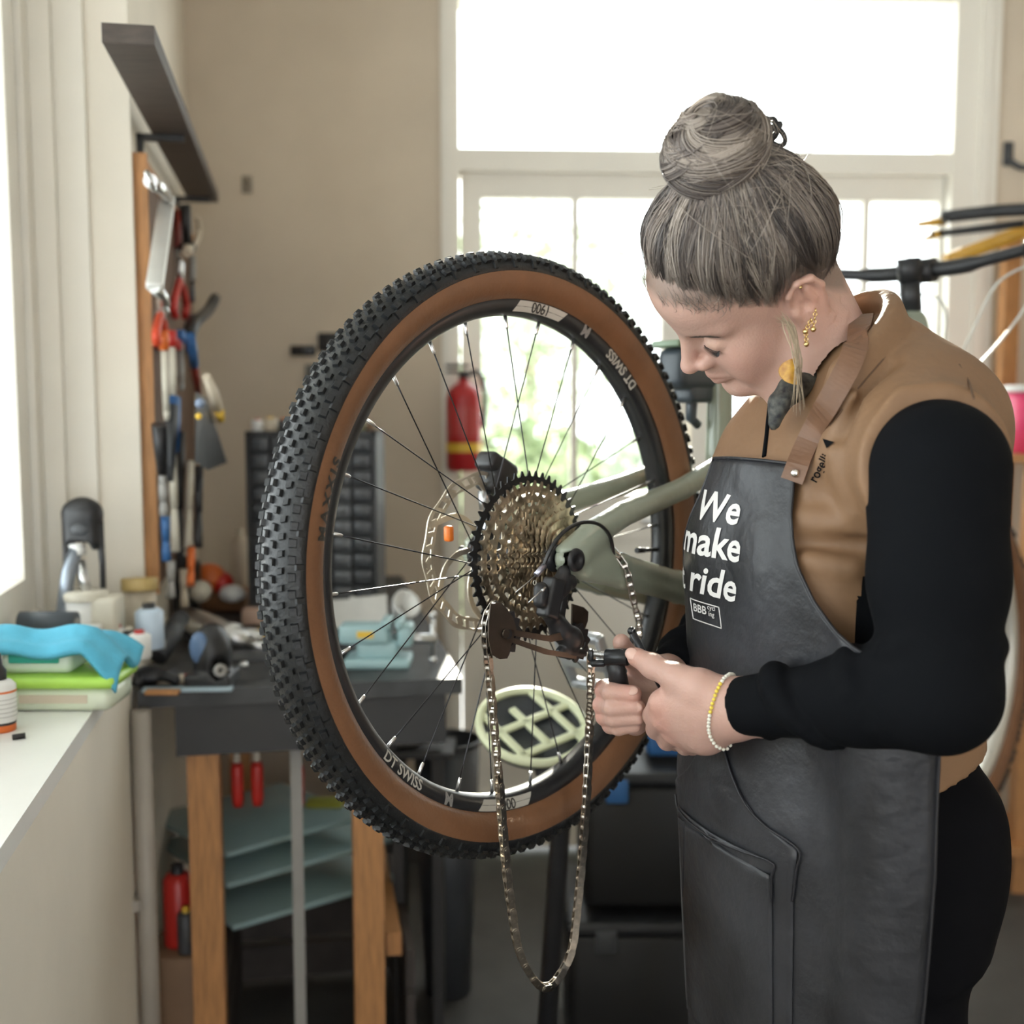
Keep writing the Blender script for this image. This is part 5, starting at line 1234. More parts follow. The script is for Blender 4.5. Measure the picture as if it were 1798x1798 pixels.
# bun: coiled strands over a soft core
bc = npv(at(1257, 260, 1.176)); bx = npv(hF); by = npv(hL); bz = (bc-npv(hw((-0.040, 0, 0.125)))); bz /= np.linalg.norm(bz); bx = bx-bz*(bx@bz); bx /= np.linalg.norm(bx); by = np.cross(bz, bx)
g = Sdf(bc-0.085, bc+0.085, 0.0035); g.ell(bc, (0.050, 0.047, 0.040), [bx, by, bz]); g.capsule(bc, npv(hw((-0.042, 0, 0.125))), 0.034, 0.03, 0.02); P, Q = g.mesh(1)
bun = np_obj('bun', P, Q, M_hair, per, attrs={'Col': np.tile(np.array([0.19, 0.155, 0.13, 1.0]), (len(P), 1))})
paths, rads, cols = [], [], []
for i in range(1600):
    lr = np.random.default_rng(i//32); a0 = lr.uniform(0, 2*PI)+rng.normal(0, 0.16); tl_ = lr.uniform(-0.9, 0.9); el0 = lr.uniform(-1.2, 1.35)
    t = np.linspace(0, 1, 18); az = a0+t*lr.uniform(1.8, 3.4); el = np.clip(el0+tl_*1.2*(t-0.5)*2+rng.normal(0, 0.06), -1.35, 1.5)
    off = 1.0+0.10*lr.random()+rng.normal(0, 0.02)
    p = bc+(bx*0.0515)*(np.cos(az)*np.cos(el)*off)[:, None]+(by*0.0485)*(np.sin(az)*np.cos(el)*off)[:, None]+(bz*0.042)*(np.sin(el)*off)[:, None]
    paths.append(p); rads.append(rng.uniform(0.0007, 0.0014)); cols.append(HCOL[lr.integers(0, len(HCOL))]*0.65+HCOL[rng.integers(0, len(HCOL))]*0.35)
strands(paths, rads, 'hair_strands', bun, cols)['kind'] = 'stuff'
paths, rads, cols = [], [], []
for i in range(60):
    d = rng.normal(size=3); d /= np.linalg.norm(d); p0 = bc+d*0.047; t = np.linspace(0, 1, 10)[:, None]; e = rng.normal(size=3)*0.02
    p = p0+d*0.020*t+e*t*t+np.cross(d, e)*8*np.sin(t*6)*t*0.3; paths.append(p); rads.append(0.0003); cols.append(HCOL[1])
strands(paths, rads, 'loose_strands', bun, cols)['kind'] = 'stuff'
# dark hair tie end peeping out behind the bun
m = MB(); tc = at(1352, 232, 1.23)
for k_ in range(5): m.torus(tc+V((0.004*k_-0.008, 0.002*k_, 0.003*math.sin(k_))), V((math.cos(k_*1.3), math.sin(k_*1.1), 0.5)), 0.012, 0.0026, 18, 6)
m.build('hair_tie', mat('tie_dark', (0.02, 0.02, 0.022), 0.6), per)
# brow and lashes
paths, rads, cols = [], [], []
for i in range(150):
    t = rng.random(); y = 0.014+0.038*t; z = 0.0325+0.0065*math.sin(PI*min(1, t*0.9))-0.004*t*t+rng.normal(0, 0.0011)*(1.2-t*0.7)
    a = hsurf(0.09-0.012*t, y, z, 0.0004); b = hsurf(0.09-0.012*t, y+0.006, z+0.0022*(0.8-t), 0.0010)
    paths.append(np.linspace(a, b, 5)@HM+np.array(HC)); rads.append(0.00035); cols.append(np.array([0.10, 0.075, 0.06]))
strands(paths, rads, 'eyebrow', hair, cols)['kind'] = 'stuff'
paths, rads, cols = [], [], []
for i in range(44):
    t = i/43; y = 0.0185+0.029*t; z = 0.0030+0.0040*abs(2*t-1)**2; a = hsurf(0.09, y, z+0.001, 0.0002)
    d = np.array([0.45, (t-0.40)*0.8, -0.85]); L = 0.0088*(0.65+0.5*math.sin(PI*t)); s = np.linspace(0, 1, 6)[:, None]
    paths.append((a+d*L*s+np.array([0, 0, 0.0025])*s*s)@HM+np.array(HC)); rads.append(0.00026); cols.append(np.array([0.018, 0.015, 0.014]))
strands(paths, rads, 'eyelashes', hair, cols)['kind'] = 'stuff'
m = MB(); m.tube([V(hsurf(0.09, 0.0175+0.031*t, 0.0034+0.0040*abs(2*t-1)**2, 0.0001)@HM+np.array(HC)) for t in np.linspace(0, 1, 12)], 0.00055, 6); m.build('lash_line', mat('lash', (0.03, 0.025, 0.022), 0.6), hair)
# earrings
M_gold = mat('gold', (0.75, 0.55, 0.25), 0.25, 1.0)
for nm, (x, y, z), r in (('ear_stud', (-0.014, 0.0885, 0.033), 0.0018), ('ear_stud', (-0.028, 0.0895, 0.028), 0.0015), ('ear_stud', (-0.008, 0.080, -0.022), 0.0022)):
    m = MB(); m.ellipsoid(hw((x, y, z)), (r, r, r)); m.build(nm, M_gold, per)
for i, (x0, y0, x1, y1) in enumerate(((1432, 545, 1428, 578), (1424, 562, 1414, 582), (1415, 583, 1416, 604))):
    m = MB(); a, b = at(x0, y0, 1.208), at(x1, y1, 1.208); n_ = 5
    for k_ in range(n_+1): m.torus(a.lerp(b, k_/n_), V((math.cos(k_*1.57), math.sin(k_*1.57), 0.1)), 0.0020, 0.0006, 10, 5)
    m.ellipsoid(b, (0.003, 0.003, 0.0032)); m.build('ear_chain', M_gold, per)
m = MB(); c = at(1404, 632, 1.205)
pl = [at(1404, 628, 1.205)]+[at(1404-36*math.sin(a)*1.0, 652-24*math.cos(a), 1.205) for a in np.linspace(0.05, PI-0.1, 14)]
m.prism(pl, V((0.0, 0.003, 0))); m.build('drop_earring', mat('earring_yellow', (0.72, 0.40, 0.06), 0.35, 0.0, col2=(0.45, 0.20, 0.03), nscale=140), per)
# scarf at the throat
g = Sdf(npv(at(1365, 712, 1.22))-0.09, npv(at(1365, 712, 1.22))+0.09, 0.004)
g.path([at(1425, 668, 1.25), at(1390, 684, 1.238), at(1368, 708, 1.228), at(1359, 745, 1.222)], [0.013, 0.014, 0.011, 0.007], 0.008)
g.path([at(1400, 672, 1.235), at(1378, 700, 1.222), at(1366, 730, 1.218)], [0.006, 0.007, 0.005], 0.004)
P, Q = g.mesh(1); np_obj('scarf', P, Q, mat('scarf_print', (0.008, 0.009, 0.014), 0.7, col2=(0.10, 0.10, 0.085), nscale=120), per)
# bracelet of beads
wx = (WL-EL_).normalized(); br = []
bc_ = at(1262, 1240, 1.172); cu = Z-wx*Z.dot(wx); cu = (cu.normalized()+wx*0.10).normalized(); cv_ = wx.cross(cu)
for i in range(44):
    a = 2*PI*i/44; d = cu*math.cos(a)+cv_*math.sin(a); base_p = bc_+wx*(-0.016*math.cos(a)*1.0-0.004)
    p = npv(base_p)
    for k_ in range(60):
        q = p+npv(d)*(0.010+k_*0.0007)
        if gL.sample(q[None])[0] > 0.0012: break
    br.append((V(q), i))
brm = MB()
for p, i in br:
    mm_ = MB(); mm_.ellipsoid(p, (0.0021, 0.0021, 0.0021), None, 8, 6); mm_.build('bead', mat('bead_yellow', (0.80, 0.62, 0.08), 0.35) if 32 < i < 41 else mat('bead_white', (0.80, 0.78, 0.68), 0.35), body)
# ================================================================ chain tool in her hands and the chain
tool = thing('chain_tool', 'black chain breaker gripped in both hands at the end of the hanging chain', 'chain tool', at(1085, 1165, 1.275))
M_tool = mat('tool_black', (0.016, 0.017, 0.02), 0.28, 0.2)
m = MB(); m.lathe(at(1064, 1154, 1.279), at(1107, 1154, 1.268)-at(1064, 1154, 1.279), [(0.0, 0.0), (0.0088, 0.0), (0.0098, 0.001), (0.0098, 0.0255), (0.0088, 0.027), (0.0, 0.027)], 28); m.build('barrel', M_tool, tool)
m = MB(); m.tube([at(1080, 1160, 1.277), at(1084, 1182, 1.283), at(1088, 1215, 1.290), at(1090, 1262, 1.292)], [0.0095, 0.0105, 0.0125, 0.0115], 18); m.build('grip', M_plastic, tool)
m = MB(); m.box(at(1050, 1164, 1.281), (0.018, 0.012, 0.008), None, 0.003); m.box(at(1037, 1150, 1.283), (0.006, 0.012, 0.014), None, 0.002); m.build('chain_cradle', M_tool, tool)
m = MB()
a, b = at(1064, 1150, 1.279), at(1040, 1147, 1.283); n_ = 9
for i in range(n_): p = a.lerp(b, i/n_); m.cyl(p, a.lerp(b, (i+0.5)/n_), 0.0042, 12); m.cyl(a.lerp(b, (i+0.5)/n_), a.lerp(b, (i+1)/n_), 0.0034, 12)
m.build('threaded_pin', M_nip, tool)
m = MB(); a, b = at(1109, 1108, 1.262), at(1170, 1222, 1.258); m.tube([a, b], 0.0042, 12); m.ellipsoid(a, (0.0048, 0.0048, 0.0048)); m.build('tee_bar', M_tool, tool)
m = MB(); m.torus(a+Z*0.001, (b-a), 0.0036, 0.0010, 16, 6); m.build('bar_end', M_nip, tool)
vs, fs = text_mesh('BBB', 0.02); c0_ = at(1087, 1158, 1.274); m = MB(); bx_ = (at(1107, 1154, 1.268)-at(1064, 1154, 1.279)).normalized(); cyl_c = at(1085, 1154, 1.2735)
for_ = []
for x, y in vs:
    an_ = (y-0.35)*0.0085/0.0100-0.25; for_.append(cyl_c+bx_*(x*0.0085)+(V((0, -1, 0))*math.cos(an_)+Z*math.sin(an_))*0.0100)
m.add(for_, fs); m.build('lettering', mat('print_dim', (0.35, 0.34, 0.32), 0.5), tool, fix=False)
chain = thing('bicycle_chain', 'bicycle chain hanging in a long loop below the derailleur and laid over the chainstay', 'chain', at(875, 1400, 1.34))
def link_mesh(kind, k_):
    mb = MB(); pz = 0.0127; w_ = 0.0029 if kind == 'o' else 0.0019
    x_, y_, z_ = V((1, 0, 0)), V((0, 1, 0)), V((0, 0, 1))               # along, across (pin), plate height
    for s in (1, -1):
        pl = []
        for e, cx in ((0, -pz/2), (1, pz/2)):
            for a in np.linspace(-PI*0.55, PI*0.55, 6): pl.append(V((cx+0.0043*math.cos(a)*(1 if e else -1), w_*s, 0.0043*math.sin(a)*(1 if e else -1))))
        mb.prism(pl, V((0, 0.0010*s, 0)))
    for cx in (-pz/2, pz/2):
        if kind == 'o': mb.cyl((cx, -0.0042, 0), (cx, 0.0042, 0), 0.0021, 8)
        else: mb.cyl((cx, -0.0019, 0), (cx, 0.0019, 0), 0.0039, 10)
    me = bpy.data.meshes.new('link'); me.from_pydata(mb.v, [], mb.f); bm = bmesh.new(); bm.from_mesh(me); bmesh.ops.recalc_face_normals(bm, faces=bm.faces[:]); bm.to_mesh(me); bm.free(); me.materials.append(M_chainm); return me
LK = {'o': link_mesh('o', 0), 'i': link_mesh('i', 0)}
def lay_chain(path, across):
    P = [V(p) for p in smooth_path(path, 14)]; L = [0]
    for a, b in zip(P[:-1], P[1:]): L.append(L[-1]+(b-a).length)
    n_ = int(L[-1]/0.0127); P_ = np.array(P); pos = [V([np.interp(k_*0.0127, L, P_[:, d]) for d in range(3)]) for k_ in range(n_+1)]
    for k_ in range(n_):
        c = (pos[k_]+pos[k_+1])/2; t = (pos[k_+1]-pos[k_]).normalized(); ac = across(k_/n_) if callable(across) else across; y_ = (ac-t*ac.dot(t)).normalized(); z_ = t.cross(y_)
        o = bpy.data.objects.new('link', LK['o' if k_ % 2 else 'i']); COL.objects.link(o); o.parent = chain
        o.matrix_local = Matrix.Translation(c-_org[chain.name]) @ Matrix((t, y_, z_)).transposed().to_4x4()
D_ = 0.0895
lay_chain([ond(868, 1060, D_), ond(856, 1082, D_), ond(853, 1112, D_), ond(856, 1150, D_), ond(861, 1200, D_), ond(868, 1280, D_), ond(877, 1380, D_), ond(885, 1480, D_), ond(896, 1580, D_), ond(915, 1680, D_), ond(958, 1735, D_), ond(1000, 1680, D_), ond(1014, 1590, D_), ond(1024, 1480, D_), ond(1031, 1380, D_), ond(1035, 1280, D_), at(1037, 1210, 1.30), at(1038, 1150, 1.284)], lambda t: (bn+V((0.0, -0.5, 0))*(1 if 0.2 < t < 0.9 else 0)+bu*0.5*math.sin(t*9)).normalized())
lay_chain([ond(1040, 966, 0.062), ond(1062, 968, 0.078), ond(1082, 975, 0.092), ond(1098, 996, 0.100), ond(1107, 1030, 0.101), ond(1114, 1062, 0.100), ond(1121, 1090, 0.098), ond(1122, 1112, 0.095), ond(1118, 1140, 0.080)], lambda t: (bu+bn*0.8).normalized())
# ================================================================ bench, sill and wall things
def cm(nm, c, rough=0.5, metal=0.0, noise=0.06, **k): return mat(nm, c, rough, metal, noise=noise, nscale=k.pop('nscale', 14), **k)
K_blk = cm('c_black', (0.018, 0.018, 0.020), 0.4); K_char = cm('c_charcoal', (0.055, 0.058, 0.064), 0.45); K_red = cm('c_red', (0.50, 0.025, 0.018), 0.38)
K_org = cm('c_orange', (0.72, 0.16, 0.03), 0.4); K_wht = cm('c_white', (0.80, 0.80, 0.78), 0.4); K_crm = cm('c_cream', (0.62, 0.54, 0.42), 0.5)
K_blu = cm('c_blue', (0.04, 0.14, 0.36), 0.4); K_slv = cm('c_silver', (0.66, 0.66, 0.66), 0.28, 1.0); K_gry = cm('c_grey', (0.33, 0.32, 0.30), 0.5)
K_ylw = cm('c_yellow', (0.75, 0.48, 0.05), 0.45); K_wood = cm('c_wood', (0.47, 0.225, 0.085), 0.55, noise=0.22, stretch=(14, 14, 1.2)); K_brn = cm('c_brown', (0.20, 0.12, 0.07), 0.6)
K_teal = cm('c_teal', (0.34, 0.50, 0.52), 0.4); K_bone = cm('c_bone', (0.66, 0.62, 0.52), 0.45)
def onw(px, py, t): return onplane(px, py, lw(0, t, 0), r_w)             # on the left wall, t out of it
# --- pegboard and its tools
s0, s1 = s_at(249), S_CORNER-0.10
zt0 = onw(249, 273, 0.014).z; zb0 = onw(268, 1045, 0.014).z
peg = thing('tool_board', 'orange edged wooden tool board on the left wall between window and corner', 'tool board', lw((s0+s1)/2, 0.008, zb0))
m = MB(); lbox(m, s0, s1, 0.001, 0.013, zb0, zt0-0.03); m.build('panel', cm('board_brown', (0.16, 0.10, 0.07), 0.7, noise=0.15), peg)
m = MB(); lbox(m, s0-0.001, s0+0.012, 0.0, 0.026, zb0, zt0); m.build('edge_strip', K_wood, peg)
m = MB(); lbox(m, s0+0.012, s1, 0.0, 0.026, zt0-0.03, zt0-0.012); m.build('edge_strip', K_wood, peg)
# ring spanner
t_ = 0.045
sp = thing('ring_spanner', 'large silver ring spanner with cranked ends hanging highest on the tool board', 'spanner', onw(280, 540, t_))
A, B = onw(294, 348, t_+0.012), onw(271, 505, t_+0.012)
m = MB(); d = (B-A).normalized(); m.box((A+B)/2, ((B-A).length, 0.016, 0.030), (d, r_w.cross(d).normalized(), d.cross(r_w.cross(d)).normalized()), 0.004); m.build('shank', cm('c_satin', (0.70, 0.69, 0.66), 0.5, 0.6), sp)
for p, q in ((A, onw(264, 318, t_+0.03)), (B, onw(288, 535, t_+0.02))):
    m = MB(); m.tube([p, p.lerp(q, 0.5)+r_w*0.006, q], [0.011, 0.010, 0.012], 12); m.torus(q, (r_w+Z*0.4), 0.013, 0.0055, 18, 8); m.build('ring_end', K_slv, sp)
def hung(name, label, cat, px0, py0, px1, py1, t, parts, group=None):
    a, b = onw(px0, py0, t), onw(px1, py1, t); o = thing(name, label, cat, b, group); d = b-a
    for nm, u0, u1, r0, r1, m_, off in parts:
        m = MB(); p, q = a+d*u0+a_w*off, a+d*u1+a_w*off; m.tube([p, p.lerp(q, 0.5), q], [r0, (r0+r1)/2*1.08, r1], 12); m.build(nm, m_, o)
    return o
def pliers(name, label, cat, px, py, h, t, hm, splay=12):
    a = onw(px, py, t); o = thing(name, label, cat, onw(px, py+h, t))
    m = MB()
    for s in (-1, 1): m.tube([a+a_w*0.004*s-Z*0.002, a+a_w*0.009*s-Z*h*0.0003*0.4, onw(px, py+h*0.35, t)+a_w*0.003*s], [0.004, 0.009, 0.007], 10)
    pv = onw(px, py+h*0.38, t); m.cyl(pv-r_w*0.008, pv+r_w*0.009, 0.010, 14); m.build('jaws', K_slv, o)
    for s in (-1, 1):
        m = MB(); m.tube(smooth_path([pv, onw(px+s*splay*0.5, py+h*0.55, t), onw(px+s*splay, py+h*0.8, t), onw(px+s*splay*0.8, py+h, t)], 4), 0.0085, 10); m.build('handle', hm, o)
    return o
pliers('pliers', 'red handled pliers open wide, upper of the two on the tool board', 'pliers', 316, 452, 104, 0.055, K_red, 11)
pliers('cable_cutter', 'red handled cutter hanging left below the silver spanner', 'cutter', 282, 520, 84, 0.045, cm('c_redorange', (0.62, 0.06, 0.02), 0.4), 8)
hung('red_file', 'long dark red handled tool hanging behind the silver spanner', 'file', 312, 372, 310, 480, 0.035, [('handle', 0, 0.6, 0.011, 0.009, cm('c_darkred', (0.22, 0.03, 0.02), 0.45), 0), ('blade', 0.6, 1, 0.006, 0.004, K_gry, 0)])
hung('black_hammer', 'black handled hammer at the top right of the tool board', 'hammer', 325, 360, 330, 440, 0.06, [('handle', 0, 1, 0.012, 0.010, K_blk, 0), ('head', 0.86, 1.0, 0.018, 0.018, K_blk, 0)])
m_ = hung('curved_hook', 'cream curved hook tool beside the black hammer on the tool board', 'hook', 345, 375, 328, 445, 0.07, [('tip', 0.9, 1, 0.012, 0.010, K_crm, 0)])
m = MB(); m.tube(smooth_path([onw(346, 380, 0.07), onw(350, 405, 0.07), onw(343, 428, 0.07), onw(330, 440, 0.07)], 5), 0.0065, 10); m.build('shaft', K_crm, m_)
hung('grey_chisel', 'slim grey chisel below the cream hook on the tool board', 'chisel', 338, 450, 338, 530, 0.06, [('handle', 0, 0.55, 0.008, 0.008, K_gry, 0), ('blade', 0.55, 1, 0.004, 0.006, cm('c_slate', (0.10, 0.11, 0.13), 0.35, 0.6), 0)])
o = thing('pruning_pliers', 'black wide pliers sticking out from the tool board toward the room', 'pliers', onw(345, 600, 0.08))
m = MB(); m.tube(smooth_path([onw(378, 524, 0.11), onw(366, 545, 0.10), onw(345, 565, 0.09), onw(332, 590, 0.08)], 5), [0.013]*15+[0.012], 12); m.build('handle', K_blk, o)
m = MB(); m.tube([onw(338, 560, 0.07), onw(330, 585, 0.07), onw(322, 618, 0.06)], 0.012, 12); m.build('jaws', K_blk, o)
o = thing('screwdriver_rack', 'red rack with a white lip screwed on the tool board below the pliers', 'rack', onw(298, 612, 0.05))
m = MB(); c = onw(298, 606, 0.045); m.box(c, (0.10, 0.05, 0.022), (a_w, r_w, Z), 0.004); m.build('bar', K_red, o)
for i, (px, py, lab, l, m1) in enumerate(((287, 616, 'white shafted screwdriver, leftmost in the red rack', 122, K_bone), (301, 616, 'white shafted screwdriver in the middle of the red rack', 94, K_bone), (317, 616, 'grey shafted screwdriver with blue collar, rightmost in the red rack', 70, K_gry))):
    o = hung('screwdriver', lab, 'screwdriver', px, py-36, px+6-i*2, py+l, 0.055+0.006*i, [('handle', 0, 0.22, 0.010, 0.009, (K_org, K_red, K_blu)[i], 0), ('shaft', 0.22, 0.9, 0.0065, 0.0065, m1, 0), ('tip', 0.9, 1.0, 0.007, 0.004, m1, 0)], 'screwdrivers in the red rack')
hung('blue_file', 'flat tool with blue and charcoal grip in the middle of the tool board', 'file', 304, 700, 300, 842, 0.06, [('grip', 0, 0.65, 0.015, 0.014, K_blu, 0.0), ('sleeve', 0.1, 1.0, 0.014, 0.008, K_char, -0.025)])
hung('black_lever', 'black tyre lever hanging left of the blue grip on the tool board', 'lever', 279, 745, 287, 860, 0.05, [('blade', 0, 0.75, 0.014, 0.010, K_blk, 0), ('tip', 0.75, 1, 0.007, 0.007, K_gry, 0)])
o = thing('black_square', 'black wedge shaped set square hanging from the right end of the tool board', 'square', onw(370, 825, 0.13))
m = MB(); m.prism([onw(344, 688, 0.12), onw(362, 700, 0.13), onw(398, 812, 0.15), onw(365, 826, 0.13), onw(342, 810, 0.12)], a_w*0.012); m.build('plate', K_blk, o)
m = MB(); c = onw(352, 708, 0.13); m.ellipsoid(c-a_w*0.01, (0.009, 0.009, 0.009)); m.build('knob', cm('c_steelblue', (0.2, 0.25, 0.35), 0.4), o)
m = MB(); c = onw(350, 731, 0.13); m.ellipsoid(c-a_w*0.01, (0.006, 0.006, 0.006)); m.build('button', K_ylw, o)
o = thing('paint_brush', 'cream brush with yellow tip leaning out over the black set square', 'brush', onw(388, 735, 0.15))
m = MB(); m.tube([onw(362, 660, 0.13), onw(374, 690, 0.14), onw(386, 728, 0.15)], [0.008, 0.011, 0.010], 12); m.build('handle', K_crm, o)
m = MB(); m.tube([onw(385, 724, 0.15), onw(388, 737, 0.15)], [0.010, 0.008], 12); m.build('tip', K_ylw, o)
hung('red_rasp', 'dark red rasp hanging right of the red rack on the tool board', 'rasp', 334, 590, 348, 690, 0.09, [('handle', 0, 0.5, 0.010, 0.010, K_blu, 0), ('blade', 0.4, 1, 0.009, 0.007, cm('c_darkred', (0.22, 0.03, 0.02), 0.45), 0)])
for i, (x0, y0, x1, y1, t, mm, lab, nm) in enumerate((
    (303, 800, 308, 968, 0.06, K_bone, 'long pale rod hanging in the middle of the lower tool board', 'rod'),
    (334, 812, 330, 962, 0.07, K_bone, 'long pale rod hanging right of the middle rod', 'rod'),
    (318, 760, 316, 1000, 0.05, K_blk, 'long black bar between the two pale rods', 'bar'),
    (290, 905, 292, 985, 0.05, K_blu, 'short blue handled awl low at the left of the tool board', 'awl'),
    (336, 962, 334, 1028, 0.08, K_org, 'orange handled awl low at the right of the tool board', 'awl'),
    (350, 820, 348, 960, 0.10, K_blk, 'black extension bar hanging beside the right pale rod', 'bar'),
    (286, 850, 288, 905, 0.05, K_gry, 'thin grey pick hanging below the black tyre lever', 'pick'),
    (300, 985, 300, 1050, 0.05, K_gry, 'grey tube standing at the foot of the tool board', 'tube'),
    (322, 1000, 324, 1065, 0.06, K_crm, 'pale tube standing at the foot of the tool board, right of the grey one', 'tube'))):
    hung(nm, lab, nm, x0, y0, x1, y1, t, [('upper', 0, 0.55, 0.0085, 0.0075, mm, 0), ('lower', 0.55, 1.0, 0.0065, 0.009, mm, 0)])
# --- dark shelf plank above the board
o = thing('wall_shelf', 'dark brown shelf plank on the left wall high above the tool board', 'shelf', lw(1.6, 0.05, 1.92))
q0 = onw(332, 354, 0.03); s_e = (q0-lw(0, 0, 0)).dot(a_w); zsh = q0.z
m = MB(); lbox(m, s_e-1.35, s_e, 0.030, 0.105, zsh, zsh+0.028); m.build('board', cm('shelf_dark', (0.075, 0.058, 0.048), 0.6, noise=0.2, stretch=(1, 10, 10)), o)
for ds in (0.06, 0.75):
    m = MB(); lbox(m, s_e-ds-0.02, s_e-ds, 0.0, 0.09, zsh-0.012, zsh); lbox(m, s_e-ds-0.02, s_e-ds, 0.0, 0.012, zsh-0.10, zsh); m.build('bracket', K_blk, o)
# --- things on the window sill
ZS = 0.95
def sill(px, py): return onz(px, py, ZS)
o = thing('bottle', 'small white bottle with orange foot at the left edge of the sill', 'bottle', sill(2, 1282))
c = sill(2, 1282); m = MB(); m.lathe(c, Z, [(0.0, 0), (0.019, 0.0), (0.020, 0.002), (0.020, 0.010)], 24); m.build('foot', K_org, o)
m = MB(); m.lathe(c, Z, [(0.0195, 0.010), (0.0195, 0.013)], 24); m.lathe(c, Z, [(0.020, 0.010), (0.0205, 0.0135), (0.0, 0.0135)], 24); m.build('band', K_blk, o)
m = MB(); m.lathe(c, Z, [(0.020, 0.0135), (0.0218, 0.016), (0.0218, 0.064), (0.016, 0.070), (0.009, 0.072), (0.0, 0.072)], 28); m.build('body', K_wht, o)
m = MB(); m.lathe(c, Z, [(0.0222, 0.055), (0.0222, 0.058)], 28); m.build('label_stripe', K_org, o)
m = MB()
for i in range(5): m.lathe(c, Z, [(0.0221, 0.022+i*0.006), (0.0221, 0.0228+i*0.006)], 28)
m.build('label_lines', K_gry, o)
m = MB(); m.lathe(c, Z, [(0.010, 0.071), (0.010, 0.085), (0.0055, 0.092), (0.004, 0.108), (0.0, 0.108)], 18); m.build('cap', K_blk, o)
c = sill(32, 1298); m = MB(); m.tube([c+V((-0.006, -0.004, 0.004)), c+V((0.007, 0.004, 0.004))], 0.004, 10); m.torus(c+V((0.007, 0.004, 0.004)), V((1, 0.5, 0)), 0.003, 0.0012, 12, 6); tag(m.build('valve_cap', K_blk), 'tiny black valve cap lying alone on the white sill', 'cap')
def rbox(c, sx, sy, sz, ang, bev=0.004):
    m = MB(); ax = (V((math.cos(ang), math.sin(ang), 0)), V((-math.sin(ang), math.cos(ang), 0)), Z); m.box(V(c)+Z*sz/2, (sx, sy, sz), ax, bev); return m
ang_w = math.atan2(a_w.y, a_w.x)-PI/2
c = sill(93, 1252)+V((0, 0.055, 0)); M_clear = mat('clear_box', (0.72, 0.78, 0.62), 0.25, noise=0.05, nscale=10); 
o = thing('food_box', 'clear plastic food box with lime green lid under the blue cloth', 'box', c)
ax = (V((1, 0, 0)), V((0, 1, 0)), Z)
m = MB(); m.box(c+Z*0.018, (0.168, 0.105, 0.036), ax, 0.012); m.build('tub', M_clear, o)
m = MB(); m.box(c+Z*0.044, (0.182, 0.118, 0.018), ax, 0.008); m.build('lid', mat('lime_lid', (0.42, 0.72, 0.10), 0.35, noise=0.06), o)
m = MB(); m.box(c+Z*0.020+V((0, -0.053, 0)), (0.10, 0.002, 0.012), ax); m.build('contents', K_crm, o)
c2 = c+Z*0.053+V((-0.030, 0.005, 0)); o = thing('food_box', 'small clear food box with teal latch stacked on the lime green lid', 'box', c2)
m = MB(); m.box(c2+Z*0.017, (0.105, 0.085, 0.034), ax, 0.010); m.build('tub', mat('clear_box_two', (0.70, 0.80, 0.70), 0.25, noise=0.05), o)
m = MB(); m.box(c2+Z*0.024+V((-0.002, -0.044, 0)), (0.075, 0.006, 0.014), ax, 0.004); m.build('latch', mat('teal_latch', (0.03, 0.40, 0.33), 0.35, noise=0.05), o)
# blue cloth draped over the boxes
cl0 = c2+Z*0.034; n1, n2 = 34, 22; vs = []
for i in range(n1):
    for j in range(n2):
        x = -0.105+0.21*i/(n1-1); y = -0.062+0.13*j/(n2-1)
        zc = 0.010+0.004*math.sin(x*60+y*25)+0.003*math.sin(y*80+1)
        if x > 0.055: zc -= (x-0.055)**1.3*2.2*(1+0.3*math.sin(y*60))
        if y < -0.048: zc -= (-0.048-y)*1.1
        vs.append((cl0.x+x+0.020, cl0.y+y, cl0.z+zc+0.004+0.012*math.exp(-((y-0.0)/0.03)**2)))
ix = np.arange(n1*n2).reshape(n1, n2)
o = np_obj('cloth', np.array(vs), np.stack([ix[:-1, :-1], ix[1:, :-1], ix[1:, 1:], ix[:-1, 1:]], -1).reshape(-1, 4), mat('cloth_blue', (0.09, 0.42, 0.60), 0.8, noise=0.12, nscale=25, bump=0.2, bscale=200))
sm_ = o.modifiers.new('thick', 'SOLIDIFY'); sm_.thickness = 0.009; tag(o, 'folded light blue cloth draped over the food boxes on the sill', 'cloth')
# boxes and roll behind the cloth
c = at(110, 1110, 1.93); c.z = ZS
o = tag(rbox(c+V((-0.015, 0.02, 0)), 0.125, 0.10, 0.062, 0.05, 0.006).build('parcel', K_wht), 'white carton behind the blue cloth carrying the dark roll', 'carton')
c_ = at(150, 1090, 1.98); c_.z = ZS; o = tag(rbox(c_+V((0.012, 0.06, 0)), 0.06, 0.07, 0.105, 0.1, 0.008).build('parcel', K_bone), 'upright cream white carton right of the dark roll', 'carton')
p0, p1 = at(36, 1091, 1.90), at(134, 1091, 1.90); p0.z = p1.z = ZS+0.062+0.020
o = thing('tape_roll', 'dark slate roll lying on the white carton behind the blue cloth', 'roll', (p0+p1)/2-Z*0.02)
m = MB(); m.tube([p0, p1], 0.0195, 24); m.build('wrap', cm('c_slate_roll', (0.075, 0.09, 0.11), 0.5), o)
m = MB(); d = (p1-p0).normalized(); m.tube([p0-d*0.003, p1+d*0.003], 0.009, 16); m.build('core', K_gry, o)
c = at(150, 1060, 2.02); c.z = ZS
o = thing('spray_can', 'white tub with round lid behind the roll on the sill', 'tub', c+V((-0.005, 0.015, 0)))
m = MB(); m.lathe(c+V((-0.005, 0.015, 0)), Z, [(0, 0), (0.036, 0), (0.038, 0.10), (0.0, 0.10)], 24); m.build('tub_body', K_wht, o)
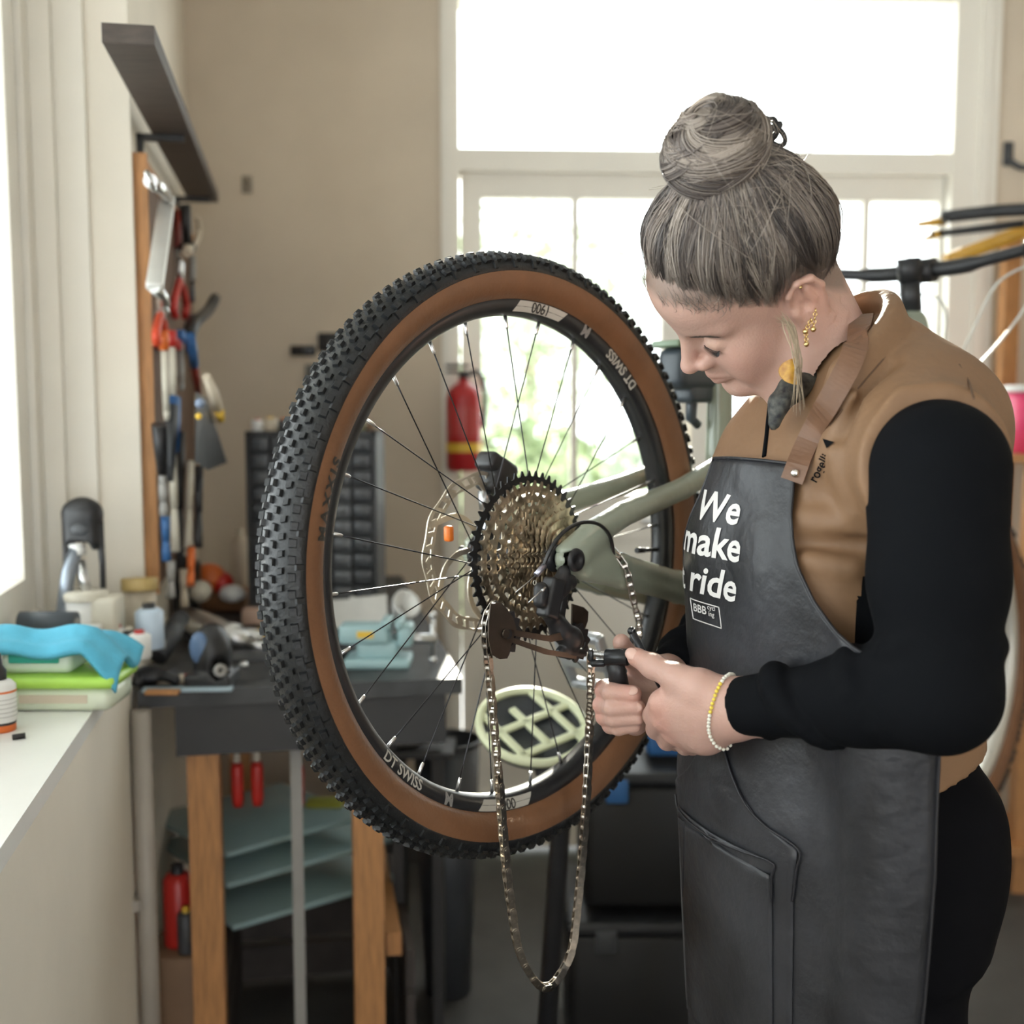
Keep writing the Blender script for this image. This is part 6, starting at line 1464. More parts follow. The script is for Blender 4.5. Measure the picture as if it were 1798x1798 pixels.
m = MB(); m.lathe(c+V((-0.005, 0.015, 0.10)), Z, [(0.040, 0), (0.040, 0.012), (0.034, 0.016), (0, 0.016)], 24); m.build('lid', K_bone, o)
# black hooded holder with the metal tube
Yh = 2.06
o = thing('pump_holder', 'black hooded pump head on thin legs standing in the window corner', 'pump', at(145, 1068, Yh))
hd = Sdf(npv(at(145, 918, Yh))-0.07, npv(at(145, 918, Yh))+0.07, 0.003)
hd.box(at(145, 925, Yh), (0.034, 0.024, 0.045), None, 0.020, 0.0); hd.ell(at(145, 903, Yh), (0.034, 0.026, 0.032), k=0.01); hd.box(at(145, 962, Yh), (0.020, 0.03, 0.012), None, 0.006, 0.006, 'sub')
P, Q = hd.mesh(1); np_obj('hood', P, Q, K_blk, o)
m = MB(); zf = ZS
for x_, xe in ((174, 182), (116, 112)):
    b = at(xe, 1062, Yh); b.z = zf; m.tube([at(x_, 915, Yh), at((x_+xe)/2+2, 990, Yh), b], [0.008, 0.0055, 0.0055], 10)
m.build('frame_legs', K_blk, o)
m = MB(); m.ellipsoid(at(140, 930, Yh-0.022), (0.018, 0.008, 0.012)); m.build('badge', K_char, o)
o = thing('metal_tube', 'blue grey metal tube slanting down from the black hood to the sill', 'tube', at(100, 1066, Yh-0.05))
m = MB(); b = at(98, 1066, Yh-0.06); b.z = ZS+0.010; m.tube([at(136, 958, Yh-0.01), at(120, 1005, Yh-0.03), b], [0.0125, 0.0125, 0.012], 16); m.build('tube', cm('c_bluegrey', (0.30, 0.34, 0.40), 0.3, 0.7), o)
m = MB(); m.tube([at(137, 975, Yh-0.012), at(135, 955, Yh-0.01)], 0.0145, 16); m.build('collar', K_wht, o)
m = MB(); b = at(153, 1045, Yh-0.03); m.tube([at(140, 985, Yh-0.015), b], [0.010, 0.009], 14); m.build('branch', K_slv, o)
# small clutter at the far end of the sill
def blob(name, lab, cat, px, py, Y, r, m_, z=None, group=None):
    c = at(px, py, Y); o = thing(name, lab, cat, V((c.x, c.y, c.z-r[2])), group)
    m = MB(); m.ellipsoid(c, r); m.build('body', m_, o); return o, c
def can(name, lab, cat, px, py, Y, r, h, m_, m2, zb=None, group=None):
    c = at(px, py, Y); c.z = zb if zb is not None else c.z; o = thing(name, lab, cat, c, group)
    m = MB(); m.lathe(c, Z, [(0, 0), (r*0.95, 0), (r, h*0.03), (r, h*0.80), (r*0.7, h*0.88), (0, h*0.88)], 22); m.build('body', m_, o)
    m = MB(); m.lathe(c+Z*h*0.86, Z, [(r*0.45, 0), (r*0.45, h*0.13), (0, h*0.14)], 16); m.build('cap', m2, o); return o
c = at(246, 1046, 2.16); c.z = ZS
o = thing('masking_tape', 'yellowish masking tape roll at the far end of the sill below the tool board', 'tape', c)
cc_ = at(245, 1026, 2.15); m = MB(); m.lathe(cc_-Z*0.012, Z+a_w*0.1, [(0.018, 0), (0.033, 0), (0.034, 0.002), (0.034, 0.022), (0.033, 0.024), (0.018, 0.024)], 28, closed=True); m.build('roll', cm('c_tape', (0.50, 0.36, 0.14), 0.5), o)
m = MB(); m.lathe(c, Z, [(0, 0), (0.03, 0), (0.03, cc_.z-0.013-ZS), (0, cc_.z-0.013-ZS)], 20); m.build('cardboard_core', K_crm, o)
can('oil_bottle', 'pale blue bottle standing last on the sill beside the bench', 'bottle', 262, 1085, 2.08, 0.026, 0.085, cm('c_paleblue', (0.55, 0.66, 0.78), 0.3), K_blk, ZS)
can('glue_bottle', 'white bottle with red foot in front of the pale blue bottle on the sill', 'bottle', 244, 1092, 2.00, 0.020, 0.050, K_wht, K_red, ZS)
can('paint_tin', 'small white tin behind the dark jar on the sill', 'tin', 205, 1075, 2.03, 0.016, 0.055, K_wht, K_red, ZS)
can('dark_jar', 'small black jar between the white bottles on the sill', 'jar', 226, 1080, 2.03, 0.014, 0.050, K_blk, K_bone, ZS)
can('red_pot', 'dark red pot right of the cream carton on the sill', 'pot', 186, 1090, 1.98, 0.017, 0.042, K_red, K_wht, ZS)
can('grease_tub', 'dark grey tub at the front of the sill clutter right of the blue cloth', 'tub', 205, 1125, 1.88, 0.019, 0.050, K_char, K_char, ZS)
can('spray_nozzle', 'small bone coloured bottle right of the dark grey tub on the sill edge', 'bottle', 222, 1140, 1.86, 0.010, 0.045, K_bone, K_blk, ZS)
# --- the work bench along the left wall
ZB = 0.885
fb = onz(232, 1216, ZB); sF = (fb-lw(0, 0, 0)).dot(a_w); tR = 0.60
bench = thing('work_bench', 'black topped work bench on orange wooden legs along the left wall', 'work bench', lw((sF+S_CORNER)/2, tR/2, 0))
m = MB(); lbox(m, sF, S_CORNER-0.02, 0.012, tR, ZB-0.03, ZB); m.build('top', cm('bench_top', (0.050, 0.052, 0.055), 0.5, noise=0.3), bench)
m = MB(); lbox(m, sF+0.008, sF+0.026, 0.075, tR-0.03, ZB-0.125, ZB-0.03); m.build('front_rail', cm('bench_rail', (0.038, 0.038, 0.040), 0.55), bench)
m = MB(); lbox(m, sF+0.05, S_CORNER-0.06, tR-0.05, tR-0.03, ZB-0.11, ZB-0.03); m.build('side_rail', cm('bench_rail', (0.038, 0.038, 0.040), 0.55), bench)
for px, s_o in ((345, 0.06), (637, 0.06)):
    k_ = (px-899)/FPX; q = lw(sF+s_o, 0, 0); tt = (k_*q.y-q.x)/(r_w.x-k_*r_w.y)
    m = MB(); lbox(m, sF+s_o-0.03, sF+s_o+0.03, tt-0.029, tt+0.029, 0.0, ZB-0.03); m.build('leg', K_wood, bench)
    m = MB(); lbox(m, S_CORNER-0.20, S_CORNER-0.14, tt-0.029, tt+0.029, 0.0, ZB-0.03); m.build('leg', K_wood, bench)
m = MB(); lbox(m, sF+0.1, S_CORNER-0.14, tR-0.14, tR-0.11, 0.30, 0.345); m.build('stretcher', K_wood, bench)
m = MB(); lbox(m, sF+0.10, sF+0.125, 0.16, tR-0.06, ZB-0.135, ZB-0.115); m.build('tool_rail', K_blk, bench)
m = MB(); m.tube([lw(sF-0.03, 0.022, 0.05), lw(sF-0.03, 0.022, 0.86)], 0.017, 14); lbox(m, sF-0.055, sF-0.005, 0.0, 0.012, 0.5, 0.52); tag(m.build('pipe', cm('c_pipe', (0.40, 0.36, 0.31), 0.45)), 'grey pipe running down the wall at the near end of the work bench', 'pipe')
k_ = (510-899)/FPX; q = lw(sF+0.075, 0, 0); tt = (k_*q.y-q.x)/(r_w.x-k_*r_w.y)
o = thing('metal_post', 'slim grey metal post standing under the work bench between the wooden legs', 'post', lw(sF+0.075, tt, 0))
m = MB(); lbox(m, sF+0.064, sF+0.086, tt-0.011, tt+0.011, 0.012, ZB-0.03); m.build('post', K_gry, o)
m = MB(); lbox(m, sF+0.035, sF+0.115, tt-0.04, tt+0.04, 0, 0.012); m.build('foot_plate', K_gry, o)
for px, y0, lab, so in ((415, 1298, 'red handled file hanging under the bench, leftmost of three', 0.115), (450, 1296, 'red handled file hanging under the bench, middle of three', 0.115), (522, 1300, 'red handled file hanging under the bench behind the grey post', 0.115)):
    Yq = lw(sF+0.1, 0.3, 0).y; a = at(px, y0, Yq); o = thing('file', lab, 'file', a-Z*0.13, 'red handled files under the bench')
    m = MB(); m.tube([a, a-Z*0.048], [0.004, 0.007], 10); m.build('tang', K_bone, o)
    m = MB(); m.tube([a-Z*0.046, a-Z*0.058, a-Z*0.12, a-Z*0.134], [0.009, 0.0125, 0.0115, 0.009], 14); m.build('handle', K_red, o)
    m = MB(); m.cyl(a, a+Z*0.012, 0.003, 8); m.build('loop', K_bone, o)
# glass sheets stored under the bench
M_gl = mat('sheet_glass', (0.33, 0.46, 0.46), 0.12, noise=0.08, nscale=5)
for i, (x0, y0, x1, y1, Y0, Y1, lab) in enumerate(((400, 1502, 640, 1432, 2.28, 2.55, 'greenish glass sheet under the bench, upper of three'), (400, 1556, 690, 1475, 2.26, 2.55, 'greenish glass sheet under the bench, middle of three'), (410, 1630, 700, 1545, 2.25, 2.5, 'greenish glass sheet under the bench, lowest of three'))):
    a, b = at(x0, y0, Y0), at(x1, y1, Y1); d = (b-a).normalized(); w_ = (V((0.10, 0.95, -0.03))); w_ = (w_-d*w_.dot(d)).normalized(); n_ = d.cross(w_)
    m = MB(); m.box((a+b)/2+w_*0.16, ((b-a).length, 0.32, 0.012), (d, w_, n_), 0.002); o = m.build('glass_sheet', M_gl); tag(o, lab, 'glass', 'glass sheets under the bench')
m = MB(); lbox(m, sF+0.12, sF+0.55, 0.12, tR-0.06, 0.0, 0.40); m2 = m
o = thing('glass_crate', 'low dark crate under the bench supporting the glass sheets', 'crate', lw(sF+0.33, 0.3, 0))
for z0 in (0.02, 0.12, 0.22):
    for t0 in (0.13, tR-0.10):
        m = MB(); lbox(m, sF+0.12, sF+0.60, t0, t0+0.018, z0, z0+0.08); m.build('slat', cm('crate_dark', (0.05, 0.04, 0.035), 0.7, noise=0.2), o)
    m = MB(); lbox(m, sF+0.60, sF+0.618, 0.13, tR-0.08, z0, z0+0.08); m.build('slat', cm('crate_dark', (0.05, 0.04, 0.035), 0.7, noise=0.2), o)
c = at(570, 1412, 2.6); o = thing('sponge', 'yellow green sponge lying on the upper glass sheet under the bench', 'sponge', c-Z*0.012); m = MB(); m.box(c, (0.085, 0.05, 0.024), None, 0.008); m.build('body', cm('c_lime', (0.36, 0.36, 0.05), 0.8), o)
can('red_bottle', 'dark red bottle on the floor left of the wooden bench leg', 'bottle', 312, 1560, 2.12, 0.028, 0.16, K_red, K_blk, 0.36)
c = at(312, 1560, 2.12); m = MB(); m.box((c.x, c.y, 0.18), (0.11, 0.12, 0.358), None, 0.006); o = m.build('box', K_brn); tag(o, 'brown carton on the floor under the red bottle beside the bench leg', 'carton')
can('yellow_bottle', 'small bottle with yellow cap beside the dark red bottle on the brown carton', 'bottle', 325, 1572, 2.085, 0.016, 0.09, K_char, K_ylw, 0.36)
# --- things on the bench
def onbench(px, py): return onz(px, py, ZB)
c = onbench(258, 1205); o = thing('glove', 'crumpled black glove at the near left corner of the bench', 'glove', c)
g = Sdf(npv(c)+[-0.07, -0.06, -0.01], npv(c)+[0.07, 0.08, 0.07], 0.004); g.ell(c+V((0, 0.02, 0.016)), (0.034, 0.030, 0.018))
for i in range(4): g.path([c+V((0.012, 0.012+0.01*i, 0.016)), c+V((0.035, 0.002+0.013*i, 0.020)), c+V((0.052, 0.0+0.012*i, 0.011))], 0.0095, 0.006)
g.path([c+V((-0.02, 0.0, 0.018)), c+V((-0.01, -0.022, 0.013))], 0.010, 0.006); P, Q = g.mesh(1); np_obj('shell', P, Q, K_blk, o)
c = onbench(305, 1203); o = thing('brush', 'beige flat brush with red tip lying at the front of the bench', 'brush', c)
m = MB(); m.tube([c+V((-0.03, 0, 0.010)), c+V((0.02, 0.004, 0.010))], [0.009, 0.010], 12); m.build('bristles', K_crm, o)
m = MB(); m.tube([c+V((0.02, 0.004, 0.010)), c+V((0.034, 0.006, 0.010))], 0.0105, 12); m.build('ferrule', K_red, o)
c = onbench(330, 1214); m = MB(); m.box(c+Z*0.004, (0.16, 0.02, 0.007), (V((1, 0.05, 0)).normalized(), V((-0.05, 1, 0)).normalized(), Z), 0.002); o = m.build('ruler', cm('c_ruler', (0.36, 0.46, 0.52), 0.35)); tag(o, 'blue grey ruler lying along the front edge of the bench', 'ruler')
c = onbench(262, 1222); m = MB(); m.box(c+Z*0.004+V((0.02, 0.012, 0)), (0.06, 0.02, 0.008), None, 0.002); o = m.build('wood_strip', K_wood); tag(o, 'short orange wood strip at the front corner of the bench', 'strip')
c = onbench(361, 1214)+V((0, 0.05, 0)); o = thing('tape_dispenser', 'dark rounded dispenser with blue face on the bench in front of the silver drill', 'dispenser', c)
g = Sdf(npv(c)+[-0.07, -0.07, -0.01], npv(c)+[0.07, 0.07, 0.14], 0.0035); g.ell(c+Z*0.055, (0.036, 0.040, 0.060)); g.box(c+Z*0.014, (0.042, 0.045, 0.014), None, 0.006, 0.01); g.ell(c+V((0.02, -0.03, 0.035)), (0.014, 0.02, 0.022), k=0.004, op='sub'); P, Q = g.mesh(1); np_obj('shell', P, Q, K_blk, o)
m = MB(); m.ellipsoid(c+V((-0.015, -0.030, 0.075)), (0.018, 0.009, 0.030)); m.build('face', cm('c_dustblue', (0.10, 0.17, 0.30), 0.4), o)
m = MB(); m.lathe(c+V((0.022, -0.034, 0.035)), V((0.5, -0.8, 0.1)), [(0.004, 0), (0.012, 0), (0.012, 0.008), (0.004, 0.008)], 16, closed=True); m.build('reel', K_gry, o)
a, b = at(318, 1086, 2.42), at(436, 1128, 2.36); o = thing('drill', 'silver grey drill lying behind the dark dispenser on the bench', 'drill', V(((a.x+b.x)/2, (a.y+b.y)/2, ZB)))
m = MB(); m.tube([a, a.lerp(b, 0.3), a.lerp(b, 0.7), b], [0.026, 0.031, 0.027, 0.018], 18); m.build('housing', K_slv, o)
m = MB(); m.tube([a.lerp(b, 0.3), V((a.x+0.02, a.y-0.02, ZB+0.022))], [0.023, 0.020], 14); m.build('handle', K_char, o)
m = MB(); m.tube([b, b+(b-a).normalized()*0.04], [0.013, 0.009], 14); m.build('chuck', K_slv, o)
m = MB(); m.lathe(a.lerp(b, 0.72), (b-a), [(0.029, 0), (0.030, 0.002), (0.030, 0.016), (0.027, 0.018)], 18); m.build('ring', K_wht, o)
c = onbench(425, 1140)+V((0, 0.06, 0)); m = MB(); m.ellipsoid(c+Z*0.016, (0.034, 0.026, 0.016)); o = m.build('cap', K_wht); tag(o, 'white plastic cap lying on the bench left of the tyre', 'cap')
c = onbench(428, 1172); m = MB(); m.lathe(c, Z, [(0, 0), (0.008, 0), (0.010, 0.006), (0.005, 0.012), (0, 0.013)], 14); o = m.build('washer_nut', K_slv); tag(o, 'small shiny nut on the bench near the tyre', 'nut')
c = onbench(412, 1158)+V((0.03, 0.03, 0)); m = MB(); m.box(c+Z*0.003, (0.15, 0.11, 0.006), (V((1, 0.2, 0)).normalized(), V((-0.2, 1, 0)).normalized(), Z), 0.002); o = m.build('cutting_mat', K_char); tag(o, 'dark grey cutting mat lying on the bench behind the tyre edge', 'mat')
a = onbench(296, 1120)+V((0, 0.15, 0)); o = thing('charger', 'tall black box standing where sill and bench meet', 'box', a); m = MB(); m.box(a+Z*0.075, (0.055, 0.07, 0.15), None, 0.008); m.build('case', K_blk, o); m = MB(); m.cyl(a+Z*0.15, a+Z*0.163, 0.012, 14); m.build('knob', K_char, o)
a, b = at(278, 1185, 2.20), at(318, 1082, 2.30); o = thing('heat_gun', 'dark grey tool with pale label leaning from the bench against the drill', 'tool', V((a.x, a.y, ZB)))
a.z = ZB+0.02; m = MB(); m.tube([a, a.lerp(b, 0.5), b], [0.018, 0.021, 0.018], 14); m.build('body', K_char, o); m = MB(); e_ = (b-a).normalized(); m.tube([a.lerp(b, 0.15)-V((0, 0.008, 0)), a.lerp(b, 0.5)-V((0, 0.009, 0))], 0.015, 12); m.build('label_sleeve', K_gry, o)
can('white_bottle', 'cream white bottle with cap standing at the back of the bench beside the tyre', 'bottle', 423, 1035, 3.02, 0.026, 0.185, cm('c_cream2', (0.60, 0.50, 0.38), 0.45), K_crm, ZB)
o, c = blob('rag', 'orange red crumpled rag at the back of the bench below the tool board', 'rag', 368, 1015, 2.75, (0.042, 0.035, 0.036), K_org); m = MB(); m.ellipsoid(c+V((0.03, 0.0, -0.012)), (0.028, 0.03, 0.028)); m.build('fold', K_red, o)
o, c = blob('paper_wad', 'crumpled white paper wad on the bench in front of the orange rag', 'paper', 352, 1038, 2.62, (0.026, 0.03, 0.026), K_bone)
o, c = blob('paper_wad', 'crumpled white paper wad on the bench near the white bottle', 'paper', 408, 1042, 2.72, (0.032, 0.026, 0.022), K_wht)
c = onbench(385, 1080)+V((0, 0.1, 0)); m = MB(); m.box(c+Z*0.024, (0.13, 0.11, 0.047), (V((0.98, -0.17, 0)), V((0.17, 0.98, 0)), Z), 0.004); o = m.build('wooden_box', cm('c_boxwood', (0.26, 0.13, 0.06), 0.6, noise=0.2)); tag(o, 'low brown wooden box in the middle of the bench', 'box')
c = onbench(445, 1100)+V((0, 0.03, 0)); m = MB(); m.box(c+Z*0.020, (0.06, 0.045, 0.04), None, 0.006); o = m.build('box', cm('c_pinkbox', (0.66, 0.46, 0.36), 0.6)); tag(o, 'small pale pink box half hidden behind the tyre edge on the bench', 'box')
c = onbench(446, 1122); m = MB(); m.box(c+Z*0.010, (0.05, 0.04, 0.02), None, 0.004); o = m.build('box', K_ylw); tag(o, 'small yellow box half hidden behind the tyre edge on the bench', 'box')
# drawer cabinet
Yc = 2.66; cb0, cb1 = at(437, 1085, Yc), at(664, 1085, Yc); wC = cb1.x-cb0.x; hC = 0.452; dC = 0.17; cx0 = cb0.x; zC = ZB
cab = thing('drawer_cabinet', 'black small parts cabinet with many little drawers seen through the wheel', 'cabinet', ((cx0+wC/2), Yc+dC/2, zC))
m = MB(); fr_t = 0.010
m.box((cx0+wC/2, Yc+dC-0.004, zC+hC/2), (wC, 0.008, hC)); 
for x in (cx0+fr_t/2, cx0+wC-fr_t/2): m.box((x, Yc+dC/2, zC+hC/2), (fr_t, dC, hC))
for z in (zC+fr_t/2, zC+hC-fr_t/2): m.box((cx0+wC/2, Yc+dC/2, z), (wC, dC, fr_t))
nC, nR = 6, 11; iw = (wC-2*fr_t)/nC; ih = (hC-2*fr_t)/nR
for i in range(1, nC): m.box((cx0+fr_t+iw*i, Yc+dC/2+0.004, zC+hC/2), (0.003, dC-0.012, hC-2*fr_t))
for j in range(1, nR): m.box((cx0+wC/2, Yc+dC/2+0.004, zC+fr_t+ih*j), (wC-2*fr_t, dC-0.012, 0.003))
m.build('carcass', cm('cab_black', (0.024, 0.025, 0.028), 0.45), cab)
K_dr = [cm('drawer_smoke', (0.055, 0.060, 0.068), 0.3), cm('drawer_smoke_b', (0.085, 0.09, 0.098), 0.3), cm('drawer_smoke_c', (0.038, 0.041, 0.047), 0.3)]
dm = {}
for i in range(nC):
    for j in range(nR):
        k_ = (i*7+j*3) % 3
        ctr = V((cx0+fr_t+iw*(i+0.5), Yc, zC+fr_t+ih*(j+0.5)))
        if k_ not in dm:
            m = MB(); m.box(ctr+V((0, 0.05, 0)), (iw-0.006, 0.11, ih-0.006), None, 0.002); d0_ = m.build('drawer', K_dr[k_], cab)
            m = MB(); m.box(ctr+V((0, -0.008, -ih*0.18)), (iw*0.3, 0.010, 0.006), None, 0.002); h0_ = m.build('pull', K_dr[(k_+1) % 3], d0_); dm[k_] = (d0_, h0_, ctr)
        else:
            d0_, h0_, c0x = dm[k_]; d2 = d0_.copy(); COL.objects.link(d2); d2.location = ctr-c0x; h2 = h0_.copy(); COL.objects.link(h2); h2.parent = d2
zt_ = zC+hC
for px, lab, nm, r, h, m1, m2, Yo in ((452, 'white bottle with red cap on the drawer cabinet, leftmost', 'bottle', 0.014, 0.030, K_wht, K_red, 0.05), (475, 'cream pot with yellow lid on the drawer cabinet, second from left', 'pot', 0.018, 0.034, K_crm, K_ylw, 0.06), (498, 'dark pot with orange lid on the drawer cabinet beside the tyre', 'pot', 0.013, 0.030, K_char, K_org, 0.05), (632, 'small olive jar on the right end of the drawer cabinet', 'jar', 0.014, 0.024, cm('c_olive', (0.18, 0.17, 0.09), 0.5), K_char, 0.06), (650, 'small brown jar at the very right end of the drawer cabinet', 'jar', 0.011, 0.020, K_brn, K_char, 0.08)):
    can(nm, lab, nm, px, 750, Yc+Yo, r, h, m1, m2, zt_)
# papers and box in front of the cabinet, vise
c = onbench(618, 1118)+V((0, 0.10, 0)); o = thing('paper_stack', 'white papers leaning against the drawer cabinet behind the spokes', 'papers', c)
for i, (dx, an) in enumerate(((-0.03, 0.10), (0.012, -0.12), (0.03, 0.2))):
    m = MB(); ax_ = (V((math.cos(an), math.sin(an)*0.3, math.sin(an)*0.5)).normalized(), V((0, 0.75, 0.6)).normalized(), None); z_ = ax_[0].cross(ax_[1]).normalized(); y_ = z_.cross(ax_[0]); m.box(c+V((dx, 0.006*i-0.01, 0.036+0.003*i)), (0.075, 0.085, 0.0022), (ax_[0], y_, z_)); m.build('sheet', K_wht, o)
c = onbench(660, 1178)+V((0, 0.02, 0)); vz = thing('bench_vise', 'pale teal bench vise with a yellow label on the bench corner behind the spokes', 'vise', c)
m = MB(); m.box(c+Z*0.010+V((0, 0.03, 0)), (0.13, 0.09, 0.020), None, 0.006); m.box(c+Z*0.035+V((0.0, 0.03, 0)), (0.085, 0.055, 0.04), None, 0.010); m.build('base', K_teal, vz)
m = MB(); m.box(c+Z*0.066+V((-0.025, 0.025, 0)), (0.10, 0.06, 0.038), None, 0.008); m.box(c+Z*0.088+V((0.018, 0.025, 0)), (0.018, 0.075, 0.016), None, 0.003); m.build('fixed_jaw', K_teal, vz)
m = MB(); m.box(c+Z*0.064+V((0.055, 0.025, 0)), (0.03, 0.06, 0.045), None, 0.008); m.box(c+Z*0.088+V((0.044, 0.025, 0)), (0.014, 0.075, 0.016), None, 0.003); m.build('moving_jaw', K_teal, vz)
m = MB(); m.cyl(c+V((0.03, 0.025, 0.055)), c+V((0.115, 0.02, 0.055)), 0.010, 14); m.cyl(c+V((0.108, 0.02, 0.015)), c+V((0.108, 0.02, 0.10)), 0.005, 10)
for z in (0.013, 0.102): m.ellipsoid(c+V((0.108, 0.02, z)), (0.008, 0.008, 0.008), None, 10, 8)
m.build('screw_handle', K_slv, vz)
m = MB(); m.box(c+Z*0.068+V((-0.022, -0.0055, 0)), (0.032, 0.002, 0.013)); m.build('label', K_ylw, vz)
c = onbench(712, 1140)+V((-0.015, 0.12, 0)); o = thing('bench_lamp', 'white rounded lamp head behind the vise on the bench', 'lamp', c)
m = MB(); m.lathe(c+Z*0.07, V((0.5, -0.6, 0.5)), [(0.008, -0.03), (0.016, -0.028), (0.030, 0.0), (0.033, 0.018), (0.029, 0.018), (0.012, -0.02)], 22); m.build('shade', K_wht, o)
m = MB(); m.tube(smooth_path([c+Z*0.004, c+V((0.005, 0.01, 0.03)), c+V((-0.008, 0.012, 0.052))], 4), 0.005, 10); m.lathe(c, Z, [(0, 0), (0.025, 0), (0.022, 0.010), (0, 0.011)], 18); m.build('stand', K_gry, o)
c = onbench(590, 1165)+V((0, 0.05, 0)); o = thing('socket_set', 'small black case left of the vise behind the rim', 'case', c); m = MB(); m.box(c+Z*0.016, (0.06, 0.06, 0.032), None, 0.005); m.build('case', K_blk, o); m = MB(); m.box(c+V((0, -0.031, 0.018)), (0.014, 0.004, 0.010), None, 0.001); m.build('clasp', K_slv, o)
# --- on the back wall: extinguisher, hooks
ex, ez_ = onb(815, 822, 0.07); ec = bw(ex, 0.075, onb(815, 826, 0.07)[1])
fe = thing('fire_extinguisher', 'red fire extinguisher with yellow band hanging left of the glazed door', 'extinguisher', ec)
R_, H_ = 0.052, 0.255
m = MB(); m.lathe(ec, Z, [(0, 0.004), (R_*0.9, 0), (R_, 0.010), (R_, H_-0.045), (R_*0.85, H_-0.020), (R_*0.5, H_-0.003), (0.016, H_), (0.016, H_+0.012), (0, H_+0.012)], 32); m.build('cylinder', cm('ext_red', (0.42, 0.018, 0.022), 0.3, noise=0.04), fe)
m = MB(); m.lathe(ec, Z, [(R_+0.0008, 0.055), (R_+0.0008, 0.082)], 32); m.build('yellow_band', K_ylw, fe)
m = MB(); m.lathe(ec, Z, [(R_+0.0006, 0.10), (R_+0.0006, 0.185)], 14); m.build('label', cm('ext_label', (0.50, 0.10, 0.09), 0.4), fe)
m = MB(); m.cyl(ec+Z*(H_+0.012), ec+Z*(H_+0.036), 0.014, 14); d = -b_x; m.box(ec+Z*(H_+0.050)+d*0.018, (0.072, 0.016, 0.009), (d, b_n, Z), 0.003); m.box(ec+Z*(H_+0.033)+d*0.022, (0.060, 0.016, 0.008), (d, b_n, Z), 0.003); m.build('valve_handle', K_blk, fe)
m = MB(); m.tube(smooth_path([ec+Z*(H_+0.025)+b_x*0.012, ec+Z*(H_+0.03)+b_x*0.045, ec+Z*(H_-0.03)+b_x*0.062, ec+Z*(H_-0.13)+b_x*0.058], 5), 0.007, 10); m.build('hose', K_blk, fe)
m = MB(); m.box(ec+Z*(H_*0.75)-b_n*0.062, (0.03, 0.026, 0.05), (b_x, b_n, Z), 0.003); m.build('wall_bracket', K_gry, fe)
for px, py, w_, h_, lab in ((582, 600, 0.085, 0.055, 'black tool holder on the back wall, highest of three beside the tyre'), (530, 615, 0.075, 0.030, 'black tool holder on the back wall, lower left of the highest one'), (548, 665, 0.045, 0.085, 'dark grey hanging holder on the back wall, lowest of three beside the tyre')):
    x, z = onb(px, py, 0.03); c = bw(x, 0.0, z); o = thing('wall_hook', lab, 'hook', c, 'holders on the back wall')
    m = MB(); m.box(c+b_n*0.006, (w_, 0.012, h_), (b_x, b_n, Z), 0.004); m.build('plate', K_blk if h_ < 0.08 else cm('c_smoke', (0.16, 0.16, 0.15), 0.5), o)
    m = MB(); m.tube(smooth_path([c+b_n*0.012, c+b_n*0.05-Z*0.01, c+b_n*0.055+Z*0.012], 4), 0.006, 10); m.build('peg', K_blk, o)
x, z = onb(432, 322, 0.02); c = bw(x, 0, z); m = MB(); m.box(c+b_n*0.004, (0.03, 0.008, 0.05), (b_x, b_n, Z), 0.003); m.tube([c+b_n*0.008, c+b_n*0.03, c+b_n*0.032+Z*0.012], 0.004, 8); tag(m.build('wall_peg', cm('c_peg', (0.26, 0.22, 0.17), 0.6)), 'small drab peg high on the back wall near the corner', 'peg')
x, z = onb(1775, 268, 0.02); c = bw(x, 0, z); o = thing('coat_hook', 'dark iron coat hook on the wall right of the glazed door', 'hook', c)
m = MB(); m.box(c+b_n*0.004, (0.03, 0.008, 0.07), (b_x, b_n, Z), 0.003); m.build('plate', K_char, o); m = MB(); m.tube(smooth_path([c+b_n*0.01-Z*0.02, c+b_n*0.03-Z*0.045+b_x*0.03, c+b_n*0.04-Z*0.035+b_x*0.07, c+b_n*0.04+b_x*0.09], 5), 0.009, 10); m.build('arm', K_char, o)
# --- lit tray on its pole below the crank
tc = at(935, 1274, 1.86); o = thing('tool_tray', 'round dark tray with pale yellow rim and crossed bars seen under the hub', 'tray', V((tc.x+0.02, tc.y+0.03, 0)))
tn = V((0.10, -0.42, 0.90)).normalized(); tx = V((1, 0, 0)); tx = (tx-tn*tx.dot(tn)).normalized(); ty = tn.cross(tx)
M_pale = cm('c_palelime', (0.72, 0.76, 0.52), 0.35); RT = 0.092
m = MB(); m.lathe(tc-tn*0.016, tn, [(0, 0), (RT*0.96, 0), (RT, 0.004), (RT, 0.012), (RT-0.006, 0.012), (RT-0.010, 0.005), (0, 0.004)], 40); m.build('pan', cm('tray_dark', (0.045, 0.05, 0.06), 0.3), o)
m = MB(); m.torus(tc, tn, RT-0.002, 0.0075, 48, 8); m.build('rim', M_pale, o)
for i, (ang, off) in enumerate(((0.62, -0.050), (0.62, 0.014), (2.22, -0.052), (2.22, 0.004), (2.22, 0.056))):
    d = tx*math.cos(ang)+ty*math.sin(ang); nrm = tn.cross(d); L = 2*math.sqrt(max(1e-4, (RT-0.004)**2-off**2)); m = MB(); m.box(tc+nrm*off-tn*0.001, (L*(0.98 if i != 3 else 0.6), 0.0135, 0.007), (d, nrm, tn), 0.002); m.build('bar', M_pale, o)
m = MB(); m.tube([tc-tn*0.016, at(985, 1440, 1.90), V((0.045, 1.93, 0.02))], [0.016, 0.017, 0.018], 14); m.build('pole', K_blk, o)
m = MB(); m.lathe((0.045, 1.93, 0.0), Z, [(0, 0), (0.16, 0), (0.16, 0.012), (0.03, 0.022), (0, 0.022)], 28); m.build('base', K_blk, o)
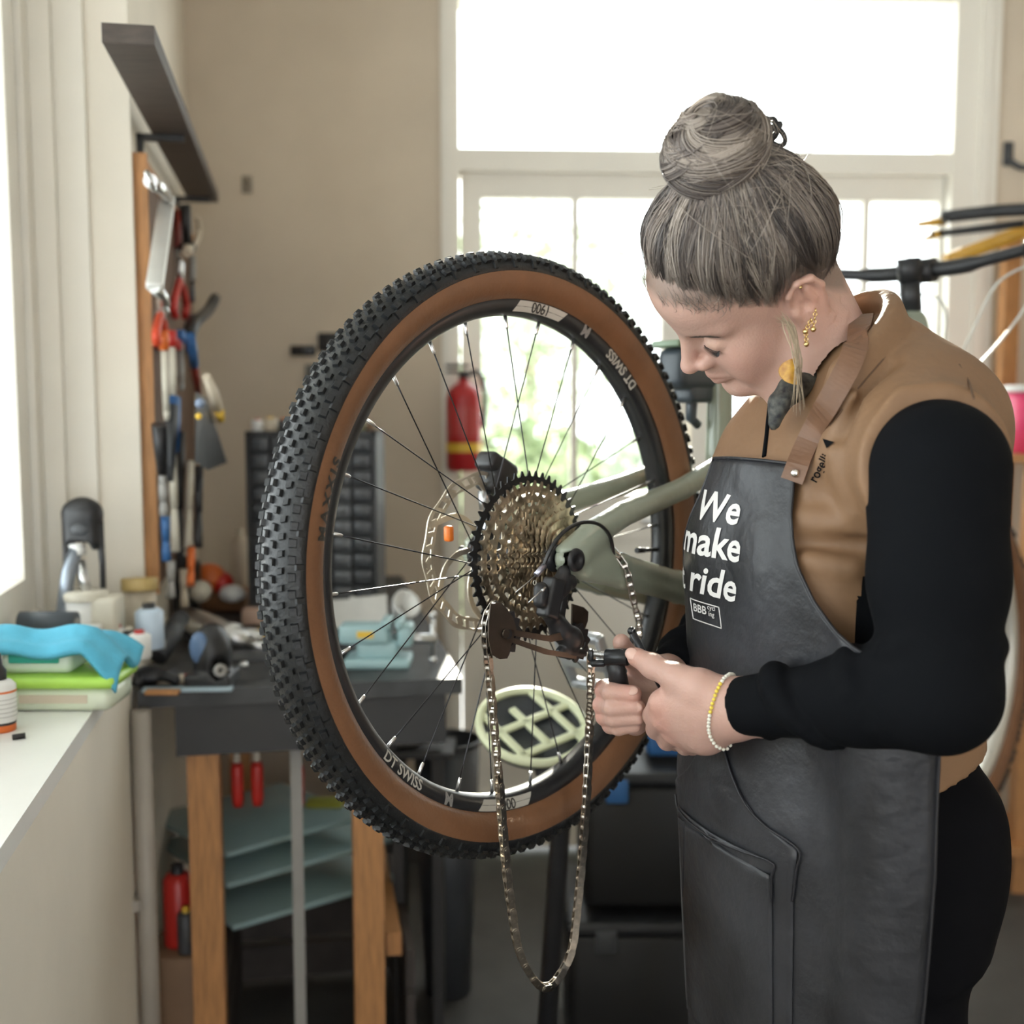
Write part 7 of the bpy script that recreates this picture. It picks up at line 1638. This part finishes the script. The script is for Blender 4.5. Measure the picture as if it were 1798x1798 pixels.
# --- crates and bins on the floor behind the wheel
for i, (px, py, Y, sx, sy, sz, z0, m_, lab) in enumerate(((1130, 1560, 2.42, 0.34, 0.30, 0.34, 0.0, K_blk, 'large black storage crate on the floor behind the hands, lower of two'), (1140, 1390, 2.42, 0.30, 0.28, 0.30, 0.352, K_blk, 'black storage crate stacked on the lower crate left of the apron'))):
    c = at(px, py, Y); c.z = z0; o = thing('storage_crate', lab, 'crate', c)
    m = MB(); m.box(c+Z*sz*0.45, (sx, sy, sz*0.9), None, 0.02); m.build('bin', cm('crate_black', (0.012, 0.012, 0.013), 0.5), o)
    m = MB(); m.box(c+Z*(sz*0.93), (sx+0.02, sy+0.02, sz*0.10), None, 0.012); m.build('lid', cm('crate_lid', (0.016, 0.017, 0.02), 0.45), o)
    for s in (-1, 1): m = MB(); m.box(c+V((s*sx*0.28, -sy/2-0.008, sz*0.86)), (0.045, 0.014, 0.05), None, 0.004); m.build('clip', K_blu if i == 1 else K_char, o)
c = at(1172, 1275, 2.40); c.z = 0.66; o = thing('blue_case', 'small blue case on top of the stacked black crates', 'case', c); m = MB(); m.box(c+Z*0.03, (0.10, 0.12, 0.06), None, 0.010); m.build('case', K_blu, o); m = MB(); m.tube([c+V((-0.03, 0, 0.06)), c+V((-0.03, 0, 0.08)), c+V((0.03, 0, 0.08)), c+V((0.03, 0, 0.06))], 0.005, 8); m.build('handle', K_blk, o)
c = at(785, 1420, 2.62); c.z = 0; o = thing('waste_bin', 'dark grey waste bin on the floor behind the lower left spokes', 'bin', c)
zt2 = at(785, 1300, 2.62).z; m = MB(); m.lathe(c, Z, [(0, 0.005), (0.055, 0.0), (0.078, zt2), (0.074, zt2), (0.052, 0.01), (0, 0.012)], 28); m.build('bucket', K_char, o); m = MB(); m.torus(c+Z*zt2, Z, 0.078, 0.006, 30, 8); m.build('rim', K_blk, o)
a, b = at(700, 1312, 2.46), at(768, 1292, 2.46); m = MB(); m.tube([a, b], [0.010, 0.013], 14); d = (b-a).normalized(); m.lathe(b, d, [(0.013, 0), (0.018, 0.002), (0.018, 0.012), (0.0, 0.014)], 14); o = m.build('silver_tube', K_slv); tag(o, 'short silver tube lying on the drawn out rail right of the bench leg', 'tube')
m = MB(); m.box((a+b)/2-Z*0.022+V((0, 0.02, 0)), (0.16, 0.12, 0.014), None, 0.003); m.box((a.x+0.0, a.y+0.02, (a.z-0.03)/2), (0.022, 0.10, a.z-0.03)); m.box((b.x-0.0, b.y+0.02, (b.z-0.03)/2), (0.022, 0.10, b.z-0.03)); o = m.build('low_stool', cm('stool_dark', (0.03, 0.028, 0.027), 0.6)); tag(o, 'low dark stool behind the rim carrying the silver tube', 'stool')
c = onz(756, 1262, 0.83) if False else at(756, 1268, 2.9); c.z = 0.0
# --- right edge: yellow bicycle, shelf unit, bucket
yb = thing('bicycle', 'yellow bicycle with black bars at the right edge behind the handlebar', 'bicycle', (1.62, 2.95, 0))
K_yf = cm('frame_yellow', (0.62, 0.33, 0.035), 0.35)
h1, h2 = at(1655, 381, 2.9), at(1850, 366, 2.75)
m = MB(); m.tube(smooth_path([h1, h1.lerp(h2, 0.5)+Z*0.004, h2], 6), 0.0155, 14); m.build('handlebar', K_blk, yb)
m = MB(); m.tube([at(1635, 412, 2.95), at(1800, 392, 2.82)], 0.0095, 12); m.build('brake_lever', K_blk, yb)
m = MB(); m.tube([at(1612, 394, 2.98), at(1660, 388, 2.93)], [0.008, 0.011], 12); m.tube([at(1625, 420, 2.98), at(1650, 410, 2.93)], [0.007, 0.010], 12); m.build('bar_end', K_yf, yb)
f0 = at(1640, 472, 2.98); f1 = at(1830, 385, 3.0); bbp = V((1.72, 2.98, 0.42)); hd0, hd1 = V((1.36, 2.99, 1.52)), V((1.40, 2.99, 1.34))
m = MB(); m.tube([at(1660, 458, 2.98), at(1820, 398, 3.0), V((1.72, 3.0, 1.92))], [0.017, 0.018, 0.018], 14); m.build('top_tube', K_yf, yb)
m = MB(); m.tube([V((1.70, 3.0, 1.90)), V((1.66, 2.98, 1.3)), V((1.62, 2.96, 0.72))], 0.019, 14); m.tube([V((1.66, 2.98, 1.3)), V((1.62, 2.96, 0.35))], 0.012, 12); m.build('fork', K_yf, yb)
wc = V((1.62, 2.93, 0.36)); m = MB(); m.torus(wc, V((1, 0.2, 0)), 0.335, 0.024, 56, 10); m.build('tyre', K_blk, yb)
m = MB(); m.torus(wc, V((1, 0.2, 0)), 0.308, 0.010, 56, 8); m.build('rim', K_slv, yb)
sh = thing('shelf_unit', 'orange wooden shelf unit against the back wall at the right edge', 'shelf unit', (1.50, 3.15, 0))
for px in (1795,):
    x0 = at(px+7, 700, 3.2).x; m = MB(); m.box((x0+0.022, 3.18, 0.95), (0.044, 0.05, 1.9)); m.build('post', K_wood, sh); m = MB(); m.box((x0+0.022, 3.42-0.03, 0.95), (0.044, 0.05, 1.9)); m.build('post', K_wood, sh)
    m = MB(); m.box((x0+0.75, 3.18, 0.95), (0.044, 0.05, 1.9)); m.build('post', K_wood, sh); m = MB(); m.box((x0+0.75, 3.39, 0.95), (0.044, 0.05, 1.9)); m.build('post', K_wood, sh)
    for z in (at(1790, 800, 3.05).z, at(1790, 1240, 3.05).z, 0.15): m = MB(); m.box((x0+0.34, 3.26, z-0.012), (0.90, 0.29, 0.024)); m.build('board', K_wood, sh)
zb_ = at(1790, 800, 3.05).z; c = V((at(1815, 790, 3.2).x, 3.21, zb_)); o = thing('pink_bucket', 'pink bucket with white rim on the orange shelf at the right edge', 'bucket', c)
m = MB(); m.lathe(c, Z, [(0, 0.004), (0.058, 0), (0.074, 0.18), (0.070, 0.18), (0.054, 0.008), (0, 0.01)], 28); m.build('pail', cm('c_pink', (0.78, 0.07, 0.18), 0.35), o); m = MB(); m.torus(c+Z*0.18, Z, 0.076, 0.010, 30, 8); m.build('rim', K_wht, o)
z2 = at(1790, 1240, 3.05).z; c = V((at(1800, 1230, 3.2).x, 3.2, z2)); m = MB(); m.box(c+Z*0.035+V((0.02, 0, 0)), (0.10, 0.09, 0.07), None, 0.006); o = m.build('box', K_blu); tag(o, 'blue box on the lower orange shelf behind the front wheel', 'box')
c = V((at(1765, 1238, 3.2).x, 3.2, z2)); m = MB(); m.lathe(c, Z, [(0, 0), (0.022, 0), (0.022, 0.03), (0, 0.032)], 18); o = m.build('tin', K_slv); tag(o, 'small silver tin left of the blue box on the lower orange shelf', 'tin')
